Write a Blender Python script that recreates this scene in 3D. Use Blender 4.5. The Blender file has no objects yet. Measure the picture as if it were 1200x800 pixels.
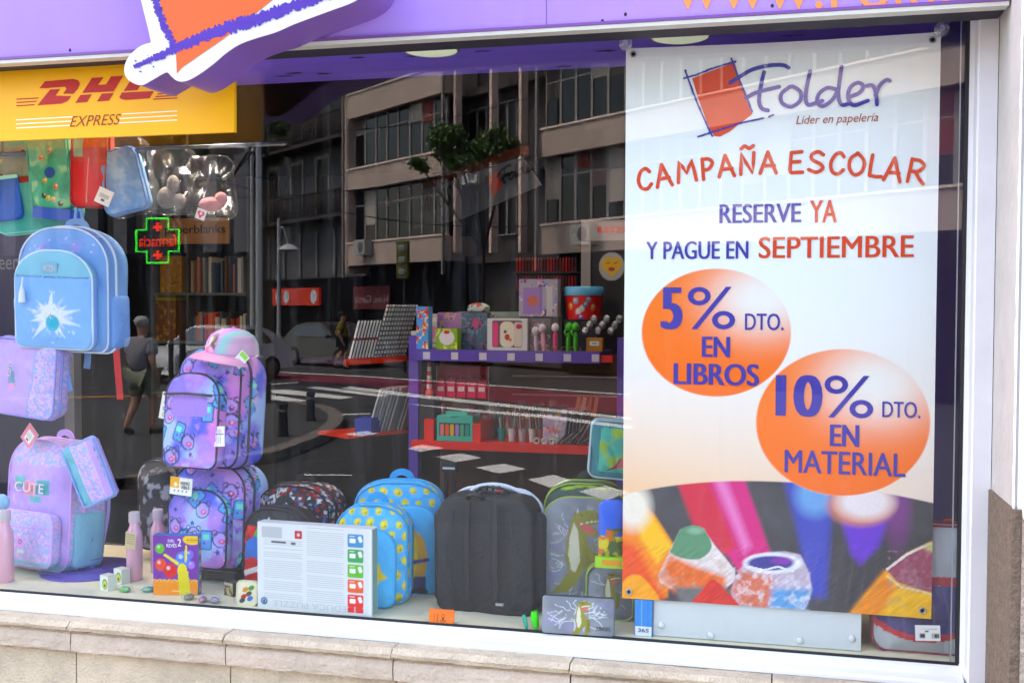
import bpy, bmesh, math, random
import numpy as np
from mathutils import Vector, Matrix, geometry

scene = bpy.context.scene
COL = scene.collection
R = math.radians
random.seed(4)

# ------------------------------------------------------------------ camera
F_PX, YAW, PITCH, ROLL = 1266.6, 13.80, -1.817, 0.232
CAM = np.array([0.0, -2.5, 1.9])


def cam_axes():
    y, p, r = R(YAW), R(PITCH), R(ROLL)
    f = np.array([-math.sin(y) * math.cos(p), math.cos(y) * math.cos(p), math.sin(p)])
    rt = np.array([math.cos(y), math.sin(y), 0.0])
    up = np.cross(rt, f)
    return f, rt * math.cos(r) + up * math.sin(r), -rt * math.sin(r) + up * math.cos(r)


FWD, RGT, UPV = cam_axes()
cd = bpy.data.cameras.new('camera')
cam = bpy.data.objects.new('camera', cd)
COL.objects.link(cam)
m = Matrix(((RGT[0], UPV[0], -FWD[0], CAM[0]), (RGT[1], UPV[1], -FWD[1], CAM[1]),
            (RGT[2], UPV[2], -FWD[2], CAM[2]), (0, 0, 0, 1)))
cam.matrix_world = m
cd.sensor_width = 36
cd.lens = F_PX / 1200 * 36
cd.clip_start = 0.05
cd.clip_end = 3000
scene.camera = cam

# ------------------------------------------------------------------ world, sun, exposure
SUN_EL, SUN_AZ = 57.0, 158.0      # the sun stands over the roof behind the shop; azimuth measured from +x towards +y
world = bpy.data.worlds.new('World')
scene.world = world
world.use_nodes = True
wn = world.node_tree.nodes
wl = world.node_tree.links
wn.clear()
sky = wn.new('ShaderNodeTexSky')
sky.sky_type = 'NISHITA'
sky.sun_disc = False
sky.sun_elevation = R(SUN_EL)
sky.sun_rotation = R(90 - SUN_AZ)
sky.air_density = 1.0
sky.dust_density = 2.0
bg = wn.new('ShaderNodeBackground')
bg.inputs['Strength'].default_value = 0.15
wo = wn.new('ShaderNodeOutputWorld')
wl.new(sky.outputs[0], bg.inputs[0])
wl.new(bg.outputs[0], wo.inputs[0])
sd = bpy.data.lights.new('sun', 'SUN')
sd.energy = 1.15
sd.angle = R(10)
sd.color = (1.0, 0.95, 0.88)
sun = bpy.data.objects.new('sun', sd)
COL.objects.link(sun)
sv = Vector((math.cos(R(SUN_AZ)) * math.cos(R(SUN_EL)), math.sin(R(SUN_AZ)) * math.cos(R(SUN_EL)), math.sin(R(SUN_EL))))
sun.rotation_euler = sv.to_track_quat('Z', 'Y').to_euler()
sun.location = (0, 5, 20)
scene.view_settings.view_transform = 'Standard'
scene.view_settings.look = 'None'
scene.view_settings.exposure = 3.15
scene.view_settings.gamma = 1.0
scene.view_settings.use_white_balance = True
scene.view_settings.white_balance_temperature = 7300
scene.render.engine = 'CYCLES'
scene.cycles.max_bounces = 10
scene.cycles.transparent_max_bounces = 16
scene.cycles.caustics_reflective = False
scene.cycles.caustics_refractive = False


# ------------------------------------------------------------------ where things stand
def ray(px, py):
    return FWD + RGT * (px - 600) / F_PX + UPV * (400 - py) / F_PX


def P(px, py, Y=0.0):
    d = ray(px, py)
    return CAM + d * ((Y - CAM[1]) / d[1])


def PZ(px, py, z):
    d = ray(px, py)
    return CAM + d * ((z - CAM[2]) / d[2])


def G(px, py, z=0.0):
    """A street point, measured through its mirror image in the window."""
    q = PZ(px, py, z)
    return np.array([q[0], -q[1], q[2]])


def GD(px, py, depth):
    q = CAM + ray(px, py) * depth
    return np.array([q[0], -q[1], q[2]])


# ------------------------------------------------------------------ materials
SAT = 1.0


def hexc(s, k=1.0):
    s = s.lstrip('#')
    o = []
    for i in (0, 2, 4):
        v = int(s[i:i + 2], 16) / 255
        v = v / 12.92 if v <= 0.04045 else ((v + 0.055) / 1.055) ** 2.4
        o.append(min(1.0, v * k))
    if SAT != 1.0:
        l = .3 * o[0] + .6 * o[1] + .1 * o[2]
        o = [min(1.0, max(0.002, l + (q - l) * SAT)) for q in o]
    return tuple(o)


MATS = {}


def mat(name, col='#808080', rough=0.6, metal=0.0, bump=0.0, bscale=60.0, var=0.0, vscale=8.0, emis=0.0,
        spec=0.5, attr=False, coat=0.0, k=0.85, weave=False, sheen=0.0):
    if name in MATS:
        return MATS[name]
    mt = bpy.data.materials.new(name)
    mt.use_nodes = True
    nt = mt.node_tree
    b = nt.nodes['Principled BSDF']
    c = hexc(col, k) if isinstance(col, str) else col
    b.inputs['Base Color'].default_value = (*c, 1)
    b.inputs['Roughness'].default_value = rough
    b.inputs['Metallic'].default_value = metal
    b.inputs['Specular IOR Level'].default_value = spec
    b.inputs['Coat Weight'].default_value = coat
    b.inputs['Sheen Weight'].default_value = sheen
    src = None
    if attr:
        a = nt.nodes.new('ShaderNodeAttribute')
        a.attribute_name = 'Col'
        src = a.outputs['Color']
    tc = nt.nodes.new('ShaderNodeTexCoord')
    if var > 0:
        n = nt.nodes.new('ShaderNodeTexNoise')
        n.inputs['Scale'].default_value = vscale
        n.inputs['Detail'].default_value = 8
        n.inputs['Roughness'].default_value = 0.65
        nt.links.new(tc.outputs['Object'], n.inputs['Vector'])
        mr = nt.nodes.new('ShaderNodeMapRange')
        mr.inputs['From Min'].default_value = 0.25
        mr.inputs['From Max'].default_value = 0.75
        mr.inputs['To Min'].default_value = 1 - var
        mr.inputs['To Max'].default_value = 1 + var * 0.5
        nt.links.new(n.outputs['Fac'], mr.inputs['Value'])
        mx = nt.nodes.new('ShaderNodeMix')
        mx.data_type = 'RGBA'
        mx.blend_type = 'MULTIPLY'
        mx.inputs[0].default_value = 1
        if src:
            nt.links.new(src, mx.inputs[6])
        else:
            mx.inputs[6].default_value = (*c, 1)
        nt.links.new(mr.outputs[0], mx.inputs[7])
        src = mx.outputs[2]
    if src:
        nt.links.new(src, b.inputs['Base Color'])
    if bump > 0:
        if weave:
            w1 = nt.nodes.new('ShaderNodeTexWave')
            w1.inputs['Scale'].default_value = bscale
            w1.bands_direction = 'X'
            w2 = nt.nodes.new('ShaderNodeTexWave')
            w2.inputs['Scale'].default_value = bscale
            w2.bands_direction = 'Z'
            nt.links.new(tc.outputs['Object'], w1.inputs['Vector'])
            nt.links.new(tc.outputs['Object'], w2.inputs['Vector'])
            ad = nt.nodes.new('ShaderNodeMath')
            ad.operation = 'ADD'
            nt.links.new(w1.outputs['Fac'], ad.inputs[0])
            nt.links.new(w2.outputs['Fac'], ad.inputs[1])
            h = ad.outputs[0]
        else:
            n2 = nt.nodes.new('ShaderNodeTexNoise')
            n2.inputs['Scale'].default_value = bscale
            n2.inputs['Detail'].default_value = 6
            nt.links.new(tc.outputs['Object'], n2.inputs['Vector'])
            h = n2.outputs['Fac']
        bp = nt.nodes.new('ShaderNodeBump')
        bp.inputs['Strength'].default_value = bump
        bp.inputs['Distance'].default_value = 0.01
        nt.links.new(h, bp.inputs['Height'])
        nt.links.new(bp.outputs[0], b.inputs['Normal'])
    if emis > 0:
        b.inputs['Emission Color'].default_value = (*c, 1)
        b.inputs['Emission Strength'].default_value = emis
    MATS[name] = mt
    return mt


def glass_mat(name, refl, tint=(1, 1, 1), rough=0.0, haze=0.0, dirt=0.0, gloss_tint=(1, 1, 1), bump=0.0, bscale=3.0, ior=1.5):
    """A clear sheet: lets light straight through and mirrors a Fresnel share of it."""
    if name in MATS:
        return MATS[name]
    mt = bpy.data.materials.new(name)
    mt.use_nodes = True
    nt = mt.node_tree
    nt.nodes.clear()
    o = nt.nodes.new('ShaderNodeOutputMaterial')
    t = nt.nodes.new('ShaderNodeBsdfTransparent')
    t.inputs[0].default_value = (*tint, 1)
    g = nt.nodes.new('ShaderNodeBsdfGlossy')
    g.inputs['Color'].default_value = (*gloss_tint, 1)
    g.inputs['Roughness'].default_value = rough
    lw = nt.nodes.new('ShaderNodeLayerWeight')
    lw.inputs['Blend'].default_value = 0.5
    f0 = ((ior - 1) / (ior + 1)) ** 2
    pw = nt.nodes.new('ShaderNodeMath')
    pw.operation = 'POWER'
    pw.inputs[1].default_value = 5
    nt.links.new(lw.outputs['Facing'], pw.inputs[0])
    fr = nt.nodes.new('ShaderNodeMath')
    fr.operation = 'MULTIPLY_ADD'
    fr.inputs[1].default_value = 1 - f0
    fr.inputs[2].default_value = f0
    nt.links.new(pw.outputs[0], fr.inputs[0])
    mu = nt.nodes.new('ShaderNodeMath')
    mu.operation = 'MULTIPLY'
    mu.use_clamp = True
    mu.inputs[1].default_value = refl
    nt.links.new(fr.outputs[0], mu.inputs[0])
    if bump > 0:
        tc = nt.nodes.new('ShaderNodeTexCoord')
        n = nt.nodes.new('ShaderNodeTexNoise')
        n.inputs['Scale'].default_value = bscale
        nt.links.new(tc.outputs['Object'], n.inputs['Vector'])
        bp = nt.nodes.new('ShaderNodeBump')
        bp.inputs['Strength'].default_value = bump
        bp.inputs['Distance'].default_value = 0.01
        nt.links.new(n.outputs['Fac'], bp.inputs['Height'])
        nt.links.new(bp.outputs[0], g.inputs['Normal'])
    mx = nt.nodes.new('ShaderNodeMixShader')
    nt.links.new(mu.outputs[0], mx.inputs[0])
    nt.links.new(t.outputs[0], mx.inputs[1])
    nt.links.new(g.outputs[0], mx.inputs[2])
    last = mx.outputs[0]
    if haze > 0:
        d = nt.nodes.new('ShaderNodeBsdfDiffuse')
        d.inputs[0].default_value = (0.8, 0.8, 0.8, 1)
        m2 = nt.nodes.new('ShaderNodeMixShader')
        m2.inputs[0].default_value = haze
        if dirt > 0:
            tc2 = nt.nodes.new('ShaderNodeTexCoord')
            mp2 = nt.nodes.new('ShaderNodeMapping')
            mp2.inputs['Scale'].default_value = (14, 1, 1.1)
            nt.links.new(tc2.outputs['Object'], mp2.inputs[0])
            n2 = nt.nodes.new('ShaderNodeTexNoise')
            n2.inputs['Scale'].default_value = 1.6
            n2.inputs['Detail'].default_value = 9
            n2.inputs['Roughness'].default_value = .75
            nt.links.new(mp2.outputs[0], n2.inputs['Vector'])
            n3 = nt.nodes.new('ShaderNodeTexNoise')
            n3.inputs['Scale'].default_value = 170
            nt.links.new(tc2.outputs['Object'], n3.inputs['Vector'])
            r2 = nt.nodes.new('ShaderNodeMapRange')
            r2.inputs['From Min'].default_value = .52
            r2.inputs['From Max'].default_value = .8
            r2.inputs['To Max'].default_value = dirt
            nt.links.new(n2.outputs['Fac'], r2.inputs['Value'])
            r3 = nt.nodes.new('ShaderNodeMapRange')
            r3.inputs['From Min'].default_value = .74
            r3.inputs['From Max'].default_value = .8
            r3.inputs['To Max'].default_value = dirt * 2
            nt.links.new(n3.outputs['Fac'], r3.inputs['Value'])
            ad2 = nt.nodes.new('ShaderNodeMath')
            ad2.operation = 'ADD'
            nt.links.new(r2.outputs[0], ad2.inputs[0])
            nt.links.new(r3.outputs[0], ad2.inputs[1])
            nt.links.new(ad2.outputs[0], m2.inputs[0])
        nt.links.new(last, m2.inputs[1])
        nt.links.new(d.outputs[0], m2.inputs[2])
        last = m2.outputs[0]
    nt.links.new(last, o.inputs[0])
    MATS[name] = mt
    return mt


# ------------------------------------------------------------------ geometry: every shape is (verts, faces[, colours])
def merge(*gs):
    V, Fc, C = [], [], []
    hasc = any(len(g) > 2 and g[2] is not None for g in gs)
    for g in gs:
        o = len(V)
        V.extend([tuple(v) for v in g[0]])
        Fc.extend([tuple(i + o for i in f) for f in g[1]])
        if hasc:
            C.extend(g[2] if len(g) > 2 and g[2] is not None else [(0.5, 0.5, 0.5)] * len(g[0]))
    return (V, Fc, C) if hasc else (V, Fc)


def box(x0, x1, y0, y1, z0, z1):
    if x0 > x1: x0, x1 = x1, x0
    if y0 > y1: y0, y1 = y1, y0
    if z0 > z1: z0, z1 = z1, z0
    V = [(x0, y0, z0), (x1, y0, z0), (x1, y1, z0), (x0, y1, z0), (x0, y0, z1), (x1, y0, z1), (x1, y1, z1), (x0, y1, z1)]
    Fc = [(0, 3, 2, 1), (4, 5, 6, 7), (0, 1, 5, 4), (1, 2, 6, 5), (2, 3, 7, 6), (3, 0, 4, 7)]
    return V, Fc


def cbox(cx, cy, cz, sx, sy, sz):
    return box(cx - sx / 2, cx + sx / 2, cy - sy / 2, cy + sy / 2, cz - sz / 2, cz + sz / 2)


def xf(g, mtx):
    out = [tuple(mtx @ Vector(v)) for v in g[0]]
    return (out, g[1]) + tuple(g[2:])


def tr(g, x=0, y=0, z=0):
    return ([(v[0] + x, v[1] + y, v[2] + z) for v in g[0]], g[1]) + tuple(g[2:])


def rot(g, ax, deg, c=(0, 0, 0)):
    mm = Matrix.Translation(c) @ Matrix.Rotation(R(deg), 4, ax) @ Matrix.Translation([-q for q in c])
    return xf(g, mm)


def tube(pts, r, n=8, closed=False, cap=True):
    pts = [Vector(p) for p in pts]
    V, Fc = [], []
    m_ = len(pts)
    rr = r if isinstance(r, (list, tuple)) else [r] * m_
    prev = None
    for i, p in enumerate(pts):
        a = pts[(i - 1) % m_] if (closed or i > 0) else p
        b = pts[(i + 1) % m_] if (closed or i < m_ - 1) else p
        t = (b - a)
        t = t.normalized() if t.length > 1e-9 else Vector((0, 0, 1))
        if prev is None:
            up = Vector((0, 0, 1)) if abs(t.z) < 0.9 else Vector((0, 1, 0))
        else:
            up = prev
        s = t.cross(up)
        if s.length < 1e-6:
            s = t.cross(Vector((1, 0, 0)))
        s.normalize()
        up = s.cross(t).normalized()
        prev = up
        for k in range(n):
            ang = 2 * math.pi * k / n
            V.append(tuple(p + s * math.cos(ang) * rr[i] + up * math.sin(ang) * rr[i]))
    for i in range(m_ if closed else m_ - 1):
        j = (i + 1) % m_
        for k in range(n):
            l = (k + 1) % n
            Fc.append((i * n + k, i * n + l, j * n + l, j * n + k))
    if cap and not closed:
        Fc.append(tuple(range(n))[::-1])
        Fc.append(tuple((m_ - 1) * n + k for k in range(n)))
    return V, Fc


def lathe(prof, n=24, axis='z'):
    V, Fc = [], []
    for (r, z) in prof:
        for k in range(n):
            a = 2 * math.pi * k / n
            V.append((r * math.cos(a), r * math.sin(a), z))
    for i in range(len(prof) - 1):
        for k in range(n):
            l = (k + 1) % n
            Fc.append((i * n + k, i * n + l, (i + 1) * n + l, (i + 1) * n + k))
    Fc.append(tuple(range(n))[::-1])
    Fc.append(tuple((len(prof) - 1) * n + k for k in range(n)))
    g = (V, Fc)
    if axis == 'y':
        g = rot(g, 'X', 90)
    if axis == 'x':
        g = rot(g, 'Y', 90)
    return g


def ball(r, sx=1, sy=1, sz=1, n=14):
    pr = [(max(1e-4, r * math.sin(math.pi * i / n)), -r * math.cos(math.pi * i / n)) for i in range(n + 1)]
    g = lathe(pr, n * 2)
    return [(v[0] * sx, v[1] * sy, v[2] * sz) for v in g[0]], g[1]


def ribbon(pts, w, thick=0.004, up=None):
    """A flat strap: pts run along it, w across (in the direction of up x tangent)."""
    pts = [Vector(p) for p in pts]
    V, Fc = [], []
    for i, p in enumerate(pts):
        t = (pts[min(i + 1, len(pts) - 1)] - pts[max(i - 1, 0)]).normalized()
        u = Vector(up) if up else Vector((0, -1, 0))
        s = t.cross(u).normalized()
        nn = s.cross(t).normalized()
        for a, b in ((-1, -1), (1, -1), (1, 1), (-1, 1)):
            V.append(tuple(p + s * a * w / 2 + nn * b * thick / 2))
    for i in range(len(pts) - 1):
        for k in range(4):
            l = (k + 1) % 4
            Fc.append((i * 4 + k, i * 4 + l, i * 4 + 4 + l, i * 4 + 4 + k))
    Fc.append((3, 2, 1, 0))
    e = (len(pts) - 1) * 4
    Fc.append((e, e + 1, e + 2, e + 3))
    return V, Fc


def prism(poly, y0, y1):
    """An outline in (x, z), given thickness from y0 (front) to y1 (back)."""
    n = len(poly)
    area = sum(poly[i][0] * poly[(i + 1) % n][1] - poly[(i + 1) % n][0] * poly[i][1] for i in range(n))
    if area < 0:
        poly = poly[::-1]
    V = [(p[0], y0, p[1]) for p in poly] + [(p[0], y1, p[1]) for p in poly]
    tri = geometry.tessellate_polygon([[Vector((p[0], p[1], 0)) for p in poly]])
    Fc = []
    for t in tri:
        a, b, c = t
        ar = (poly[b][0] - poly[a][0]) * (poly[c][1] - poly[a][1]) - (poly[c][0] - poly[a][0]) * (poly[b][1] - poly[a][1])
        if ar < 0:
            a, b, c = c, b, a
        Fc.append((a, b, c))
        Fc.append((a + n, c + n, b + n))
    for i in range(n):
        j = (i + 1) % n
        Fc.append((j, i, i + n, j + n))
    return V, Fc


def flat(poly, y):
    n = len(poly)
    tri = geometry.tessellate_polygon([[Vector((p[0], p[1], 0)) for p in poly]])
    Fc = []
    for a, b, c in tri:
        ar = (poly[b][0] - poly[a][0]) * (poly[c][1] - poly[a][1]) - (poly[c][0] - poly[a][0]) * (poly[b][1] - poly[a][1])
        Fc.append((a, b, c) if ar > 0 else (c, b, a))
    return [(p[0], y, p[1]) for p in poly], Fc


def smooth_pts(pts, k=6, closed=False):
    """Catmull-Rom through 2D or 3D points."""
    P_ = [np.array(p, float) for p in pts]
    n = len(P_)
    out = []
    rng = range(n) if closed else range(n - 1)
    for i in rng:
        p1, p2 = P_[i], P_[(i + 1) % n]
        p0 = P_[(i - 1) % n] if (closed or i > 0) else p1 * 2 - p2
        p3 = P_[(i + 2) % n] if (closed or i < n - 2) else p2 * 2 - p1
        for j in range(k):
            t = j / k
            out.append(tuple(0.5 * ((2 * p1) + (-p0 + p2) * t + (2 * p0 - 5 * p1 + 4 * p2 - p3) * t * t + (-p0 + 3 * p1 - 3 * p2 + p3) * t ** 3)))
    if not closed:
        out.append(tuple(P_[-1]))
    return out


def stroke(pts, w, y, k=6, smooth=True, rough=0.0, round_cap=True, thick=0.0006):
    """One brush stroke of width w in the x-z plane, with round ends, as a thin solid."""
    q = smooth_pts(pts, k) if smooth else [tuple(p) for p in pts]
    q = [np.array(p) for p in q]
    L, Rr = [], []
    n = len(q)
    ws = w if isinstance(w, (list, tuple)) else [w, w]
    for i, p in enumerate(q):
        t = q[min(i + 1, n - 1)] - q[max(i - 1, 0)]
        l = np.hypot(*t)
        t = t / l if l > 1e-9 else np.array([1.0, 0])
        nn = np.array([-t[1], t[0]])
        f = i / max(1, n - 1)
        ww = (ws[0] * (1 - f) + ws[-1] * f) / 2
        if len(ws) == 3:
            ww = (ws[0] * (1 - 2 * f) + ws[1] * 2 * f if f < .5 else ws[1] * (2 - 2 * f) + ws[2] * (2 * f - 1)) / 2
        a, b = ww, ww
        if rough:
            a *= 1 + random.uniform(-rough, rough)
            b *= 1 + random.uniform(-rough, rough)
        L.append(p + nn * a)
        Rr.append(p - nn * b)
    V, Fc = [], []
    for i in range(n):
        V.append((L[i][0], y, L[i][1]))
        V.append((Rr[i][0], y, Rr[i][1]))
    for i in range(n - 1):
        Fc.append((2 * i, 2 * i + 1, 2 * i + 3, 2 * i + 2))
    if round_cap:
        for e in (0, n - 1):
            c = q[e]
            a, b = (L[e], Rr[e]) if e else (Rr[e], L[e])
            a0 = math.atan2(a[1] - c[1], a[0] - c[0])
            r = np.hypot(*(a - c))
            base = len(V)
            V.append((c[0], y, c[1]))
            for j in range(7):
                an = a0 - math.pi * j / 6
                V.append((c[0] + r * math.cos(an), y, c[1] + r * math.sin(an)))
            for j in range(6):
                Fc.append((base, base + j + 1, base + j + 2))
    return V, Fc


def strokes(lst, w, y, **kw):
    return merge(*[stroke(s, w, y - 0.00012 * i, **kw) for i, s in enumerate(lst)])


# ------------------------------------------------------------------ objects
def make(name, g, m_, parent=None, smooth=None, label=None):
    me = bpy.data.meshes.new(name)
    V, Fc = g[0], g[1]
    me.from_pydata([tuple(v) for v in V], [], [tuple(f) for f in Fc])
    if m_:
        me.materials.append(m_)
    if len(g) > 2 and g[2] is not None:
        a = me.color_attributes.new('Col', 'FLOAT_COLOR', 'POINT')
        arr = np.ones((len(V), 4), np.float32)
        arr[:, :3] = np.asarray(g[2], np.float32)
        a.data.foreach_set('color', arr.ravel())
    if smooth is None:
        smooth = len(Fc) > 60
    if smooth:
        me.polygons.foreach_set('use_smooth', [True] * len(me.polygons))
        if smooth == 'auto':
            bmm = bmesh.new(); bmm.from_mesh(me)
            for e in bmm.edges:
                if len(e.link_faces) == 2 and e.calc_face_angle(0) > 0.7:
                    e.smooth = False
            bmm.to_mesh(me); bmm.free()
    me.update()
    o = bpy.data.objects.new(name, me)
    COL.objects.link(o)
    if parent:
        o.parent = parent
    if label:
        o['label'] = label
    return o


def thing(name, label, cat, loc=(0, 0, 0), rz=0.0, rx=0.0, ry=0.0, group=None):
    o = bpy.data.objects.new(name, None)
    COL.objects.link(o)
    o.empty_display_size = 0.05
    o.location = tuple(loc)
    o.rotation_euler = (R(rx), R(ry), R(rz))
    o['label'] = label
    o['category'] = cat
    if group:
        o['group'] = group
    return o


def solo(name, g, m_, label, cat, group=None, smooth=None):
    """A thing that is one mesh."""
    o = make(name, g, m_, None, smooth)
    o['label'] = label
    o['category'] = cat
    if group:
        o['group'] = group
    return o


def structure(name, g, m_, smooth=False):
    o = make(name, g, m_, None, smooth)
    o['kind'] = 'structure'
    return o


def copy_tree(o, label=None, loc=None, rz=None, parent=None, group=None):
    c = o.copy()
    COL.objects.link(c)
    if parent:
        c.parent = parent
    if label:
        c['label'] = label
    if loc is not None:
        c.location = tuple(loc)
    if rz is not None:
        c.rotation_euler.z = R(rz)
    if group:
        c['group'] = group
    for ch in list(o.children):
        copy_tree(ch, parent=c)
    return c


# ------------------------------------------------------------------ lettering
def text_geo(s, x0, x1, z0, z1, y, bold=0.0, shear=0.0, res=4, mirror=False, thick=0.0, fit_h=True):
    cu = bpy.data.curves.new('t', 'FONT')
    cu.body = s
    cu.size = 1
    cu.offset = min(bold, .0)
    cu.shear = shear
    cu.resolution_u = res
    cu.fill_mode = 'FRONT' if thick == 0 else 'BOTH'
    cu.extrude = 0
    o = bpy.data.objects.new('t', cu)
    COL.objects.link(o)
    me = bpy.data.meshes.new_from_object(o)
    V = np.array([v.co[:] for v in me.vertices])
    Fc = [tuple(p.vertices) for p in me.polygons]
    bpy.data.objects.remove(o)
    bpy.data.meshes.remove(me)
    bpy.data.curves.remove(cu)
    if len(V) == 0:
        return [], []
    a, b = V[:, 0].min(), V[:, 0].max()
    c, d = V[:, 1].min(), V[:, 1].max()
    X = x0 + (V[:, 0] - a) / (b - a) * (x1 - x0)
    Z = z0 + (V[:, 1] - c) / (d - c) * (z1 - z0)
    g = ([(X[i], y, Z[i]) for i in range(len(V))], Fc)
    if bold > .012:
        # heavier stems: the same word laid over itself, a hair to each side
        dx = (bold - .004) * (x1 - x0) / (b - a) * .9
        w = (x1 - x0)
        sq = lambda k, o: ([(x0 + dx + (v[0] - x0) / w * (w - 2 * dx) + k, v[1] - o, v[2]) for v in g[0]], g[1])
        return merge(sq(-dx, 0), sq(0, .0003), sq(dx, .0006))
    return g


# ------------------------------------------------------------------ printed cloth and paper: colours worked out point by point
_rs = np.random.RandomState(7)
_NG = _rs.rand(64, 64)


def vnoise(X, Z, s, seed=0):
    x = X * s + seed * 7.3
    z = Z * s + seed * 3.1
    xi, zi = np.floor(x).astype(int), np.floor(z).astype(int)
    fx, fz = x - xi, z - zi
    fx = fx * fx * (3 - 2 * fx)
    fz = fz * fz * (3 - 2 * fz)
    g = lambda a, b: _NG[(a + seed) % 64, b % 64]
    return (g(xi, zi) * (1 - fx) + g(xi + 1, zi) * fx) * (1 - fz) + (g(xi, zi + 1) * (1 - fx) + g(xi + 1, zi + 1) * fx) * fz


def fbm(X, Z, s, seed=0, o=4):
    v = 0
    a = 0.5
    t = 0
    for i in range(o):
        v = v + a * vnoise(X, Z, s * 2 ** i, seed + i)
        t += a
        a *= 0.5
    return v / t


class Paint:
    def __init__(s, X, Z, base='#ffffff'):
        s.X, s.Z = np.asarray(X, float), np.asarray(Z, float)
        s.c = np.tile(np.array(hexc(base, 0.85)), (len(s.X), 1))

    def put(s, a, col):
        col = np.array(hexc(col, 0.85)) if isinstance(col, str) else np.array(col)
        a = np.clip(a, 0, 1)[:, None]
        s.c = s.c * (1 - a) + col * a
        return s

    def loc(s, cx, cz, rotd=0):
        x, z = s.X - cx, s.Z - cz
        if rotd:
            a = R(rotd)
            x, z = x * math.cos(a) + z * math.sin(a), -x * math.sin(a) + z * math.cos(a)
        return x, z

    def ell(s, cx, cz, rx, rz, col, rotd=0, soft=0.0015, a=1.0):
        x, z = s.loc(cx, cz, rotd)
        d = (1 - np.sqrt((x / rx) ** 2 + (z / rz) ** 2)) * min(rx, rz)
        return s.put(np.clip(d / soft + 0.5, 0, 1) * a, col)

    def ring(s, cx, cz, r, w, col, soft=0.0012, sq=1.0, rotd=0):
        x, z = s.loc(cx, cz, rotd)
        d = w / 2 - abs(np.hypot(x, z / sq) - r)
        return s.put(d / soft + 0.5, col)

    def rect(s, cx, cz, w, h, col, rotd=0, rad=0.0, soft=0.0012, a=1.0):
        x, z = s.loc(cx, cz, rotd)
        qx, qz = abs(x) - w / 2 + rad, abs(z) - h / 2 + rad
        d = rad - np.hypot(np.maximum(qx, 0), np.maximum(qz, 0)) - np.minimum(np.maximum(qx, qz), 0)
        return s.put(np.clip(d / soft + 0.5, 0, 1) * a, col)

    def line(s, pts, w, col, soft=0.0012, a=1.0):
        D = np.full(len(s.X), 9.0)
        for (ax, az), (bx, bz) in zip(pts[:-1], pts[1:]):
            dx, dz = bx - ax, bz - az
            t = np.clip(((s.X - ax) * dx + (s.Z - az) * dz) / max(1e-12, dx * dx + dz * dz), 0, 1)
            D = np.minimum(D, np.hypot(s.X - ax - t * dx, s.Z - az - t * dz))
        return s.put(np.clip((w / 2 - D) / soft + 0.5, 0, 1) * a, col)

    def poly(s, pts, col, a=1.0, soft=0.0):
        ins = np.zeros(len(s.X), bool)
        n = len(pts)
        D = np.full(len(s.X), 9.0)
        for i in range(n):
            ax, az = pts[i]
            bx, bz = pts[(i + 1) % n]
            cnd = ((az > s.Z) != (bz > s.Z))
            with np.errstate(divide='ignore', invalid='ignore'):
                xx = (bx - ax) * (s.Z - az) / (bz - az if bz != az else 1e-12) + ax
            ins ^= cnd & (s.X < xx)
            if soft:
                dx, dz = bx - ax, bz - az
                t = np.clip(((s.X - ax) * dx + (s.Z - az) * dz) / max(1e-12, dx * dx + dz * dz), 0, 1)
                D = np.minimum(D, np.hypot(s.X - ax - t * dx, s.Z - az - t * dz))
        v = np.where(ins, D, -D) / soft + 0.5 if soft else ins.astype(float)
        return s.put(np.clip(v, 0, 1) * a, col)

    def cells(s, scale, cols, seed=1, edge=None, ew=0.12):
        rs = np.random.RandomState(seed)
        gx, gz = s.X / scale, s.Z / scale
        ix, iz = np.floor(gx).astype(int), np.floor(gz).astype(int)
        T = rs.rand(97, 89, 3)
        b1 = np.full(len(gx), 9.0)
        b2 = np.full(len(gx), 9.0)
        idx = np.zeros(len(gx))
        for a in (-1, 0, 1):
            for b in (-1, 0, 1):
                q = T[(ix + a) % 97, (iz + b) % 89]
                d = np.hypot(ix + a + q[:, 0] - gx, iz + b + q[:, 1] - gz)
                nb = d < b1
                b2 = np.where(nb, b1, np.minimum(b2, d))
                idx = np.where(nb, q[:, 2], idx)
                b1 = np.minimum(b1, d)
        ca = np.array([hexc(c, 0.85) for c in cols])
        s.c = ca[(idx * len(cols)).astype(int) % len(cols)]
        if edge:
            s.put((b2 - b1 < ew).astype(float), edge)
        return s


def sheet(x0, x1, z0, z1, y, paint, step=0.0022, thick=0.0):
    """A flat printed sheet in the x-z plane; paint(X, Z) returns a Paint."""
    nx = max(2, int((x1 - x0) / step))
    nz = max(2, int((z1 - z0) / step))
    xs = np.linspace(x0, x1, nx)
    zs = np.linspace(z0, z1, nz)
    X, Z = np.meshgrid(xs, zs)
    X, Z = X.ravel(), Z.ravel()
    c = paint(X, Z).c
    V = list(zip(X.tolist(), [y] * len(X), Z.tolist()))
    Fc = []
    for j in range(nz - 1):
        o = j * nx
        for i in range(nx - 1):
            Fc.append((o + i, o + i + 1, o + i + 1 + nx, o + i + nx))
    return V, Fc, [tuple(q) for q in c]
# ================================================================== the shop front
def px_of(X, Y, Z):
    """Where a world point stands in the picture (used only to read the photograph's measurements back)."""
    dx, dy, dz = X - CAM[0], Y - CAM[1], Z - CAM[2]
    a = dx * FWD[0] + dy * FWD[1] + dz * FWD[2]
    b = dx * RGT[0] + dy * RGT[1] + dz * RGT[2]
    c = dx * UPV[0] + dy * UPV[1] + dz * UPV[2]
    return 600 + F_PX * b / a, 400 - F_PX * c / a


def on_plane(g, Y, k=1.0):
    """Shapes drawn in photo measurements (x, -y), laid out on the plane y = Y."""
    out = []
    for v in g[0]:
        q = P(v[0], -v[2], Y)
        out.append((q[0], Y + v[1] * k, q[2]))
    return (out, g[1]) + tuple(g[2:])


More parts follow.
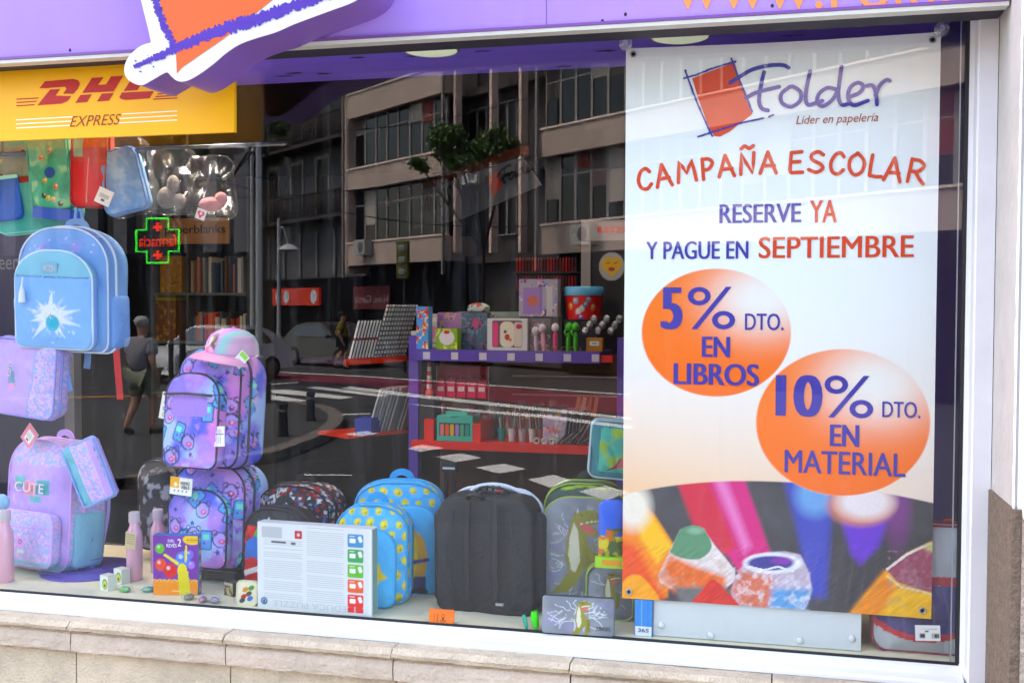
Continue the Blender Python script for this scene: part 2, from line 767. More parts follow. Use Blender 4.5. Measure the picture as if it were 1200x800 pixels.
GX1 = float(P(1126, 400)[0])          # right edge of the glass
GX0 = -3.2
GZ0, GZ1 = 1.13, 2.545

white_pvc = mat('white pvc', '#e0dde0', 0.35, var=0.12, vscale=5, k=0.95)
gasket_m = mat('black rubber', '#18191b', 0.6)
purple_panel = mat('purple fascia panel', '#a884d8', 0.22, var=0.09, vscale=1.5, coat=0.3, k=1.0)
purple_trim = mat('purple trim', '#7f4f9e', 0.4)
strip_m = mat('white strip', '#dcd8cc', 0.4, var=0.1, vscale=10)
stone_m = mat('pinkish cast stone', '#d9c3a8', 0.9, bump=.9, bscale=170, var=0.34, vscale=9, k=0.92)
stone_b = mat('pinkish cast stone worn', '#d2bca8', 0.9, bump=.8, bscale=90, var=0.22, vscale=9, k=0.9)
render_w = mat('white render', '#f1eeec', 0.9, bump=0.5, bscale=45, var=0.05, vscale=5, k=1.0)
pier_stone = mat('rough beige pier stone', '#b9a594', 0.95, bump=1.0, bscale=110, var=0.45, vscale=70)
jamb_m = mat('greyish jamb paint', '#c9bfb9', 0.85, bump=0.4, bscale=40, var=0.15, vscale=9)
jamb_dk = mat('brown bare jamb', '#85705f', 0.95, bump=1.0, bscale=130, var=0.45, vscale=60)

building = thing('shop_building', 'white rendered shop building holding the wide display window and the purple fascia', 'building', (0, 0, 0))
Xj = float(P(1165, 400, -0.05)[0])
_t = ray(1193, 400)
YW = -2.5 + Xj / (_t[0] / _t[1])       # face of the wall beside the window
zbrk = float(P(1198, 603, YW)[2])
make('wall', merge(box(Xj + .004, 3.5, YW, YW + .4, zbrk, 9.5), box(-9, 3.5, -.13, .25, 3.3, 9.5),
                   box(-9, -3.3, -.2, .2, 0, 3.3)), render_w, building)
make('roof', box(-9, 3.5, -.1, 9, 9.5, 9.8), mat('roof grey', '#777777', .9), building)
make('pier', rot(box(Xj + .012, 3.5, YW - .012, YW + .4, 0, zbrk - .003), 'Z', 0), pier_stone, building, label='rough beige stone pier to the right of the window')
# ragged lower edge of the white render above the pier
rg = []
for i in range(60):
    x = Xj + .012 + i * .012
    rg.append((x, zbrk - .004 - .008 * random.random()))
make('render_edge', prism([(Xj + .012, zbrk + .02)] + rg + [(rg[-1][0], zbrk + .02)], YW - .018, YW - .002), render_w, building)
make('jamb', box(Xj, Xj + .0035, YW + .001, .02, zbrk + .01, 2.8), jamb_m, building)
make('jamb_base', box(Xj - .006, Xj + .0115, YW - .006, -.045, .9, zbrk + .01), jamb_dk, building)
# ragged paint line down the jamb's edge
jr = [(YW - .0005, 0)]
V = []
Fc = []
n = 70
for i in range(n + 1):
    z = zbrk + .01 + (2.8 - zbrk) * i / n
    a = YW - .004
    b = YW + .012 + .012 * random.random()
    V += [(Xj - .0015, a, z), (Xj - .0015, b, z)]
    if i:
        o = 2 * i - 2
        Fc.append((o, o + 2, o + 3, o + 1))
make('paint_edge', (V, Fc), render_w, building, smooth=False)

# sill courses: single stones
zs = [float(P(300, 741, -.05)[2]), float(P(300, 758.5, -.105)[2]), float(P(300, 782.5, -.09)[2])]
joints = [-60, 79, 261, 458, 667, 905, 1140]


def stone(name, x0, x1, y0, y1, z0, z1, m_, rnd=.006):
    nx, k = max(6, int((x1 - x0) / .03)), 5
    prof = [(y1, z0), (y0 + rnd * .3, z0), (y0, z0 + rnd), (y0 - .002, (z0 + z1) / 2), (y0, z1 - rnd * 1.6), (y0 + rnd * 1.6, z1), (y1, z1)]
    V, Fc = [], []
    for i in range(nx + 1):
        x = x0 + (x1 - x0) * i / nx
        for j, (yy, zz) in enumerate(prof):
            V.append((x, yy + (random.uniform(-.0014, .0014) if 0 < j < 6 else 0), zz + random.uniform(-.001, .001) * (0 < j < 6)))
    L = len(prof)
    for i in range(nx):
        for j in range(L - 1):
            Fc.append((i * L + j, (i + 1) * L + j, (i + 1) * L + j + 1, i * L + j + 1))
    Fc.append(tuple(range(L)))
    Fc.append(tuple(nx * L + j for j in range(L))[::-1])
    return make(name, (V, Fc), m_, building, smooth=False)


for i in range(len(joints) - 1):
    a = float(P(joints[i], 750, -.105)[0]) + .0014
    b = float(P(joints[i + 1], 750, -.105)[0]) - .0014
    if i == len(joints) - 2: b = Xj - .008
    dz = random.uniform(-.001, .001)
    stone('sill_stone', a, b, -.108, .03, zs[1] + .003, zs[0] + .004 + dz, stone_m, .009)
    stone('sill_stone', a + .002, b + .001 if i < len(joints) - 2 else b, -.094 + random.uniform(-.001, .001), .03, zs[2] + .001, zs[1] - .0015, stone_b, .005)
    stone('wall_stone', a + .004, b + .003 if i < len(joints) - 2 else b, -.074, .03, zs[2] - .62, zs[2] - .002, stone_m, .003)
make('base_wall', box(-9, Xj + .004, -.06, .2, 0, zs[2] - .6), stone_m, building)
make('mortar', box(-3.3, Xj, -.055, .028, .5, zs[0] - .004), mat('grey mortar', '#3a322c', .95), building)

# window
win = thing('shop_window', 'wide white framed shop window pane mirroring the street opposite', 'window', (0, 0, 1.13))


def wmake(name, g, m_, **k):
    return make(name, tr(g, 0, 0, -1.13), m_, win, **k)


fr_b = [(.012, GZ0 - .006), (-.004, GZ0 - .006), (-.012, GZ0 - .010), (-.02, GZ0 - .024), (-.045, GZ0 - .028), (-.05, GZ0 - .034), (-.05, zs[0] + .005), (.012, zs[0] + .005)]


def rail(prof, x0, x1):
    V = [(x0, y, z) for y, z in prof] + [(x1, y, z) for y, z in prof]
    n = len(prof)
    Fc = [(i, (i + 1) % n, (i + 1) % n + n, i + n) for i in range(n)] + [tuple(range(n))[::-1], tuple(range(n, 2 * n))]
    return V, Fc


wmake('frame', rail(fr_b, GX0, GX1 + .012), white_pvc, label='white bottom rail', smooth=False)
xo = Xj - .0015
V = []
for (y, d) in [(.012, .006), (-.004, .006), (-.012, .010), (-.02, .024 * .6), (-.045, .028 * .6), (-.05, .02)]:
    V.append((GX1 + d, y))
V += [(xo, -.05), (xo, .012)]
n = len(V)
VV = [(a, b, GZ0 - .01 - .02) for a, b in V] + [(a, b, 2.62) for a, b in V]
wmake('frame', (VV, [(i, (i + 1) % n, (i + 1) % n + n, i + n) for i in range(n)] + [tuple(range(n)), tuple(range(n, 2 * n))]), white_pvc, label='white right stile', smooth=False)
wmake('frame', box(GX0, GX1 + .006, -.04, .012, GZ1 + .02, GZ1 + .1), white_pvc, label='top rail under the fascia')
g_ = merge(box(GX0, GX1 + .0065, -.0035, .004, GZ0 - .0085, GZ0 - .001), box(GX1 - .0005, GX1 + .0095, -.006, .004, GZ0 - .001, GZ1 + .0195),
           box(GX0, GX1 - .001, -.008, .004, GZ1 + .004, GZ1 + .0195))
wmake('gasket', g_, gasket_m)
wmake('spacer_bar', merge(box(GX1 - .010, GX1 - .0075, .007, .011, GZ0, GZ1), box(GX0, GX1 - .011, .007, .011, GZ1 - .003, GZ1 - .0008)),
      mat('grey aluminium spacer', '#b9bcc0', .35, .6))
pane_m = glass_mat('window glass', .88, tint=(.992, .998, .995), gloss_tint=(1, 1, 1), ior=1.5, haze=.004, dirt=.02)
wmake('glass_pane', box(GX0, GX1 + .004, 0, .006, GZ0 - .005, GZ1 + .012), pane_m, smooth=False)

# fascia
FY = -.16
zf0, zf1, zf2 = float(P(500, 38, FY)[2]), float(P(500, 42, FY)[2]), float(P(500, 46.5, FY)[2])
fas = thing('fascia_sign', 'long glossy purple shop fascia running above the window with an orange web address', 'sign', (0, FY, zf2))
fl = lambda g: tr(g, 0, -FY, -zf2)
fx0, fx1 = -3.3, Xj - .004
make('panel', fl(box(fx0, fx1, FY, FY + .02, zf0, 3.3)), purple_panel, fas)
make('lip', fl(box(fx0, fx1, FY - .006, FY + .03, zf1 + .0005, zf0 - .0005)), purple_trim, fas)
make('strip', fl(box(fx0, fx1, FY - .004, FY + .03, zf2, zf1)), strip_m, fas)
make('underside', fl(box(fx0, fx1, FY + .001, -.045, zf2 + .003, zf2 + .012)), mat('dark soffit', '#2b2533', .7), fas)
orange_m = mat('orange sign print', '#fb8f4a', .4, k=1)
make('lettering', fl(on_plane(text_geo('www.Folder', 790, 1165, -10.5, 42, 0, bold=.012), FY - .0012)), orange_m, fas)
for px in (640, 1010):
    x = P(px, 10, FY)[0]
    make('joint', fl(box(x, x + .0012, FY - .0006, FY + .001, zf0, 3.29)), mat('dark joint', '#5a4680', .6), fas)
for px, py in ((82, 59), (733, 17), (706, 25), (905, 7), (1120, 4)):
    q = P(px, py, FY)
    make('screw_hole', fl(tr(ball(.0035, 1, .4, 1.2, 6), q[0], FY, q[2])), mat('rusty hole', '#2a1c20', .8), fas)

# big relief logo on the fascia
LY = FY - .135
lg = thing('relief_logo', 'big raised white, orange and purple folder emblem standing out from the purple fascia', 'sign', (P(300, 20, FY)[0], FY, zf2))
off = Vector(lg.location)
ll = lambda g: tr(g, -off.x, -off.y, -off.z)
outl = [(150, -70), (158, -20), (165, 0), (170, 20), (174, 36), (177, 50), (165, 54), (154, 63), (147, 74), (146, 86), (152, 95), (165, 100), (178, 94), (190, 87), (196, 85), (201, 90), (208, 95),
        (218, 95), (232, 88), (250, 75), (264, 63), (280, 52.5), (300, 45), (323, 38), (346, 28), (381, 15), (416, 1.5), (434, -14), (440, -40), (430, -70)]
sm = outl[:5] + [tuple(p) for p in smooth_pts(outl[5:], 4)]
front = [(p[0], p[1]) for p in sm]
poly = [(P(a, b, LY)[0], P(a, b, LY)[2]) for a, b in front]
make('sign_body', ll(prism(poly, LY + .003, FY - .001)), mat('purple letter side', '#8d63bd', .42, var=.05), lg, smooth='auto')
make('face', ll(prism(poly, LY, LY + .0029)), mat('white acrylic face', '#dedce2', .35, k=.95), lg, smooth=False)
orp = [(178, -70), (187, 0), (193, 22), (206, 52), (207.5, 86), (214, 79), (262, 46), (320, 0), (400, -70)]
make('orange_panel', ll(on_plane(prism([(a, -b) for a, b in orp], -.0012, -.0002), LY)), mat('orange acrylic', '#f4641c', .4, k=.8), lg)
bm_ = mat('violet brush line', '#5626b8', .45, k=.7)


def fine(pts, n):
    q = smooth_pts(pts, n)
    return [(a + random.uniform(-1, 1) * .4, b + random.uniform(-1, 1) * .4) for a, b in q]


b1 = [(157, 79), (170, 73), (187, 66), (205, 58), (230, 47), (255, 37), (280, 29), (305, 22), (330, 12), (352, 5), (380, -4), (420, -20)]
b2 = [(180, -12), (184, 5), (188, 18), (193, 33), (200, 45), (205, 56)]
s1 = stroke([(a, -b) for a, b in fine(b1, 14)], [4, 14, 11], -.0016, smooth=False, rough=.42, round_cap=False)
s2 = stroke([(a, -b) for a, b in fine(b2, 9)], [9, 7], -.0018, smooth=False, rough=.5, round_cap=False)
fl_ = []
for i in range(90):
    t = random.random()
    src = b1 if random.random() < .75 else b2
    k = random.randrange(len(src) - 1)
    a = src[k][0] * (1 - t) + src[k + 1][0] * t + random.gauss(0, 2)
    b = src[k][1] * (1 - t) + src[k + 1][1] * t + random.gauss(0, 5.2)
    r = random.uniform(.4, 1.3)
    fl_.append(flat([(a + r * math.cos(q) * random.uniform(.6, 1.5), -b + r * math.sin(q)) for q in np.linspace(0, 5.2, 5)], -.0020 - .00001 * i))
make('brush_line', ll(on_plane(merge(s1, s2, *fl_), LY)), bm_, lg, smooth=False)

# yellow courier sign
DY = -.075
dh = thing('courier_sign', 'yellow express courier sign with red and white lettering fixed under the fascia', 'sign', (P(137, 120, DY)[0], DY, P(137, 160, DY)[2]))
off2 = Vector(dh.location)
dl = lambda g: tr(g, -off2.x, -off2.y, -off2.z)
dz0 = float(P(137, 160, DY)[2])
dx1 = float(P(274.5, 120, DY)[0])
make('board', dl(box(-2.9, dx1, DY, DY + .012, dz0, zf2 + .03)), mat('yellow sign board', '#ffb606', .4, var=.03, vscale=2, k=1), dh)
red_m = mat('red sign print', '#cc140a', .5, k=.85)
Q = lambda pts: [(a / 4, -b / 4) for a, b in pts]
Dp = Q([(185, 415), (212, 382), (345, 371), (368, 378), (376, 394), (366, 418), (345, 441), (296, 441), (312, 418), (306, 408), (236, 413), (226, 415)])
D2 = Q([(236, 421), (284, 418), (262, 449), (335, 452), (318, 474), (290, 487), (176, 495), (202, 462)])
H1 = Q([(386, 437), (432, 366), (486, 363), (461, 399), (497, 397), (521, 360), (578, 357), (533, 430)])
H2 = Q([(353, 484), (378, 446), (432, 443), (408, 480)])
H3 = Q([(455, 477), (478, 440), (534, 437), (511, 473)])
L1 = Q([(580, 428), (628, 355), (690, 352), (645, 424)])
L2 = Q([(560, 456), (572, 435), (722, 428), (702, 462), (590, 470), (568, 466)])
lt = merge(*[on_plane(flat(p, -.0008), DY) for p in (Dp, D2, H1, H2, H3, L1, L2)])
make('lettering', dl(lt), red_m, dh, smooth=False)
ln = []
for k in range(3):
    ya = 466 + k * 15.5
    ln.append(flat(Q([(78, ya - 2.5), (184 - 9 * k, ya - 8), (180 - 9 * k, ya - 2.5), (78, ya + 3.0)]), -.0008))
    yb = 435 + k * 12
    ln.append(flat(Q([(742 - 10 * k, yb + 4), (832, yb - 1), (832, yb + 4), (736 - 10 * k, yb + 10)]), -.0008))
for l_ in ln:
    make('red_line', dl(on_plane(l_, DY)), red_m, dh, smooth=False)
ln = []
for k in range(3):
    ya, yb = 563 + k * 19, 521 + k * 21
    f = lambda x: ya + (yb - ya) * (x - 77) / 755
    for xa, xb in ((77, 348 - k * 10), (572 - k * 10, 832)):
        ln.append(flat(Q([(xa, f(xa) - 2), (xb, f(xb) - 2), (xb, f(xb) + 2.6), (xa, f(xa) + 2.6)]), -.0008))
for l_ in ln:
    make('white_line', dl(on_plane(l_, DY)), mat('white sign print', '#fff6e0', .45, k=1), dh, smooth=False)
ex = text_geo('EXPRESS', 82, 142, -147.5, -135, -.001, bold=-.004, shear=.35)
ex = ([(v[0], v[1], v[2] + (v[0] - 112) * .05) for v in ex[0]], ex[1])
make('lettering', dl(on_plane(ex, DY)), mat('dark red print', '#a3240f', .5), dh, smooth=False, label='thin slanted dark red word EXPRESS')

# ================================================================== poster
PY = .019
SAT = 1.12
po = thing('window_poster', 'tall white and orange back-to-school poster hung inside the glass with coloured pencils at its foot', 'poster', (P(915, 700, PY)[0], PY, P(915, 715, PY)[2]))
off3 = Vector(po.location)
px0, px1 = float(P(731.5, 380, PY)[0]), float(P(1097, 380, PY)[0])
pz1 = float((P(735, 57, PY)[2] + P(1102, 38, PY)[2]) / 2)
pz0 = float((P(728, 703, PY)[2] + P(1092, 722, PY)[2]) / 2)



def sag(x, z):
    """How far the hung sheet stands back from the glass at a spot."""
    u = min(1, max(0, (x - px0) / (px1 - px0)))
    w = min(1, max(0, (z - pz0) / (pz1 - pz0)))
    return .005 * math.sin(math.pi * u) * (1 - .4 * w) + .0014 * math.sin(9 * u + 3 * w) * math.sin(math.pi * u) + .0012 * math.sin(11 * w + 2 * u)


def pl(g):
    """Lays flat print onto the gently waving sheet."""
    return ([(v[0] - off3.x, v[1] - off3.y + sag(v[0], v[2]), v[2] - off3.z) for v in g[0]], g[1]) + tuple(g[2:])


def poster_paint(X, Z):
    U, W_ = px_of(X, PY, Z)
    p = Paint(U, W_, '#f6fafa')
    p.c *= 1.02
    p.put(np.clip((W_ - 320) / 250, 0, 1) ** 1.6 * (0.75 + .25 * np.clip((900 - U) / 200, -1, 1)), '#f7c9a0')
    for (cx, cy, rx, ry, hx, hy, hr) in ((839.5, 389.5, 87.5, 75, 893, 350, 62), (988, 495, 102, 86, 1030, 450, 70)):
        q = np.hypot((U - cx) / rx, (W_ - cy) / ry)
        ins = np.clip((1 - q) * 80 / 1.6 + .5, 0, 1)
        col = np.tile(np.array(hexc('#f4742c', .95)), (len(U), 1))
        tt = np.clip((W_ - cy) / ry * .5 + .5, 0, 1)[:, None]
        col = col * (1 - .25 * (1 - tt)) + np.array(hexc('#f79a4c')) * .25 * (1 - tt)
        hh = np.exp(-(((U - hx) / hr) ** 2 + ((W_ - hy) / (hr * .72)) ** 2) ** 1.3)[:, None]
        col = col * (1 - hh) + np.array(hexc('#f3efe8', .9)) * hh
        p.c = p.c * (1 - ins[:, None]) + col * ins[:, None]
        circ = ins
    # printed pencils
    pic = Paint(U, W_, '#3f3d42')
    nz = fbm(U, W_, .05, 3)
    pic.put(.5 * np.clip((U - 930) / 200, 0, 1), '#2c2d30')
    sp_ = lambda L: smooth_pts(L, 5, closed=True)
    pic.put(np.clip((fbm(U, W_, .02, 9) - .5) * 3, 0, 1) * .25, '#77757c')
    pic.poly([(792, 560), (872, 560), (902, 645), (885, 700), (852, 650), (820, 620)], '#d9357f', soft=5)
    pic.poly([(792, 560), (828, 560), (862, 640), (850, 650), (812, 615)], '#d4364a', soft=7)
    pic.poly([(836, 560), (850, 560), (880, 640), (872, 648)], '#f08cc8', soft=9, a=.8)
    pic.poly([(918, 560), (978, 560), (972, 640), (968, 700), (950, 700), (934, 620)], '#3f49b0', soft=10)
    pic.ell(955, 580, 22, 24, '#6fa4d8', soft=16)
    pic.poly([(985, 605), (1042, 605), (1030, 640), (1008, 662), (998, 650)], '#6a38c4', soft=9)
    pic.ell(1052, 596, 14, 40, '#8a3a90', soft=14, a=.7)
    pic.ell(1009, 592, 38, 24, '#d9856a', soft=9)
    pic.ell(1014, 588, 32, 20, '#f2e6e6', soft=12)
    pic.poly([(724, 570), (742, 576), (766, 602), (790, 640), (782, 700), (724, 705)], '#f58a2c', soft=4)
    pic.poly([(742, 590), (766, 605), (788, 640), (770, 660), (750, 630)], '#ffc23c', soft=7)
    pic.ell(742, 594, 20, 26, '#f5e9d8', soft=14)
    pic.poly([(724, 630), (745, 640), (778, 700), (724, 705)], '#ec5a34', soft=10)
    # green-tipped cone
    pic.poly([(797, 621), (811, 616), (824, 620), (838, 640), (850, 654), (861, 668), (862, 680), (850, 690), (815, 695), (786, 690), (773, 682), (771, 674), (785, 645)], '#e9dcd8', soft=2)
    pic.poly([(771, 676), (785, 650), (815, 664), (850, 676), (850, 690), (790, 694)], '#e8713c', soft=8)
    pic.put(np.clip((fbm(U, W_, .12, 5) - .45) * 4, 0, 1) * ((abs(U - 815) < 45) & (W_ > 655) & (W_ < 690)) * .5, '#d8b0a0')
    pic.poly(sp_([(797, 621), (811, 616), (824, 620), (834, 640), (822, 654), (803, 655), (786, 648), (788, 640)]), '#5c8f6c', soft=1.5)
    pic.ell(815, 622, 9, 4, '#87b395', soft=4)
    pic.poly([(790, 688), (850, 688), (862, 700), (850, 712), (800, 712)], '#6d6a6a', soft=6)
    # cup pencil
    pic.poly([(856, 694), (860, 680), (868, 666), (880, 652), (900, 647), (920, 646), (938, 650), (941, 656), (947, 668), (952, 690), (948, 704), (940, 722), (880, 722), (860, 704)], '#c9b8c8', soft=2)
    pic.poly([(857, 692), (868, 668), (905, 676), (912, 716), (872, 716)], '#d97860', soft=9)
    pic.poly([(905, 690), (950, 690), (942, 716), (900, 716)], '#5f9fd4', soft=9)
    pic.put(np.clip((fbm(U, W_, .16, 8) - .5) * 5, 0, 1) * ((abs(U - 905) < 45) & (W_ > 665)) * .55, '#eeeaf0')
    pic.ell(905, 660, 34, 12.5, '#eceaf2', soft=2)
    pic.ell(903, 660, 27, 8.5, '#3c3a8c', soft=2)
    pic.ell(916, 657, 12, 4, '#8a3aa8', soft=3)
    pic.line([(878, 664), (895, 668), (912, 664), (930, 670)], 2, '#f2f0f8')
    pic.poly(sp_([(810, 714), (824, 690), (836, 679), (850, 692), (866, 714)]), '#d93a34', soft=2)
    pic.poly(sp_([(725, 704), (731, 680), (744, 673), (757, 680), (772, 706)]), '#f7a52c', soft=2)
    # right pencil
    pic.poly([(992, 724), (1038, 668), (1062, 648), (1100, 630), (1100, 730)], '#f2b93a', soft=3)
    pic.poly([(992, 724), (1036, 670), (1050, 690), (1030, 724)], '#f0903c', soft=9)
    pic.poly([(1038, 667), (1062, 649), (1100, 636), (1100, 696), (1076, 690), (1052, 682)], '#95465a', soft=2)
    pic.put(np.clip((fbm(U, W_, .2, 2) - .45) * 4, 0, 1) * ((U > 1040) & (W_ > 645) & (W_ < 690)) * .5, '#b8788c')
    pic.line([(1040, 667), (1062, 650), (1080, 641), (1100, 634)], 3, '#e6dcd4')
    pic.ell(1093, 641, 9, 5, '#c0b878', soft=4)
    pic.line([(1040, 675), (1056, 688), (1078, 692), (1100, 699)], 2.4, '#e9d0a0')
    pic.c *= (0.93 + .14 * fbm(U, W_, .5, 4))[:, None]
    gr = fbm(U * .25 + W_ * .35, W_ * .06 - U * .03, 1.0, 6)
    pic.c = np.clip(pic.c * (1 + (gr - .5)[:, None] * .55 * ((W_ > 640))[:, None]), 0, 1)
    edge = 563.5 + .00078 * np.minimum(U - 872, 0) ** 2 + .00052 * np.maximum(U - 872, 0) ** 2
    a = (np.clip((W_ - edge) / 1.5 + .5, 0, 1) * (1 - circ))[:, None]
    p.c = p.c * (1 - a) + pic.c * a
    return p


print_m = mat('satin print', '#ffffff', .5, attr=True)
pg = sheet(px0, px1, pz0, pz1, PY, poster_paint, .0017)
# the sheet sags a little between its corners
Vp = []
for v in pg[0]:
    u = (v[0] - px0) / (px1 - px0)
    w = (v[2] - pz0) / (pz1 - pz0)
    Vp.append((v[0], v[1], v[2] + (-.003 * math.sin(math.pi * u) if w > .5 else 0) * (w - .5) * 2))
make('paper', pl((Vp, pg[1], pg[2])), print_m, po, smooth=True)
PT = PY - .0012
blue_p = mat('indigo print', '#413a9e', .5)
red_p = mat('orange red print', '#e2512a', .5)
back_y = lambda v: v


def ptext(s, a, b, top, bot, m_, bold=.02, **k):
    g = on_plane(text_geo(s, a, b, -bot, -top, 0, bold=bold, **k), PT)
    # keep lettering level on its own sheet
    zc0, zc1 = P((a + b) / 2, bot, PT)[2], P((a + b) / 2, top, PT)[2]
    xs0, xs1 = P(a, (top + bot) / 2, PT)[0], P(b, (top + bot) / 2, PT)[0]
    g2 = text_geo(s, xs0, xs1, zc0, zc1, PT, bold=bold, **k)
    return make('lettering', pl(g2), m_, po, smooth=False, label='printed words ' + s)


C4 = lambda a, b, c, d: (720 + a / 2.857, 720 + b / 2.857, 300 + c / 2.857, 300 + d / 2.857)
ptext('RESERVE', 843, 939, 238.5, 261, blue_p, .032)
ptext('YA', 949, 981, 234.5, 260.5, red_p, .028)
ptext('Y PAGUE EN', 757, 877, 282.5, 303.5, blue_p, .03)
ptext('SEPTIEMBRE', 889, 1071, 276.5, 302, red_p, .022)
ptext('5', *C4(155, 228, 105, 245), blue_p, .05)
ptext('%', *C4(245, 405, 103, 245), blue_p, .01)
ptext('DTO.', *C4(437, 567, 192, 248), blue_p, .02)
ptext('EN', *C4(293, 387, 270, 338), blue_p, .04)
ptext('LIBROS', *C4(198, 485, 360, 432), blue_p, .04)
ptext('10', *C4(540, 697, 398, 537), blue_p, .05)
ptext('%', *C4(703, 868, 400, 542), blue_p, .01)
ptext('DTO.', *C4(897, 1025, 487, 541), blue_p, .02)
ptext('EN', *C4(722, 820, 565, 637), blue_p, .04)
ptext('MATERIAL', *C4(570, 975, 655, 731), blue_p, .02)
ptext('Líder en papelería', 933, 1029, 134, 147, mat('brown red print', '#b04a2c', .5), .0, shear=.25)

LET = {
    'A': ([(0, 0), (.28, .55), (.5, 1)], [(.5, 1), (.72, .55), (1, 0)], [(.16, .34), (.5, .36), (.88, .36)]),
    'C': ([(.98, .82), (.7, 1), (.3, .85), (.05, .45), (.2, .08), (.6, 0), (.98, .2)],),
    'M': ([(0, 0), (.1, .5), (.2, 1), (.36, .7), (.52, .38), (.7, .7), (.86, 1), (.95, .5), (1, 0)],),
    'P': ([(.08, 0), (.1, .5), (.12, 1)], [(.12, .98), (.6, .98), (.9, .78), (.6, .5), (.14, .44)]),
    'N': ([(0, 0), (.05, .5), (.1, 1), (.4, .55), (.85, .03), (.92, .5), (1, 1)],),
    'E': ([(.95, 1), (.12, .95)], [(.12, .95), (.06, .5), (.04, .04), (.5, .01), (1, .02)], [(.08, .5), (.8, .53)]),
    'S': ([(.92, .85), (.6, 1), (.2, .85), (.25, .6), (.7, .42), (.9, .2), (.5, 0), (.02, .12)],),
    'O': ([(.5, 1), (.1, .75), (.05, .3), (.4, 0), (.85, .2), (.95, .65), (.55, 1), (.45, .99)],),
    'L': ([(.12, 1), (.05, .5), (.02, .05)], [(.02, .05), (.5, .02), (1, .05)]),
    'R': ([(.05, 0), (.08, .5), (.1, 1)], [(.1, .98), (.6, .97), (.88, .77), (.55, .5), (.12, .46)], [(.4, .48), (.7, .2), (1, 0)]),
    '~': ([(0, .2), (.3, .8), (.65, .3), (1, .9)],),
}
glyphs = [('C', 70, 116, 472, 540, -9), ('A', 126, 178, 458, 531, -9), ('M', 192, 255, 446, 516, -8), ('P', 270, 314, 440, 508, -6), ('A', 322, 375, 430, 500, -5),
          ('N', 391, 440, 422, 493, -3), ('~', 394, 436, 400, 415, 0), ('A', 452, 508, 419, 490, -1), ('E', 546, 590, 418, 488, 0), ('S', 604, 660, 418, 487, 1), ('C', 672, 720, 421, 492, 3),
          ('O', 730, 786, 424, 496, 4), ('L', 797, 840, 430, 503, 6), ('A', 843, 900, 438, 515, 8), ('R', 916, 974, 444, 521, 10)]
gs = []
i = 0
for ch, a, b, t, bo, rt_ in glyphs:
    cx, cy = (a + b) / 2, (t + bo) / 2
    for st_ in LET[ch]:
        q = []
        for u, v in st_:
            x, y = (u - .5) * (b - a) * .9, (v - .5) * (bo - t) * .93
            an = R(-rt_)
            x, y = x * math.cos(an) - y * math.sin(an), x * math.sin(an) + y * math.cos(an)
            q.append((720 + (cx + x) / 2.667, -(20 + (cy - y) / 2.667)))
        gs.append(stroke(q, 4.2, -.00003 * i, k=5, smooth=len(st_) > 3 and ch not in 'MN'))
        i += 1
make('lettering', pl(on_plane(merge(*gs), PT)), red_p, po, smooth=False, label='arched hand-drawn orange words CAMPAÑA ESCOLAR')

LOGO_BOX = [(243, 192), (300, 170), (376, 142), (388, 185), (412, 245), (431, 303), (360, 358), (330, 374), (312, 372), (290, 330), (262, 255)]
LOGO_FRAME = [[(218, 192), (260, 180), (310, 160), (378, 140)], [(222, 168), (240, 220), (270, 295), (300, 360), (306, 372)], [(262, 374), (300, 362), (350, 346), (400, 330), (465, 316)],
              [(366, 130), (372, 148), (392, 200), (415, 255), (430, 296)], [(484, 311), (497, 305)]]
LOGO_WORD = [[(362, 206), (395, 185), (430, 165), (480, 152), (525, 150), (545, 158)], [(468, 172), (458, 215), (452, 260), (460, 285), (480, 292)], [(412, 252), (450, 234), (515, 218)],
             [(548, 218), (522, 240), (524, 268), (552, 280), (580, 262), (582, 235), (560, 218), (545, 219)], [(612, 170), (602, 215), (598, 255), (606, 274), (632, 268), (650, 262)],
             [(692, 226), (665, 222), (640, 240), (634, 266), (652, 278), (682, 258), (702, 222)], [(710, 156), (704, 200), (700, 245), (710, 274), (735, 270)],
             [(735, 250), (765, 238), (778, 218), (762, 206), (738, 220), (730, 252), (748, 276), (792, 262)], [(788, 216), (808, 216), (818, 244), (820, 274)], [(816, 246), (830, 214), (850, 198), (860, 200)]]


def logo_geo(f, sc_=1.0):
    m1 = flat([f(a, b) for a, b in LOGO_BOX], -.0001)
    m2 = strokes([[f(*p) for p in s] for s in LOGO_FRAME], 2.2 * sc_, -.0004, rough=.3, k=8)
    m3 = strokes([[f(*p) for p in s] for s in LOGO_WORD], 4.6 * sc_, -.0010, k=7)
    return m1, m2, m3


f3 = lambda a, b: (720 + a / 2.667, -(20 + b / 2.667))
m1, m2, m3 = logo_geo(f3)
make('logo_square', pl(on_plane(m1, PT)), red_p, po, smooth=False)
make('logo_outline', pl(on_plane(m2, PT)), blue_p, po, smooth=False)
make('lettering', pl(on_plane(m3, PT)), blue_p, po, smooth=False, label='hand-written indigo word Folder')
grom = mat('dark metal eyelet', '#3a3a3c', .35, .8)
for a, b in ((742.5, 64), (1093, 47), (737, 693), (1081, 715)):
    q = P(a, b, PY)
    g = tube([(q[0] + .0062 * math.cos(t), PY - .0015, q[2] + .0062 * math.sin(t)) for t in np.linspace(0, 2 * math.pi, 17)[:-1]], .0018, 6, closed=True)
    e = make('eyelet', pl(g), mat('pale metal eyelet', '#b8b8b8', .3, .8), po)
    make('hole', pl(tr(lathe([(.0048, 0), (.0048, .0004)], 14, 'y'), q[0], PY - .0012, q[2])), mat('hole black', '#141414', .9), e)
cup_m = glass_mat('clear suction cup', 3.0, tint=(.86, .87, .92), rough=.06, haze=.12)
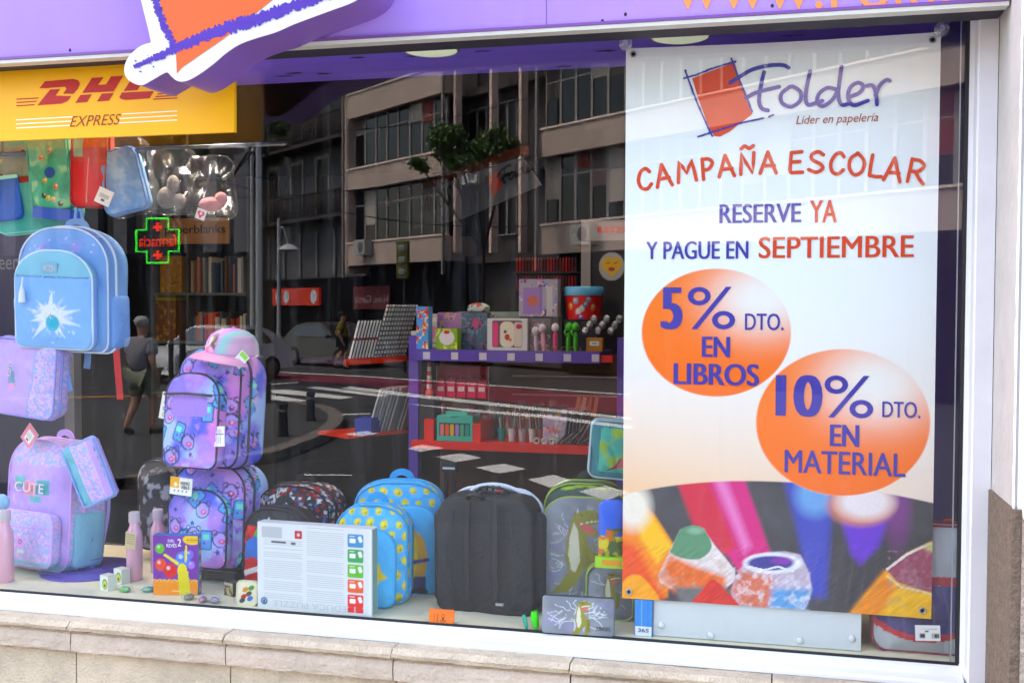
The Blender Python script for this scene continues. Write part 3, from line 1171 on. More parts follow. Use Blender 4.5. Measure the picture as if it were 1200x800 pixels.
for a, b in ((733, 51), (1104, 34)):
    q = P(a, b, .008)
    make('suction_cup', pl(tr(lathe([(.016, -.0005), (.015, .001), (.009, .003), (.006, .008), (.0075, .011), (.006, .0125)], 24, 'y'), q[0], .0125, q[2])), cup_m, po, smooth=True)
SAT = 1.0
# ================================================================== the street the window mirrors
ROADZ = -.12
asph = mat('asphalt', (.042, .042, .044), .92, bump=.5, bscale=60, var=.35, vscale=3)


def asphalt_sheet():
    return [(-300, 30, ROADZ), (300, 30, ROADZ), (300, -400, ROADZ), (-300, -400, ROADZ)], [(0, 1, 2, 3)]


structure('ground', box(-400, 400, -500, 300, -1.2, ROADZ - .02), mat('earth', (.1, .09, .08), .95))
structure('road', asphalt_sheet(), asph)
paint_w = mat('worn white road paint', '#eceae4', .7, var=.12, vscale=5, k=1)


def mark(pts, name='road_marking', z=ROADZ + .004, m_=paint_w):
    V = [tuple(G(a, b, z)) for a, b in pts]
    return structure(name, (V, [tuple(range(len(V)))]), m_)


c54 = lambda L: [(480 + a / 5.4545, 480 + b / 5.4545) for a, b in L]
c5 = lambda L: [(260 + a / 5, 400 + b / 5) for a, b in L]
for L in ([(-15, 248), (80, 221), (218, 245), (65, 269)], [(168, 300), (330, 277), (462, 307), (295, 334)],
          [(422, 369), (600, 343), (745, 378), (570, 406)], [(755, 445), (915, 415), (1035, 448), (895, 497)],
          [(1080, 520), (1250, 485), (1400, 525), (1260, 580)]):
    mark(c54(L))
for L in ([(718, 543), (845, 523), (915, 540), (800, 557)],
          [(250, 312), (290, 311), (500, 345), (440, 357), (250, 335)], [(250, 285), (370, 280), (770, 325), (705, 338), (250, 298)],
          [(490, 270), (560, 262), (985, 315), (920, 323)], [(640, 425), (870, 420), (870, 426), (640, 433)],
          [(230, 250), (440, 238), (440, 242), (230, 256)], [(480, 778), (760, 780), (760, 785), (480, 783)]):
    mark(c5(L))
mark([(410, 452.5), (500, 463), (740, 489), (740, 492), (500, 467), (400, 455)])
mark([(470, 472), (560, 480), (640, 486), (740, 499), (740, 502.5), (640, 490), (540, 481)])
mark([(262, 432.5), (420, 440), (740, 462), (740, 463.2), (420, 441), (262, 433)])
mark([(255, 433.4), (420, 441.5), (500, 447), (740, 465), (740, 486), (500, 461), (420, 451), (255, 440)], 'bus_lane', ROADZ + .003,
     mat('red bus lane', '#8a2f42', .8, bump=.3, bscale=50, var=.25, vscale=3))
mark([(0, 466), (220, 462), (220, 463.2), (0, 468)], m_=mat('yellow road paint', '#c98a3a', .7, var=.2))
mark([(112, 498), (128, 497.5), (142, 500), (149, 508), (152, 525), (151, 560), (146, 560), (147, 525), (144, 511), (138, 503), (126, 500.5), (112, 501)],
     m_=mat('flaking pale paint', '#c9c6a8', .8, var=.6, vscale=9))
# pavement with its curved kerb
outer = [(-520, 800), (-300, 745), (-90, 705), (90, 670), (230, 655), (350, 618), (480, 572), (590, 525), (655, 475), (664, 430), (620, 395), (540, 373), (440, 360), (300, 352), (150, 350), (0, 352)]
outer = smooth_pts(c5(outer), 4)
pav = [tuple(G(a, b, 0)) for a, b in outer]
far = [G(-300, 470, 0), G(-500, 560, 0)]
V = pav + [tuple(far[0]), tuple(far[1]), (-14, -4.0, 0)]
tri = geometry.tessellate_polygon([[Vector((p[0], p[1], 0)) for p in V]])
structure('pavement', (V, [tuple(t) for t in tri]), mat('dark pavement slabs', (.055, .054, .053), .85, bump=.5, bscale=14, var=.3, vscale=1.5))
kb = bpy.data.objects.new('kerb', None)
COL.objects.link(kb)
kb['kind'] = 'structure'
kst = mat('kerb stone', '#857a72', .85, bump=.4, bscale=30, var=.2, vscale=4)
for i in range(0, len(pav) - 2, 2):
    a, b = Vector(pav[i]), Vector(pav[i + 2])
    t = (b - a).normalized()
    s = Vector((-t.y, t.x, 0)) * .13
    a2, b2 = a + t * .01, b - t * .01
    V = [a2 - s, b2 - s, b2 + s, a2 + s]
    VV = [(v.x, v.y, ROADZ - .01) for v in V] + [(v.x, v.y, .012) for v in V]
    make('kerb_stone', (VV, box(0, 1, 0, 1, 0, 1)[1]), kst, kb, smooth=False)
structure('shop_pavement', box(-12, 12, -6.6, -3.5, ROADZ - .01, -.004), None)
structure('near_pavement', box(-12, 12, -3.498, -.061, ROADZ - .01, -.004), mat('pale pavement slabs', '#b9b2a6', .85, bump=.4, bscale=30, var=.2, vscale=3))  # unseen strip, made pale to bounce light up to ceiling and poster
gm = mat('grooved paving', '#3c3b3d', .6)
nt = gm.node_tree
w = nt.nodes.new('ShaderNodeTexWave'); w.inputs['Scale'].default_value = 3.6; w.inputs['Distortion'].default_value = 1.1; w.wave_profile = 'SAW'
tcn = nt.nodes.new('ShaderNodeTexCoord'); mp = nt.nodes.new('ShaderNodeMapping'); mp.inputs['Rotation'].default_value[2] = R(-5.5)
cr = nt.nodes.new('ShaderNodeValToRGB'); cr.color_ramp.elements[0].position = .86; cr.color_ramp.elements[0].color = (.045, .045, .048, 1)
cr.color_ramp.elements[1].position = .93; cr.color_ramp.elements[1].color = (.13, .125, .12, 1)
nt.links.new(tcn.outputs['Object'], mp.inputs[0]); nt.links.new(mp.outputs[0], w.inputs[0]); nt.links.new(w.outputs['Fac'], cr.inputs[0])
nt.links.new(cr.outputs[0], nt.nodes['Principled BSDF'].inputs['Base Color'])
bpy.data.objects['shop_pavement'].data.materials.append(gm)


# ------------------------------------------------------------------ buildings opposite
class Front:
    """A street front: x along it, y into the building, z up."""

    def __init__(s, px, depth, deg, v=0.0):
        q = CAM + ray(px, 360) * depth
        s.dv = np.array([-math.sin(R(deg)), math.cos(R(deg))])       # along, in the mirror
        s.nv = np.array([math.cos(R(deg)), math.sin(R(deg))])        # into the building, in the mirror
        s.o = np.array([q[0], q[1]])
        s.rz = math.degrees(math.atan2(-s.dv[1], s.dv[0]))
        s.loc = (s.o[0], -s.o[1], 0)

    def at(s, px, py, v=0.0):
        d = ray(px, py)
        o = s.o + s.nv * v - CAM[:2]
        t = (o @ s.nv) / (d[:2] @ s.nv)
        p = CAM + d * t
        return float((p[:2] - s.o) @ s.dv), float(p[2])


def windows(bd, u0, u1, n, z0, z1, v, fm, pm, transom=None, blind=None, nm='window'):
    w = (u1 - u0) / n
    for i in range(n):
        a, b = u0 + i * w, u0 + (i + 1) * w
        t = .05
        g = merge(box(a, b, v, v + .08, z0, z0 + t), box(a, b, v, v + .08, z1 - t, z1), box(a, a + t, v + .003, v + .083, z0, z1), box(b - t, b, v + .003, v + .083, z0, z1))
        if transom:
            g = merge(g, box(a + t, b - t, v + .01, v + .06, z0 + (z1 - z0) * transom, z0 + (z1 - z0) * transom + .05))
        f = make(nm, g, fm, bd, smooth=False)
        make('pane', box(a + t, b - t, v + .03, v + .04, z0 + t, z1 - t), pm, f, smooth=False)
        if blind and random.random() < .45:
            h = random.uniform(.2, .8)
            make('blind', box(a + t, b - t, v + .018, v + .0295, z1 - (z1 - z0) * h, z1 - t), random.choice([blind] + [mat('curtain %d' % q_, c_, .85) for q_, c_ in enumerate(('#6a5a58', '#8a3a34', '#3c3a5c', '#9a948c', '#4a4440'))]), f, smooth=False)


pane_d = mat('dark window pane', '#101115', .12, spec=.3)
alu = mat('pale window frames', '#8f8884', .5)
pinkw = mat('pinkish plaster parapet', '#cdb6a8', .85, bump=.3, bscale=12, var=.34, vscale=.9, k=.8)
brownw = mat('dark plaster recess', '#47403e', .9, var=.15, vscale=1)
blind_m = mat('pale blind', '#b8aea6', .8)
A = Front(520, 36.5, 50.2)
ba = thing('apartment_block', 'pinkish apartment block with long balcony parapets and window strips, mirrored in the glass', 'building', A.loc, A.rz)
u402, u519, u629 = A.at(402, 200)[0], A.at(519, 165)[0], A.at(629, 130)[0]
uR = A.at(1160, 200)[0]
lv = [(A.at(402, b)[1], A.at(402, a)[1]) for a, b in ((285, 312), (200, 225.5), (113, 142))]     # parapets (bottom, top)
lv.append((lv[2][0] + 2.95, lv[2][1] + 2.95))
lv.append((lv[2][0] + 5.9, lv[2][1] + 5.9))
TOP = lv[-1][1] + 2.6
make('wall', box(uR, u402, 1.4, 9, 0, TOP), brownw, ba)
make('wall', box(u402 - .35, u402, .05, 1.4, 3.2, TOP), pinkw, ba, label='pinkish end wall')
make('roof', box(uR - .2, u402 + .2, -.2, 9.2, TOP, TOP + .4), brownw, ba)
for wi, (ua, ub, n) in enumerate(((u519, u402 - .36, 8), (uR, u629, 20))):
    for k, (zb, zt) in enumerate(lv):
        make('parapet', merge(box(ua, ub, 0, .18, zb, zt - .06), box(ua, ua + .18, .18, 1.39, zb, zt - .06)), pinkw, ba)
        make('coping', box(ua - .05, ub + .03, -.05, .22, zt - .058, zt), mat('coping', '#e8d3c6', .8, k=.95), ba)
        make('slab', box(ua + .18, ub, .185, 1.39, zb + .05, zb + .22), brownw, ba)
        znext = lv[k + 1][0] if k + 1 < len(lv) else TOP
        nn = n if k != 0 else n
        windows(ba, ua + .2, ub - .05, nn, zt + .002, znext + .05, .3, alu, pane_d, transom=.68, blind=blind_m)
    make('ground_floor_front', box(ua, ub, 1.0, 1.39, .0, lv[0][0]), mat('dark shop front', '#09090b', .8, spec=.1), ba)
fin = mat('pink fins', '#e3c3b4', .8, k=.95)
for px in (535.5, 577.5, 612):
    u, _ = A.at(px, 200, .4)
    make('fin', box(u - .07, u + .07, .3, .55, A.at(px, 296, .4)[1], TOP), fin, ba)
for k, (zb, zt) in enumerate(lv):
    make('slab', box(u629 + .01, u519 - .01, .9, 1.39, zb - .1, zb + .15), brownw, ba)
    for pa, pb in ((548, 570), (583, 606)):
        a, b = A.at(pb, 150, 1.3)[0], A.at(pa, 150, 1.3)[0]
        windows(ba, a, b, 2, zt - .1, zt + 1.5, 1.3, alu, pane_d)
# wall-hung coolers, drain pipes and the cables slung across the street
for px, py in ((430, 290), (690, 275), (560, 205)):
    u, z = A.at(px, py, -.02)
    ac = make('air_conditioner', box(u - .42, u + .42, -.36, -.055, z - .3, z + .28), mat('cooler white', '#b5b2ac', .5), ba, smooth=False)
    make('fan_grille', tr(lathe([(.2, 0), (.2, .01), (.02, .012)], 20, 'y'), u - .1, -.361, z), mat('cooler grille', '#55565a', .5), ac)
for px in (404, 521, 631):
    u, _ = A.at(px, 200, -.03)
    make('drain_pipe', box(u - .05, u + .05, -.14, -.055, 3.0, TOP), mat('drain pipe', '#8a7f78', .5), ba)
for i, (a, b) in enumerate((((262, 150), (640, 108)), ((270, 215), (660, 262)), ((262, 232), (735, 150)))):
    p0, p1 = GD(*a, 30), GD(*b, 33)
    cpts = [tuple(p0 * (1 - f) + p1 * f - np.array([0, 0, 1.0]) * 2.0 * f * (1 - f)) for f in np.linspace(0, 1, 17)]
    solo('overhead_cable', tube(cpts, .018, 5), mat('black cable', '#111113', .6), ('top', 'lowest', 'middle')[i] + ' black cable slung across the mirrored street', 'cable', group='overhead cables')
# older building in dark grey plaster
grey_w = mat('dark grey plaster', '#57575a', .9, bump=.3, bscale=8, var=.25, vscale=.8)
dark_b = mat('dark stone balcony', '#39302e', .9, var=.2, vscale=2)
shut = mat('dark shutters', '#1a1614', .7)
bb = thing('old_apartment_house', 'sooty grey old apartment house with dark stone balconies left of the pinkish block', 'building', A.loc, A.rz)
u270 = A.at(262, 200, 1.0)[0]
make('wall', box(u402 + .02, u270, 1.0, 10, 0, 17), grey_w, bb)
make('roof', box(u402 + .02, u270 + .2, .7, 10.2, 17, 17.3), brownw, bb)
rows = [(180, 217, 344, 356), (95, 130, 346, 358)]
zr = [(A.at(365, 255, 1)[1], A.at(365, 292, 1)[1]), ]
for zi in range(4):
    zb = A.at(402, 164, 1)[1] + (zi - 1) * 3.1
    if zi > 0 or True:
        wd = (u270 - u402)
        nW = 6
        for i in range(nW):
            a = u402 + wd * (i + .28) / nW
            b = u402 + wd * (i + .72) / nW
            sgl = make('shutter_door', box(a, b, .96, 1.02, zb + .25, zb + 2.4), shut, bb)
            make('frame', merge(box(a - .09, a, .93, 1.0, zb + .2, zb + 2.5), box(b, b + .09, .93, 1.0, zb + .2, zb + 2.5), box(a - .12, b + .12, .92, 1.0, zb + 2.5, zb + 2.65)),
                 mat('pale surrounds', '#9a9690', .9), sgl)
    for j in range(2):
        a, b = u402 + .2 + wd * j / 2, u402 - .3 + wd * (j + 1) / 2
        make('balcony_slab', box(a, b, .05, 1.0, zb - .15, zb), dark_b, bb)
        rl = [box(a, b, .05, .11, zb + .9, zb + .98)]
        x = a
        while x < b:
            rl.append(box(x, x + .05, .06, .10, zb + .002, zb + .9))
            x += .16
        make('balcony_railing', merge(*rl), dark_b, bb)
z2 = A.at(402, 164, 1)[1] - 3.4
for i in range(9):
    a = u402 + wd * (i + .5) / 9
    make('mullion', box(a, a + .16, .9, 1.0, 3.2, 5.1), mat('pale mullion', '#8b8b88', .8), bb)
make('shop_front', box(u402 + .02, u270, .88, 1.0, .0, 3.1), mat('black shop front', '#0a0a0c', .8, spec=.1), bb)
sr = thing('shop_sign', 'long red shop sign with round white marks on the old grey house', 'sign', A.loc, A.rz)
a, za = A.at(372, 337, .7); b, zb = A.at(318, 357, .7)
make('board', box(a, b, .75, .88, za - .75, za), mat('red sign board', '#c8331c', .5, emis=.25), sr)
for u in (a + (b - a) * .1, a + (b - a) * .68, a + (b - a) * .86):
    make('mark', tr(lathe([(.3, 0), (.3, .01)], 20, 'y'), u, .745, za - .37), mat('white mark', '#dddde8', .5), sr)
make('lettering', text_geo('PIZZERIA', a + (b - a) * .2, a + (b - a) * .6, za - .55, za - .2, .742), mat('dark letter', '#3a0c08', .6), sr, smooth=False) if False else None
s2 = thing('hanging_banner', 'dark red banner lettered Hnos. García under the lowest parapet of the pinkish block', 'sign', A.loc, A.rz)
a, za = A.at(457, 335, .8); b, zb = A.at(414, 362, .8)
make('cloth', box(a, b, .8, .83, zb, za), mat('dark red cloth', '#6a1420', .8), s2)
make('lettering', text_geo('Hnos. García', a + .15, b - .15, zb + (za - zb) * .28, zb + (za - zb) * .62, .795, bold=.01), mat('pale letter', '#c9a8a8', .7), s2, smooth=False)

# building C across the end of the street
Cf = Front(292, 50, 84)
bc = thing('pilaster_building', 'grey office building with tall white pilasters closing the left end of the mirrored street', 'building', Cf.loc, Cf.rz)
uL = Cf.at(-160, 200)[0]
wc = mat('dull grey wall', '#2e2f33', .85, var=.2, vscale=.6)
pilm = mat('white pilaster', '#6f6f73', .8, var=.1)
make('wall', box(0, uL, .4, 8, 0, 20), wc, bc)
make('roof', box(-.1, uL + .1, .2, 8.2, 20, 20.3), wc, bc)
nP = 14
for i in range(nP + 1):
    u = uL * i / nP
    make('pilaster', box(u, u + .8, 0, .4, 4.4, 19.9), pilm, bc)
    if i < nP:
        for k in range(4):
            z0 = 5 + 3.6 * k
            windows(bc, u + .95, uL * (i + 1) / nP - .15, 1, z0, z0 + 2.4, .3, wc, pane_d)
make('shop_front', box(0, uL, .2, .4, 0, 4.2), mat('dark brown shop front', '#0c0909', .8, spec=.1), bc)
make('brick_panel', box(Cf.at(200, 180)[0], Cf.at(180, 180)[0], -.02, .0 + .0, Cf.at(190, 196)[1], 20), mat('red brick', '#8a4a34', .9, bump=.6, bscale=20, var=.3, vscale=12), bc)

# ------------------------------------------------------------------ street furniture
bol_m = mat('dark bollard iron', '#2b2a2b', .5, .3)
bl = None
for (px, yb, hh, lab) in ((364, 493, 32, 'dark iron bollard standing nearest the curved kerb'), (331.5, 511, 35, 'nearest and lowest in view of the dark iron bollards on the pavement'),
                          (313.5, 471, 40, 'farthest dark iron bollard, half behind the galaxy backpack')):
    q = G(px, yb, 0)
    if bl is None:
        bl = thing('bollard', lab, 'bollard', q, group='bollards on the pavement')
        make('post', lathe([(.085, 0), (.085, .05), (.07, .06), (.065, .42), (.075, .43), (.075, .47), (.03, .5)], 16), bol_m, bl, smooth='auto')
        make('band', lathe([(.069, .36), (.072, .365), (.072, .39), (.069, .395)], 16), mat('grey band', '#8a8a88', .4), bl)
    else:
        copy_tree(bl, lab, q)
galv = mat('galvanised pole', '#b9bbbd', .4, .4)
lampw = mat('lamp hood white', '#d9dad8', .4)


def street_lamp(base, h, arms, label):
    t = thing('street_lamp', label, 'street lamp', base, group='street lamps along the road')
    make('pole', lathe([(.12, 0), (.12, .9), (.075, .95), (.05, h), (.01, h + .03)], 14), galv, t, smooth='auto')
    for (dx, dz, s) in arms:
        pts = smooth_pts([(0, 0, h - .5), (dx * .4, 0, h - .25), (dx, 0, dz + .12 * s)], 6)
        make('arm', tube(pts, .03, 8), galv, t)
        hd = make('hood', tr(lathe([(.005, .2 * s), (.12 * s, .19 * s), (.28 * s, .1 * s), (.38 * s, 0), (.38 * s, -.02 * s), (.30 * s, -.02 * s), (.005, -.03 * s)], 28), dx, 0, dz), lampw, t, smooth='auto')
        make('glass_bowl', tr(ball(.26 * s, 1, 1, .3, 8), dx, 0, dz - .02), mat('lamp bowl', '#8b8f90', .2), hd)
    return t


q = G(304, 472, 0)
dep = 1.9 * F_PX / 110
street_lamp(q, (360 - 104) / F_PX * dep + 1.9, [(-37 / F_PX * dep, (360 - 182) / F_PX * dep + 1.9, 1.05)], 'tall street lamp with a wide white dome hood near the tree')
q = G(327, 428, 0)
dep = 1.9 * F_PX / 67
street_lamp(q, (360 - 262) / F_PX * dep + 1.9, [(12 / F_PX * dep, (360 - 296) / F_PX * dep + 1.9, .85)], 'farther street lamp with a small white dome hood in front of the old grey house')
q = G(296, 436, 0)
dep = 1.9 * F_PX / 75
street_lamp(q, (360 - 160) / F_PX * dep + 1.9, [(-2 / F_PX * dep, (360 - 186) / F_PX * dep + 1.9, .6)], 'middle street lamp with a small hood just beside the tallest lamp')

led_g = mat('green neon', '#18ff3a', .4, emis=.9, k=1)
led_r = mat('red neon', '#ff2818', .4, emis=.9, k=1)
q = GD(185, 282, 24)
xr = thing('pharmacy_cross', 'green neon pharmacy cross sign with red lettering, mirrored in reverse', 'sign', q, 180)
a_, b_ = .53, .27
cr_ = [(-b_, -.49), (b_, -.49), (b_, -.24), (a_, -.24), (a_, .24), (b_, .24), (b_, .49), (-b_, .49), (-b_, .24), (-a_, .24), (-a_, -.24), (-b_, -.24)]
make('panel', prism([(x * .97, z * .97) for x, z in cr_], 0, .12), mat('black panel', '#0c0c0c', .5), xr, smooth=False)
make('neon_tube', tube([(x, -.02, z) for x, z in cr_], .024, 6, closed=True), led_g, xr)
make('lettering', text_geo('farmacia', -.47, .47, -.13, .13, -.015), led_r, xr, smooth=False)
for z in (.3, -.32):
    make('plus', merge(box(-.11, .11, -.02, -.005, z - .035, z + .035), box(-.035, .035, -.024, -.004, z - .1, z + .1)), led_r, xr)
make('bracket', box(-.03, .03, .12, .5, -.05, .05), bol_m, xr)
make('post', tr(lathe([(.06, -q[2]), (.05, .5)], 10), 0, .5, 0), bol_m, xr)

# traffic light by the corner
q = G(474, 437, 0)
tl = thing('traffic_light', 'slim traffic light with a yellow-green housing beside the dark red banner', 'traffic light', q, 180)
make('pole', lathe([(.06, 0), (.05, 3.2)], 10), bol_m, tl)
make('housing', box(-.16, .16, -.25, -.02, 2.7, 3.75), mat('yellow green housing', '#6d6a1c', .5), tl)
for k in range(3):
    make('lens', tr(lathe([(.1, 0), (.1, .04), (.02, .05)], 16, 'y'), 0, -.25, 2.9 + .33 * k), mat('grey lens', '#9aa59a', .3), tl)


# ------------------------------------------------------------------ trees
def tree(base, h, blobs, nleaf, label, lean=(0, 0), lsz=.11, seed=1):
    rs = random.Random(seed)
    t = thing('street_tree', label, 'tree', base, group='street trees')
    top = Vector((lean[0], lean[1], h))
    parts = [tube([Vector((0, 0, -.1)), Vector((lean[0] * .3, lean[1] * .3, h * .35)), Vector((lean[0] * .6, lean[1] * .6, h * .7)), top], [.09, .06, .045, .03], 9)]
    for b in blobs:
        c = Vector(b[:3])
        st = Vector((lean[0] * .6, lean[1] * .6, h * .65))
        mid = (st + c) / 2 + Vector((rs.uniform(-.1, .1), rs.uniform(-.1, .1), -.1))
        parts.append(tube([st, mid, c], [.05, .035, .012], 6))
        for _ in range(6):
            d = Vector((rs.gauss(0, 1), rs.gauss(0, 1), rs.gauss(0, .8))).normalized() * b[3] * .9
            parts.append(tube([mid.lerp(c, rs.random()), c + d * .5, c + d], [.018, .012, .004], 5))
    make('trunk', merge(*parts), mat('bark', '#2a2420', .95, bump=.6, bscale=30, var=.3), t)
    V, Fc, C = [], [], []
    for b in blobs:
        c = Vector(b[:3])
        sub = [(c + Vector((rs.gauss(0, 1), rs.gauss(0, 1), rs.gauss(0, .7))) * b[3] * .42, b[3] * rs.uniform(.25, .45)) for _ in range(9)]
        for _ in range(int(nleaf * b[4])):
            sc, sr_ = rs.choice(sub)
            p = sc + Vector((rs.gauss(0, .5), rs.gauss(0, .5), rs.gauss(0, .4))) * sr_
            a = Vector((rs.gauss(0, 1), rs.gauss(0, 1), rs.gauss(0, .6))).normalized()
            s = a.cross(Vector((rs.gauss(0, 1), rs.gauss(0, 1), rs.gauss(0, 1)))).normalized()
            L = lsz * rs.uniform(.6, 1.2)
            i = len(V)
            V += [p, p + a * L * .5 + s * L * .25, p + a * L, p + a * L * .5 - s * L * .25]
            Fc.append((i, i + 1, i + 2, i + 3))
            k = rs.uniform(.7, 1.3)
            cc = (.10 * k, .17 * k, .035 * k) if rs.random() < .7 else (.06 * k, .12 * k, .03 * k)
            C += [cc] * 4
    make('crown', (V, Fc, C), mat('leaves', '#ffffff', .55, attr=True), t, smooth=False)


base = G(566, 440, 0)
dep = 1.9 * F_PX / 80
def loc_of(px, py, dz=0):
    q = GD(px, py, dep + dz)
    return (q[0] - base[0], q[1] - base[1], q[2])
tree(base, loc_of(560, 215)[2], [(*loc_of(522, 163), .75, 1), (*loc_of(560, 176, .5), .8, 1), (*loc_of(592, 172, 1), .5, .5), (*loc_of(492, 194), .28, .25), (*loc_of(540, 190, -.3), .4, .4)],
     3000, 'small leafy street tree in front of the pinkish block, mirrored in the glass', lsz=.15, seed=3)
base = G(214, 450, 0)
dep = 1.9 * F_PX / 89
tree(base, loc_of(235, 190)[2], [(*loc_of(210, 150), 1.1, 1.0), (*loc_of(262, 120), .9, .8), (*loc_of(316, 140, .6), .55, .55), (*loc_of(235, 168), .5, .5), (*loc_of(150, 120), 1.0, .8)],
     1100, 'larger street tree with sparse hanging leaves by the left street lamp', lsz=.2, seed=5)


# ------------------------------------------------------------------ cars
def car(loc, rz, label, col, L=4.1, W=1.72, H=1.48):
    t = thing('parked_car', label, 'car', loc, rz, group='cars in the mirrored street')
    pm = mat('car paint ' + col, col, .3, coat=.25, k=.8)
    prof = [(-2.05, .35), (-2.07, .62), (-1.95, .80), (-1.15, .95), (-.95, .98), (-.25, 1.44), (.15, 1.49), (.95, 1.46), (1.45, 1.30), (1.85, .98), (2.03, .86), (2.05, .40), (1.8, .28), (-1.85, .26)]
    prof = smooth_pts(prof, 3, closed=True)
    secs = [(-.5, .86), (-.47, .95), (-.36, 1.0), (0, 1.01), (.36, 1.0), (.47, .95), (.5, .86)]
    V = []
    n = len(prof)
    for s, k in secs:
        for (y, z) in prof:
            tum = 1 - max(0, (z - .9)) * .32
            V.append((s * W * tum, y * (.94 + .06 * k), .26 + (z - .26) * (.93 + .07 * k)))
    Fc = []
    for i in range(len(secs) - 1):
        for j in range(n):
            l = (j + 1) % n
            Fc.append((i * n + j, i * n + l, (i + 1) * n + l, (i + 1) * n + j))
    Fc += [tuple(range(n)), tuple(range((len(secs) - 1) * n, len(secs) * n))[::-1]]
    make('body', (V, Fc), pm, t, smooth='auto')
    gl = mat('car glass', '#2a3036', .05, spec=.9)
    make('windscreen', ([(-.66, -1.0, 1.0), (.66, -1.0, 1.0), (.56, -.32, 1.425), (-.56, -.32, 1.425)], [(0, 1, 2, 3)]), gl, t)
    make('rear_window', ([(-.6, 1.5, 1.30), (.6, 1.5, 1.30), (.66, 1.86, 1.02), (-.66, 1.86, 1.02)], [(0, 1, 2, 3)]), gl, t)
    for s in (-1, 1):
        make('side_window', ([(s * .845, -.75, 1.0), (s * .845, 1.35, 1.0), (s * .735, 1.0, 1.38), (s * .735, -.15, 1.38)], [(0, 1, 2, 3)]), gl, t)
        make('headlight', tr(ball(.12, 1.5, .5, .75, 8), s * .62, -1.97, .70), mat('lamp glass', '#d8dde2', .1, spec=.9), t)
        make('mirror', tr(ball(.09, 1, .7, .8, 8), s * .93, -.75, 1.02), pm, t)
        for y in (-1.28, 1.28):
            w_ = make('wheel', tr(lathe([(.14, -.1), (.31, -.1), (.32, -.07), (.32, .07), (.31, .1), (.14, .1)], 24, 'x'), s * .77, y, .32), mat('tyre', '#151515', .8), t, smooth='auto')
            make('rim', tr(lathe([(.2, -.11), (.18, .11)], 16, 'x'), s * .77, y, .32), mat('rim', '#9a9a9c', .3, .8), w_)
    make('grille', box(-.5, .5, -2.075, -2.02, .42, .58), mat('grille black', '#111111', .5), t)
    make('number_plate', box(-.26, .26, -2.10, -2.078, .36, .47), mat('plate', '#dddddd', .5), t)
    return t


car(G(252, 445, ROADZ), 200, 'white hatchback parked nose-on beyond the walking man', '#e3e4e6')
car(G(394, 428, ROADZ), 120, 'dark car standing far down the street left of the shelves of notebooks', '#2a2c33')


# ------------------------------------------------------------------ people
def skin_obj(name, verts, edges, radii, m_, parent, sub=2, root=0):
    me = bpy.data.meshes.new(name)
    me.from_pydata(verts, edges, [])
    o = bpy.data.objects.new(name, me)
    COL.objects.link(o)
    md = o.modifiers.new('s', 'SKIN')
    md.use_smooth_shade = True
    for i, r in enumerate(radii):
        me.skin_vertices[0].data[i].radius = (r, r) if not isinstance(r, tuple) else r
        me.skin_vertices[0].data[i].use_root = (i == root)
    s = o.modifiers.new('d', 'SUBSURF')
    s.levels = s.render_levels = sub
    dg = bpy.context.evaluated_depsgraph_get()
    m2 = bpy.data.meshes.new_from_object(o.evaluated_get(dg))
    bpy.data.objects.remove(o)
    o2 = bpy.data.objects.new(name, m2)
    m2.name = name
    m2.materials.clear()
    m2.materials.append(m_)
    m2.polygons.foreach_set('use_smooth', [True] * len(m2.polygons))
    COL.objects.link(o2)
    o2.parent = parent
    return o2


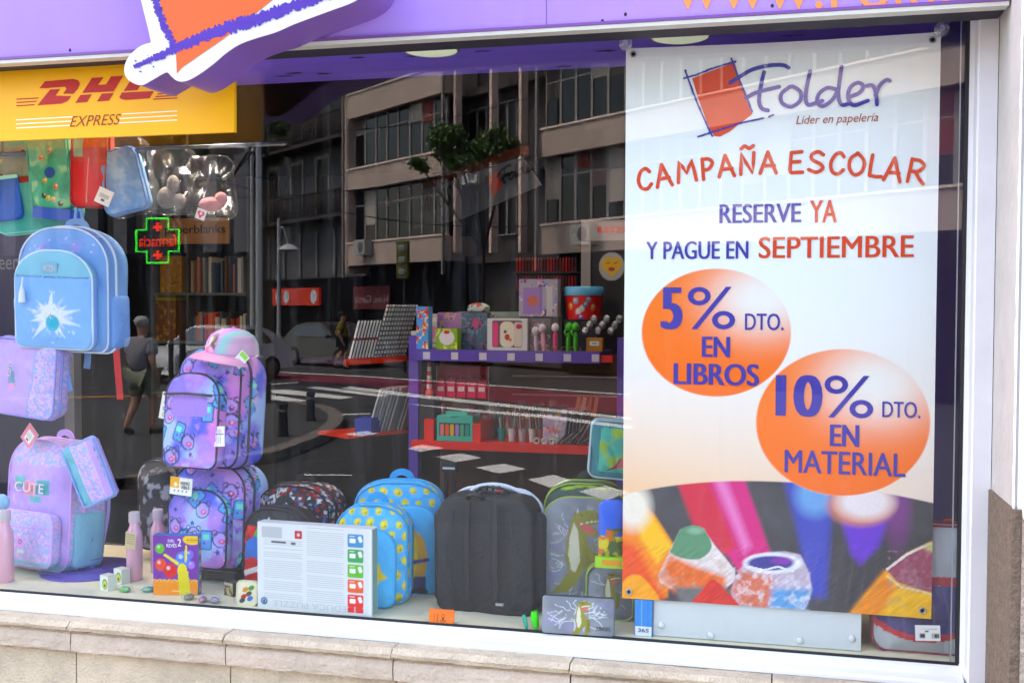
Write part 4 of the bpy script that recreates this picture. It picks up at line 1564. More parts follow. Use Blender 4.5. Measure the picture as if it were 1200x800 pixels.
def person(loc, rz, label, shirt, shorts, hair, H=1.7):
    t = thing('person', label, 'person', loc, rz, group='people in the mirrored street')
    sk = mat('skin', '#b98468', .55)
    k = H / 1.75
    j = {'pel': (0, 0, .93), 'spi': (0, .02, 1.12), 'che': (0, .02, 1.33), 'nek': (0, 0, 1.47), 'hd0': (0, -.02, 1.54), 'hd1': (0, -.03, 1.66), 'hd2': (0, -.02, 1.73),
         'hl': (.10, 0, .88), 'kl': (.11, -.14, .50), 'al': (.12, -.06, .09), 'tl': (.13, -.22, .04),
         'hr': (-.10, 0, .88), 'kr': (-.11, .02, .49), 'ar': (-.11, .24, .13), 'tr': (-.11, .13, .04),
         'sl': (.19, .02, 1.39), 'el': (.27, .10, 1.12), 'wl': (.27, -.02, .88), 'fl': (.26, -.05, .80),
         'sr': (-.19, .02, 1.39), 'er': (-.27, -.02, 1.12), 'wr': (-.25, -.18, .92), 'fr': (-.24, -.22, .85)}
    rad = {'pel': .14, 'spi': .135, 'che': .15, 'nek': .06, 'hd0': .085, 'hd1': .1, 'hd2': .07, 'hl': .1, 'kl': .062, 'al': .048, 'tl': .045, 'hr': .11, 'kr': .075, 'ar': .048, 'tr': .045,
           'sl': .075, 'el': .055, 'wl': .038, 'fl': .04, 'sr': .075, 'er': .055, 'wr': .038, 'fr': .04}
    keys = list(j)
    E_ = [('pel', 'spi'), ('spi', 'che'), ('che', 'nek'), ('nek', 'hd0'), ('hd0', 'hd1'), ('hd1', 'hd2'), ('pel', 'hl'), ('hl', 'kl'), ('kl', 'al'), ('al', 'tl'), ('pel', 'hr'), ('hr', 'kr'), ('kr', 'ar'), ('ar', 'tr'),
          ('che', 'sl'), ('sl', 'el'), ('el', 'wl'), ('wl', 'fl'), ('che', 'sr'), ('sr', 'er'), ('er', 'wr'), ('wr', 'fr')]
    sc_ = lambda p: tuple(c * k for c in p)
    body = skin_obj('body', [sc_(j[q]) for q in keys], [(keys.index(a), keys.index(b)) for a, b in E_], [rad[q] * k for q in keys], sk, t)
    lerp = lambda a, b, f: tuple(x + (y - x) * f for x, y in zip(j[a], j[b]))
    # shirt
    vs = [j['pel'], j['spi'], j['che'], (0, .01, 1.43), j['sl'], lerp('sl', 'el', .75), j['sr'], lerp('sr', 'er', .75)]
    skin_obj('shirt', [sc_(v) for v in vs], [(0, 1), (1, 2), (2, 3), (2, 4), (4, 5), (2, 6), (6, 7)], [.20 * k, .205 * k, .215 * k, .11 * k, .11 * k, .10 * k, .11 * k, .10 * k], mat('cloth ' + shirt, shirt, .85, bump=.3, bscale=12, var=.15), t)
    vs = [j['pel'], j['hl'], lerp('hl', 'kl', .85), j['hr'], lerp('hr', 'kr', .85)]
    skin_obj('shorts', [sc_(v) for v in vs], [(0, 1), (1, 2), (0, 3), (3, 4)], [.185 * k, .135 * k, .115 * k, .135 * k, .115 * k], mat('cloth ' + shorts, shorts, .85, var=.15), t)
    make('hair', tr(ball(.112 * k, .98, 1.05, .78, 10), 0, .012, 1.715 * k), mat('hair ' + hair, hair, .9, bump=1.0, bscale=60, var=.3, vscale=30), t)
    for a, b in (('al', 'tl'), ('ar', 'tr')):
        p, q_ = Vector(sc_(j[a])), Vector(sc_(j[b]))
        skin_obj('shoe', [tuple(p + Vector((0, .04, -.03))), tuple((p + q_) / 2 - Vector((0, 0, .03))), tuple(q_ + Vector((0, -.06, 0)))], [(0, 1), (1, 2)], [.055 * k, .055 * k, .045 * k], mat('dark shoes', '#16161a', .6), t)
    hm = [body]
    for (w_, f_, s) in (('wl', 'fl', 1), ('wr', 'fr', -1)):
        f0 = Vector(sc_(j[f_]))
        d = (f0 - Vector(sc_(j[w_]))).normalized()
        for i in range(4):
            p = f0 + Vector((0, (i - 1.5) * .018, -.0)) + d * .02
            l = (.065, .075, .07, .055)[i]
            skin_obj('finger', [tuple(p), tuple(p + d * l * .5), tuple(p + d * l + Vector((-s * .015, 0, 0)))], [(0, 1), (1, 2)], [.010, .009, .008], sk, t, sub=1)
        skin_obj('thumb', [tuple(f0 + Vector((0, -.03, 0))), tuple(f0 + Vector((-s * .01, -.05, -.04)))], [(0, 1)], [.011, .009], sk, t, sub=1)
    for s in (-1, 1):
        make('ear', tr(ball(.03, .4, .8, 1.1, 6), s * .108 * k, -.01, 1.64 * k), sk, t)
        make('eye', tr(ball(.013, 1, .6, .7, 6), s * .035 * k, -.125 * k, 1.655 * k), mat('eye', '#222222', .3), t)
    make('nose', tr(ball(.018, .8, 1.2, 1.4, 6), 0, -.138 * k, 1.62 * k), sk, t)
    make('mouth', tr(ball(.022, 1.2, .4, .3, 6), 0, -.118 * k, 1.575 * k), mat('lips', '#8a4a44', .5), t)
    return t


q = G(167, 508, 0)
person(q, 8, 'white-haired person in a grey T-shirt and pale shorts walking away down the pavement', '#8d8a93', '#8f937c', '#cbc6be', 1.70)
person(G(401, 432, 0), 70, 'distant person in a yellow top left of the leaning notebooks', '#7a6c14', '#22252c', '#1c1815', 1.7)
None and person(G(362, 441, 0), 140, 'distant person in grey clothes in front of the dark shop fronts', '#6f7073', '#2c2d30', '#2a2420', 1.75)
SAT = 1.22
# ================================================================== inside the shop
FZ = 1.128
dkwall = mat('dim shop wall', '#2a2830', .8)
room = thing('shop_room', 'dim shop interior with dark walls and a purple strip of ceiling behind the glass', 'room', (0, 0, 0))
make('wall', merge(box(-7, GX1 + .3, 6, 6.2, 0, 3.2), box(-7.2, -7, .1, 6.2, 0, 3.2), box(GX1 + .25, GX1 + .4, .1, 6, 0, 3.2)), dkwall, room, smooth=False)
make('side_panel', box(GX1 + .02, GX1 + .04, .03, .9, FZ, 2.6), mat('navy side panel', '#453f73', .5), room)
make('floor', box(-7, GX1 + .24, .62, 5.99, .25, .3), mat('dark shop floor', '#2b2725', .35), room)
make('under_wall', box(-7, GX1 + .24, .6, .618, .3, FZ - .03), dkwall, room)
make('ceiling', box(-7, GX1 + .24, .66, 5.99, 3.0, 3.1), mat('ceiling grey', '#3a3940', .8), room)
cm = mat('purple ceiling board', '#9078ff', .4, var=.1, vscale=2, k=1)
nt = cm.node_tree
make('ceiling_board', box(-7, GX1 + .019, .012, .65, 2.60, 2.64), cm, room)
blt = []
rs = random.Random(9)
for i in range(26):
    cx, cy = rs.uniform(-2.2, .4), rs.uniform(.25, .62)
    pts = []
    for k in range(14):
        a = 2 * math.pi * k / 14
        r = rs.uniform(.35, 1.1)
        pts.append((cx + .038 * r * math.cos(a), cy + .010 * r * math.sin(a)))
    V = [(x, y, 2.5985 - .00002 * i) for x, y in pts] + [(cx, cy, 2.5985 - .00002 * i)]
    o = make('scuff', (V, [(k, (k + 1) % 14, 14) for k in range(14)]), mat('dark scuff', '#2e2850', .7), room, smooth=False)
lampm = mat('ceiling lamp disc', '#d6e0cc', .5, emis=.055, k=1)
fill_lamp_m = mat('added fill lamp disc', '#fff4e4', .5, emis=14, k=1)  # only for the added fill lamps, which stay out of view
for px, lab in ((505, 'lit round ceiling lamp above the glass, left of the poster'), (797, 'lit round ceiling lamp just above the poster')):
    q = PZ(px, 57 if px < 600 else 41, 2.598)
    t = thing('ceiling_or_fill_lamp', lab, 'lamp', (q[0], q[1], 2.594), group='round ceiling lamps')
    make('disc', lathe([(.071, .004), (.071, -.003), (.060, -.006), (.01, -.007)], 32), lampm, t, smooth='auto')
    make('rim', tube([(.0745 * math.cos(a), .0745 * math.sin(a), 0) for a in np.linspace(0, 2 * math.pi, 41)[:-1]], .004, 6, closed=True), mat('lamp rim', '#b5b9b4', .3, .5), t)
deck = thing('display_deck', 'cream display board running along the foot of the window under the bags', 'shelf', (-.8, .3, FZ))
make('board', tr(box(-3.3, GX1 + .018, .0075, .56, FZ - .03, FZ), .8, -.3, -FZ), mat('cream display board', '#e6dcc0', .45, var=.08, vscale=4, k=.9), deck)
make('edge_strip', tr(box(-3.3, GX1 + .018, .562, .57, FZ - .06, FZ + .004), .8, -.3, -FZ), mat('deck edge', '#55504a', .5), deck)


# ------------------------------------------------------------------ bag building
def outline(w, h, rt, rb, n):
    rtx, rtz = rt if isinstance(rt, tuple) else (rt, rt)
    pts = []
    a = lambda cx, cz, rx, rz, t0, t1, k: [(cx + rx * math.cos(t0 + (t1 - t0) * i / k), cz + rz * math.sin(t0 + (t1 - t0) * i / k)) for i in range(k + 1)]
    pts += [(0, 0)] + a(w / 2 - rb, rb, rb, rb, -math.pi / 2, 0, 10)
    pts += a(w / 2 - rtx, h - rtz, rtx, rtz, 0, math.pi / 2, 20)
    pts += a(-w / 2 + rtx, h - rtz, rtx, rtz, math.pi / 2, math.pi, 20)
    pts += a(-w / 2 + rb, rb, rb, rb, math.pi, 1.5 * math.pi, 10)
    P_ = np.array(pts + [pts[0]])
    s = np.concatenate([[0], np.cumsum(np.hypot(*(P_[1:] - P_[:-1]).T))])
    t = np.linspace(0, s[-1], n + 1)[:-1]
    return np.stack([np.interp(t, s, P_[:, 0]), np.interp(t, s, P_[:, 1])], 1)


def shell(w, h, d, rt, rb, puff=.02, n=160, k=34, paint=None, wr=.003, seed=0, z0=0, cx=0, yf=None, side=None):
    """A stuffed cloth shell: back at +d/2, rounded front at -d/2 - puff."""
    O = outline(w, h, rt, rb, n)
    c = np.array([0, h * .5])
    R_ = []
    R_.append((O - c) * .5 + c), R_.append((O - c) * .93 + c)
    ys = [np.full(n, d / 2), np.full(n, d / 2)]
    ns = max(4, int(d / .008)) if paint else 6
    for i in range(ns + 1):
        f = i / ns
        R_.append((O - c) * (1 + .02 * math.sin(math.pi * f) - .03 * (1 - f) ** 3) + c)
        ys.append(np.full(n, d / 2 - d * f))
    for i in range(1, k + 1):
        q = 1 - i / k
        q = max(q, .004)
        R_.append((O - c) * q + c)
        ys.append(np.full(n, -d / 2 - puff * (1 - q ** 2.6)))
    X = np.concatenate([r[:, 0] for r in R_])
    Z = np.concatenate([r[:, 1] for r in R_])
    Y = np.concatenate(ys)
    if wr:
        m_ = np.clip((d / 2 - Y) / d, 0, 1)
        Y = Y + (fbm(X + seed, Z, 14 + seed % 5, seed, 3) - .5) * wr * 2.4 * m_
        Y = Y + (np.clip(np.sin((X * 1.3 + Z * .8 + fbm(X, Z, 9, seed + 2) * .12) * 70), .6, 1) - .6) * wr * .6 * m_
        X = X * (1 + (fbm(Y + seed, Z, 10, seed + 4, 2) - .5) * wr * 6)
    V = list(zip((X + cx).tolist(), Y.tolist(), (Z + z0).tolist()))
    if yf is not None:
        V = [(a, b + yf, c_) for a, b, c_ in V]
    Fc = []
    for i in range(len(R_) - 1):
        for j in range(n):
            l = (j + 1) % n
            Fc.append((i * n + j, i * n + l, (i + 1) * n + l, (i + 1) * n + j))
    Fc.append(tuple(range(n)))
    Fc.append(tuple((len(R_) - 1) * n + j for j in range(n))[::-1])
    if paint is None:
        return V, Fc
    xs = X + np.sign(X) * np.clip(Y + d / 2, 0, d)
    p = paint(xs, Z)
    if side is not None:
        p.put((Y > -d / 2 + .002).astype(float), side)
    return V, Fc, [tuple(q) for q in p.c]


def edge_tube(w, h, rt, rb, y, r, z0=0, cx=0, s=1.0, n=80, sag=0):
    O = outline(w, h, rt, rb, n)
    c = np.array([0, h * .5])
    O = (O - c) * s + c
    return tube([(p[0] + cx, y, p[1] + z0) for p in O], r, 6, closed=True)


cloth = mat('printed cloth', '#ffffff', .75, attr=True, bump=.25, bscale=900, weave=True)
gloss = mat('printed card', '#ffffff', .3, attr=True)
matte = mat('printed matte card', '#ffffff', .55, attr=True)
sheen = mat('glittery cloth', '#ffffff', .45, attr=True, bump=.2, bscale=700)


def backpack(label, loc, w, h, d, rz=0, rx=0, ry=0, paint=None, trim='#333333', rt=None, rb=.03, puff=.025, pocket=None, ppaint=None, pdepth=.035, strap='#444444',
             group=None, seed=1, wr=.0055, handle=True, sidep=None, cat='backpack', name='backpack', body_m=None, zipline=True, hcol=None, straps=True, n=200, k=42, side=None):
    t = thing(name, label, cat, loc, rz, rx, ry, group)
    rt = rt or (w * .42, h * .26)
    tm, sm_ = mat('trim ' + trim, trim, .6), mat('strap ' + strap, strap, .8, bump=.3, bscale=200)
    make('body', shell(w, h, d, rt, rb, puff, n, k, paint, wr, seed, side=side), body_m or cloth, t, smooth=True)
    make('piping', edge_tube(w, h, rt, rb, -d / 2 - .001, .0028, s=1.004), tm, t)
    if zipline:
        make('zip', edge_tube(w, h, rt, rb, -d / 2 + d * .34, .0042, s=1.022), tm, t)
        make('zip_puller', tr(ball(.006, .8, .5, 2.2, 6), w * .38, -d / 2 + d * .3, h * .86), mat('metal puller', '#b9b9bd', .3, .8), t)
    if handle:
        hm = mat('strap ' + (hcol or strap), hcol or strap, .8)
        a = smooth_pts([(-w * .12, d * .15, h * .97), (-w * .09, d * .12, h + .012), (0, d * .12, h + .02), (w * .09, d * .12, h + .012), (w * .12, d * .15, h * .97)], 5)
        make('handle', ribbon(a, .018, .004, up=(0, 1, 0)), hm, t, smooth=False)
    if straps:
        for s in (-1, 1):
            a = smooth_pts([(s * w * .2, d * .5, h * .9), (s * w * .30, d * .62, h * .75), (s * w * .36, d * .66, h * .45), (s * w * .34, d * .52, h * .08)], 5)
            make('strap', ribbon(a, .045, .012), sm_, t, smooth=False)
    if sidep:
        for s in (-1, 1):
            g = shell(d * .8, h * .42, .03, (d * .1, .02), .015, .012, 60, 10)
            g = rot(g, 'Z', 90 * s)
            make('side_pocket', tr(g, s * (w / 2 - .006), 0, .012), mat('pocket ' + sidep, sidep, .75, bump=.3, bscale=100), t, smooth=True)
    if pocket:
        pw, ph, pz, prt = pocket[:4]
        pcx = pocket[4] if len(pocket) > 4 else 0
        yb = -d / 2 - puff * .72 - pdepth / 2 + .006
        pk = make('front_pocket', shell(pw, ph, pdepth, prt, .025, .014, n, k - 8, (lambda X, Z: ppaint(X, Z)) if ppaint else None, wr * .8, seed + 3, z0=pz, cx=pcx, yf=yb), body_m or cloth, t, smooth=True)
        make('pocket_zip', edge_tube(pw, ph, prt, .025, yb - pdepth / 2 + .004, .0032, z0=pz, cx=pcx, s=1.01), tm, pk)
    return t


def box_thing(name, label, cat, loc, w, h, d, paint, rz=0, rx=0, sidecol='#cccccc', group=None, step=.0022, m_=None, ry=0):
    """A carton: base centre of its front at loc; the front is printed."""
    t = thing(name, label, cat, loc, rz, rx, ry, group)
    make('carton', box(-w / 2, w / 2, 0, d, 0, h), mat('card ' + sidecol, sidecol, .5), t, smooth=False)
    g = sheet(-w / 2 + .0006, w / 2 - .0006, .0006, h - .0006, -.0007, paint, step)
    make('printed_front', g, m_ or gloss, t, smooth=False)
    return t


def onfloor(px0, px1, yt, yb, z=FZ):
    q = PZ((px0 + px1) / 2, yb, z)
    Y = q[1]
    w = float(P(px1, (yt + yb) / 2, Y)[0] - P(px0, (yt + yb) / 2, Y)[0])
    h = float(P((px0 + px1) / 2, yt, Y)[2] - z)
    return q, w, h


def at(px0, px1, yt, yb, Y):
    q = P((px0 + px1) / 2, yb, Y)
    w = float(P(px1, (yt + yb) / 2, Y)[0] - P(px0, (yt + yb) / 2, Y)[0])
    h = float(P((px0 + px1) / 2, yt, Y)[2] - q[2])
    return q, w, h


def tag(parent, loc, w, h, paint, rz=0, ry=0, rx=0, name='price_tag', label=None, cord=None):
    g = sheet(-w / 2, w / 2, -h / 2, h / 2, 0, paint, .0018)
    g2 = rot(rot(box(-w / 2, w / 2, .0008, .0022, -h / 2, h / 2), 'Y', ry), 'Z', rz)
    g = rot(rot(g, 'Y', ry), 'Z', rz)
    o = make(name, tr(g, *loc), matte, parent, smooth=False, label=label)
    make('card_back', tr(g2, *loc), mat('tag card', '#e9e6e0', .6), o, smooth=False)
    if cord:
        make('cord', tube([loc, cord], .0008, 4), mat('white cord', '#eeeeee', .7), o)
    return o


rnd = np.random.RandomState(11)


# ---------------- painters
def star(p, cx, cz, r, col, rotd=0, n=5):
    pts = []
    for i in range(2 * n):
        a = R(rotd) + math.pi * i / n
        rr = r if i % 2 == 0 else r * .45
        pts.append((cx + rr * math.sin(a), cz + rr * math.cos(a)))
    return p.poly(pts, col, soft=.001)


def galaxy(seed, w=.3, h=.4, dense=1.0):
    rs_ = np.random.RandomState(seed)

    def f(X, Z):
        p = Paint(X, Z, '#9a86dc')
        n1, n2, n3 = fbm(X, Z, 7, seed), fbm(X, Z, 9, seed + 5), fbm(X, Z, 12, seed + 9)
        p.put(np.clip((n1 - .46) * 8, 0, 1), '#5a66d4')
        p.put(np.clip((n2 - .5) * 6, 0, 1), '#c79be6')
        p.put(np.clip((n3 - .50) * 8, 0, 1), '#b4ccf8')
        p.put(np.clip((n2 * n1 - .3) * 9, 0, 1) * .8, '#e58fd6')
        for _ in range(int(60 * dense)):
            x, z = rs_.uniform(-w * .8, w * .8), rs_.uniform(0, h)
            p.ell(x, z, .0012, .0012, '#f4eefe')
        for _ in range(int(11 * dense)):
            x, z, r = rs_.uniform(-w * .75, w * .75), rs_.uniform(0, h), rs_.uniform(-40, 40)
            p.rect(x, z, .036, .054, '#1c2452', r, .007)
            p.rect(x, z, .030, .048, '#5fa6e6', r, .005)
            c_, s_ = math.cos(R(r)), math.sin(R(r))
            p.rect(x - .008 * -s_, z + .008 * c_, .019, .015, '#8fe6c8', r, .002)
            p.ell(x + .009 * s_ + .005, z - .009 * c_, .003, .003, '#e25aa8')
            p.ell(x + .009 * s_ - .005, z - .009 * c_, .003, .003, '#35358a')
        for _ in range(int(10 * dense)):
            x, z = rs_.uniform(-w * .75, w * .75), rs_.uniform(0, h)
            p.ring(x, z, .021, .003, '#26264e')
            p.ell(x, z, .016, .016, '#b7a8ea', a=.8)
            p.ell(x + .004, z - .005, .009, .007, '#d8508c')
            p.ell(x + .004, z - .004, .004, .003, '#f7c4e0')
            p.ring(x - .016, z + .018, .007, .0024, '#26264e')
            p.ring(x + .016, z + .018, .007, .0024, '#26264e')
        for _ in range(int(10 * dense)):
            star(p, rs_.uniform(-w * .75, w * .75), rs_.uniform(0, h), .009, '#2f3a94', rs_.uniform(0, 60))
        for _ in range(int(9 * dense)):
            x, z = rs_.uniform(-w * .75, w * .75), rs_.uniform(0, h)
            a = rs_.uniform(0, 6)
            p.poly([(x + .014 * math.cos(a), z + .014 * math.sin(a)), (x + .012 * math.cos(a + 2), z + .012 * math.sin(a + 2)), (x + .014 * math.cos(a + 4), z + .014 * math.sin(a + 4))], '#a884f0', soft=.001)
            p.line([(x, z), (x + .014 * math.cos(a), z + .014 * math.sin(a))], .0014, '#4a3c9c')
        return p
    return f


def glitter(base, cols, sc=.0042, seed=1):
    def f(X, Z):
        p = Paint(X, Z, base)
        p.cells(sc, cols, seed)
        return p
    return f


def plain(col, v=.0):
    def f(X, Z):
        p = Paint(X, Z, col)
        return p
    return f


# ---------------- 1 big pale blue snow-star backpack, hanging
q, w, h = at(38, 139, 268, 409, .20)


def blue_body(X, Z):
    p = Paint(X, Z, '#86b0e2')
    p.put(np.clip((fbm(X, Z, 9, 3) - .45) * 3, 0, 1) * .5, '#6f96d6')
    rs_ = np.random.RandomState(3)
    for _ in range(40):
        p.ell(rs_.uniform(-w / 2, w / 2), rs_.uniform(h * .7, h), .0022, .0022, '#cfe0f8' if rs_.rand() < .6 else '#c48fd8')
    for cx_, cz_ in ((-w * .18, h * .84), (w * .16, h * .85)):
        for i in range(6):
            a = math.pi * i / 6
            p.line([(cx_ - .022 * math.cos(a), cz_ - .022 * math.sin(a)), (cx_ + .022 * math.cos(a), cz_ + .022 * math.sin(a))], .0018, '#b79be0')
    return p


def blue_pocket(X, Z):
    p = Paint(X, Z, '#8fbcee')
    pw, ph = w * .82, h * .78
    p.put((Z > ph * .74).astype(float), '#8cc4d8')
    cx_, cz_ = .0, ph * .33
    rs_ = np.random.RandomState(5)
    for i in range(20):
        a = R(i * 18 + rs_.uniform(-4, 4))
        r = rs_.uniform(.055, .10) * (1 if i % 2 else .8)
        p.poly([(cx_ + .014 * math.cos(a + 1.5), cz_ + .014 * math.sin(a + 1.5)), (cx_ + r * math.cos(a), cz_ + r * .85 * math.sin(a)), (cx_ + .014 * math.cos(a - 1.5), cz_ + .014 * math.sin(a - 1.5))],
               '#eef2ee' if i % 3 else '#c9d6f2', soft=.001, a=.85)
    p.ell(cx_, cz_, .030, .034, '#e9efee', soft=.006)
    p.ell(cx_ + .006, cz_ - .018, .022, .022, '#49b2cc', soft=.004)
    for _ in range(60):
        a, r = rs_.uniform(0, 6.3), rs_.uniform(0, .09)
        p.ell(cx_ + r * math.cos(a), cz_ + r * .8 * math.sin(a), .0014, .0014, rs_.choice(['#ffffff', '#b9d2f4', '#d9b4c8', '#4aa8cc']))
    for x, z in ((-.055, .05), (.06, .085), (-.05, .10), (.07, .045)):
        for i in range(3):
            a = math.pi * i / 3
            p.line([(x - .007 * math.cos(a), z - .007 * math.sin(a)), (x + .007 * math.cos(a), z + .007 * math.sin(a))], .0014, '#e7eefa')
    p.line([(-pw / 2, ph * .735), (pw / 2, ph * .735)], .003, '#4f6fae')
    return p


bp = backpack('big pale blue backpack printed with a white snow star, hanging at the left', q, w, h, .10, rz=0, rx=3, ry=2, paint=blue_body, trim='#dbe8f6', strap='#7ea6dc', hcol='#8fb4e4',
              pocket=(w * .86, h * .78, .012, (w * .38, h * .24)), ppaint=blue_pocket, rt=(w * .42, h * .30), seed=4, straps=False, sidep='#7ea6dc')
yy = -.10 / 2 - .057
bd = make('badge', box(-.024, .024, yy - .004, yy, h * .64, h * .72), mat('pale blue badge', '#8fb6cc', .4), bp)
make('lettering', text_geo('FROZEN', -.018, .018, h * .655, h * .70, yy - .0045, bold=.02), mat('silver print', '#dfe9ee', .3), bd, smooth=False)
make('tassel', merge(tube([(-w * .3, yy - .004, h * .60), (-w * .3, yy - .008, h * .53)], .0025, 6), tr(lathe([(.010, -.045), (.008, -.02), (.003, 0)], 12), -w * .3, yy - .008, h * .53)), mat('white tassel', '#e8ecf4', .6), bp)
make('hanging_loop', tube(smooth_pts([(-.014, .02, h), (-.006, .02, h + .055), (0, .02, h + .07), (.008, .02, h + .055), (.018, .02, h)], 5), .005, 6), mat('loop blue', '#8fb4e4', .7), bp)
make('strap_tail', ribbon([(.02, .03, .02), (.018, .03, -.03), (.016, .028, -.058)], .02, .003), mat('strap #7ea6dc', '#7ea6dc', .8), bp)
make('key_ring', tube([(-w * .52 + .011 * math.cos(a), -.02, h * .60 + .011 * math.sin(a)) for a in np.linspace(0, 6.28, 17)[:-1]], .0014, 5, closed=True), mat('metal puller', '#b9b9bd', .3, .8), bp)
make('cloth_puff', tr(shell(.055, .06, .025, .02, .02, .008, 50, 10, None, .003, 6), -w * .53, -.02, h * .28), mat('pale teal puff', '#a7cdd8', .7), bp, smooth=True)
solo('coat_rail', merge(tube([(-3, .22, 2.34), (-1.3, .22, 2.34)], .006, 8), *[tube([(x, .22, 2.34), (x, .22, 2.6)], .003, 6) for x in (-2.2, -1.6)]), mat('steel rail', '#5c5d60', .3, .8),
     'thin dark metal rail from which the bags hang at the top left', 'rail')

# ---------------- hanging bags at the very top left
q, w, h = at(3, 92, 158, 271, .30)


def teal_p(X, Z):
    p = Paint(X, Z, '#54b8ac')
    p.put(np.clip((fbm(X, Z, 20, 2) - .4) * 3, 0, 1) * .4, '#7fd4c8')
    p.rect(-w * .05, h * .72, w * .5, h * .30, '#9aa79a')
    p.rect(-w * .05, h * .52, w * .5, .02, '#a03a2c')
    p.rect(w * .15, h * .72, .01, h * .3, '#d8cf28')
    for x, z in ((-w * .28, h * .75), (-w * .28, h * .58), (0, h * .8)):
        p.ell(x, z, .008, .01, '#e4d3a0').ell(x, z + .004, .006, .004, '#5a3020')
    return p


t = backpack('teal hanging bag with a bright blue mesh side pocket, top left corner', q, w, h, .07, rz=8, ry=-6, paint=teal_p, trim='#8fe0d8', strap='#3aa090', rt=(.04, .03), rb=.05, seed=8, cat='bag', name='hanging_bag', straps=False,
             handle=False)
make('blue_pocket', tr(shell(w * .42, h * .42, .03, (.01, .008), .02, .01, 60, 14, None, .003, 2), -w * .27, -.055, h * .12), mat('bright blue mesh', '#2a63c8', .6, bump=.5, bscale=400), t, smooth=True)
make('pocket_trim', cbox(-w * .27, -.075, h * .55, w * .44, .008, .010), mat('aqua trim', '#a6ece2', .6), t)
q, w, h = at(43, 88, 160, 246, .22)


def jungle(X, Z):
    p = Paint(X, Z, '#4fb592')
    p.put(np.clip((fbm(X, Z, 22, 6) - .5) * 5, 0, 1), '#2f9a78')
    p.put(np.clip((fbm(X, Z, 30, 8) - .56) * 6, 0, 1), '#9ad8a8')
    p.put(np.clip((Z - h * .62) * 12, 0, 1) * .6, '#8fa08c')
    p.ell(.006, h * .5, .018, .016, '#2450a4')
    for x, z, c_ in ((-.02, h * .2, '#3a2a22'), (-.006, h * .16, '#e8d040'), (.01, h * .13, '#e6c8a0'), (.022, h * .3, '#e87828'), (.028, h * .06, '#3a2a22'), (-.012, h * .4, '#e0b838'), (-.018, h * .72, '#d07840'), (.012, h * .8, '#c8a878')):
        p.ell(x, z, .008, .008, c_).ell(x + .003, z + .003, .003, .003, '#f4ecd8').ell(x - .003, z - .003, .002, .002, '#201814')
    return p


t = backpack('green jungle-print pencil case with a blue underside, hanging in front of the teal bag', q, w, h, .03, rz=0, ry=-6, paint=jungle, trim='#2fae90', rt=(.008, .008), rb=.008, seed=3, cat='pencil case', name='pencil_case', straps=False,
             handle=False, puff=.006, group='hanging pencil cases')
make('blue_base', rot(box(-w * .48, w * .5, -.02, .03, -.028, .004), 'Y', 12), mat('blue zip base', '#1f54b8', .6), t)
q, w, h = at(88, 128, 150, 242, .20)


def redp(X, Z):
    p = Paint(X, Z, '#d3242c')
    p.put((Z > h * .56).astype(float) * .55, '#b4584c')
    p.rect(-w * .28, h * .78, w * .3, h * .32, '#9cc0ac')
    p.line([(-.004, .01), (.004, h * .6)], .003, '#e8a8a8')
    return p


t = backpack('red hanging pouch with a white zip, between the green case and the blue one', q, w, h, .04, rz=0, ry=2, paint=redp, trim='#a81820', rt=(.01, .01), rb=.02, seed=5, cat='pouch', name='hanging_pouch', straps=False, handle=False, puff=.008)
q, w, h = at(132, 176, 158, 248, .22)


def bluep(X, Z):
    p = Paint(X, Z, '#7fa8da')
    p.put(np.clip((fbm(X, Z, 25, 4) - .5) * 6, 0, 1), '#a9c8e6')
    return p


t = backpack('light blue pouch in clear wrapping with a square white tag, hanging at the top', q, w, h * .8, .05, rz=10, ry=-14, paint=bluep, trim='#6a90c8', rt=(.02, .03), rb=.02, seed=6, cat='pouch', name='hanging_pouch', straps=False, handle=False, puff=.012, wr=.007)


def whitetag(X, Z):
    p = Paint(X, Z, '#f2f2f0')
    p.rect(0, .002, .03, .012, '#d8d8d4')
    for i in range(4):
        p.line([(-.012, .006 - i * .003), (.012, .006 - i * .003)], .0009, '#8a8a8a')
    p.rect(0, -.010, .010, .006, '#2a2a2a')
    return p


tag(t, (-w * .35, -.06, h * .22), .044, .044, whitetag, ry=38)
wrap = glass_mat('clear wrapping film', .6, tint=(.97, .98, .98), rough=.2, haze=.03, bump=.5, bscale=60, ior=1.4)


def crumple(w, h, d, seed, amp=.02):
    g = shell(w, h, d, (w * .2, h * .2), .03, .02, 70, 14, None, .01, seed)
    V = np.array(g[0])
    V[:, 0] += (fbm(V[:, 1] * 3 + seed, V[:, 2], 18, seed) - .5) * amp
    V[:, 1] += (vnoise(V[:, 0], V[:, 2], 30, seed + 3) - .5) * amp
    return V.tolist(), g[1]


make('wrapping', tr(crumple(w * 1.25, h, .07, 4), .01, 0, -.01), wrap, t, smooth=True)
q, w, h = at(176, 230, 170, 252, .34)
t = thing('wrapped_toy', 'grey and white soft toy in clear crumpled wrapping, hanging left of the pink one', 'toy', q, 0)
make('toy', merge(tr(ball(.03, 1, .7, 1.1), -.02, 0, .05), tr(ball(.022, 1, .7, 1), .02, 0, .04), tr(ball(.02, 1, .6, 1.3), 0, 0, .09)), mat('grey plush', '#8d8480', .9, bump=.5, bscale=120), t)
make('wrapping', crumple(w * .9, h * .95, .05, 7, .03), wrap, t, smooth=True)
q, w, h = at(222, 274, 180, 258, .32)
t = thing('wrapped_toy', 'pink and white toy in clear wrapping with a pink heart tag, hanging', 'toy', q, 0)
make('toy', merge(tr(ball(.03, 1.3, .7, .7), 0, 0, .045), tr(ball(.02, 1, .7, 1), .03, 0, .06)), mat('pink plush', '#d9a0a4', .9, bump=.5, bscale=120), t)
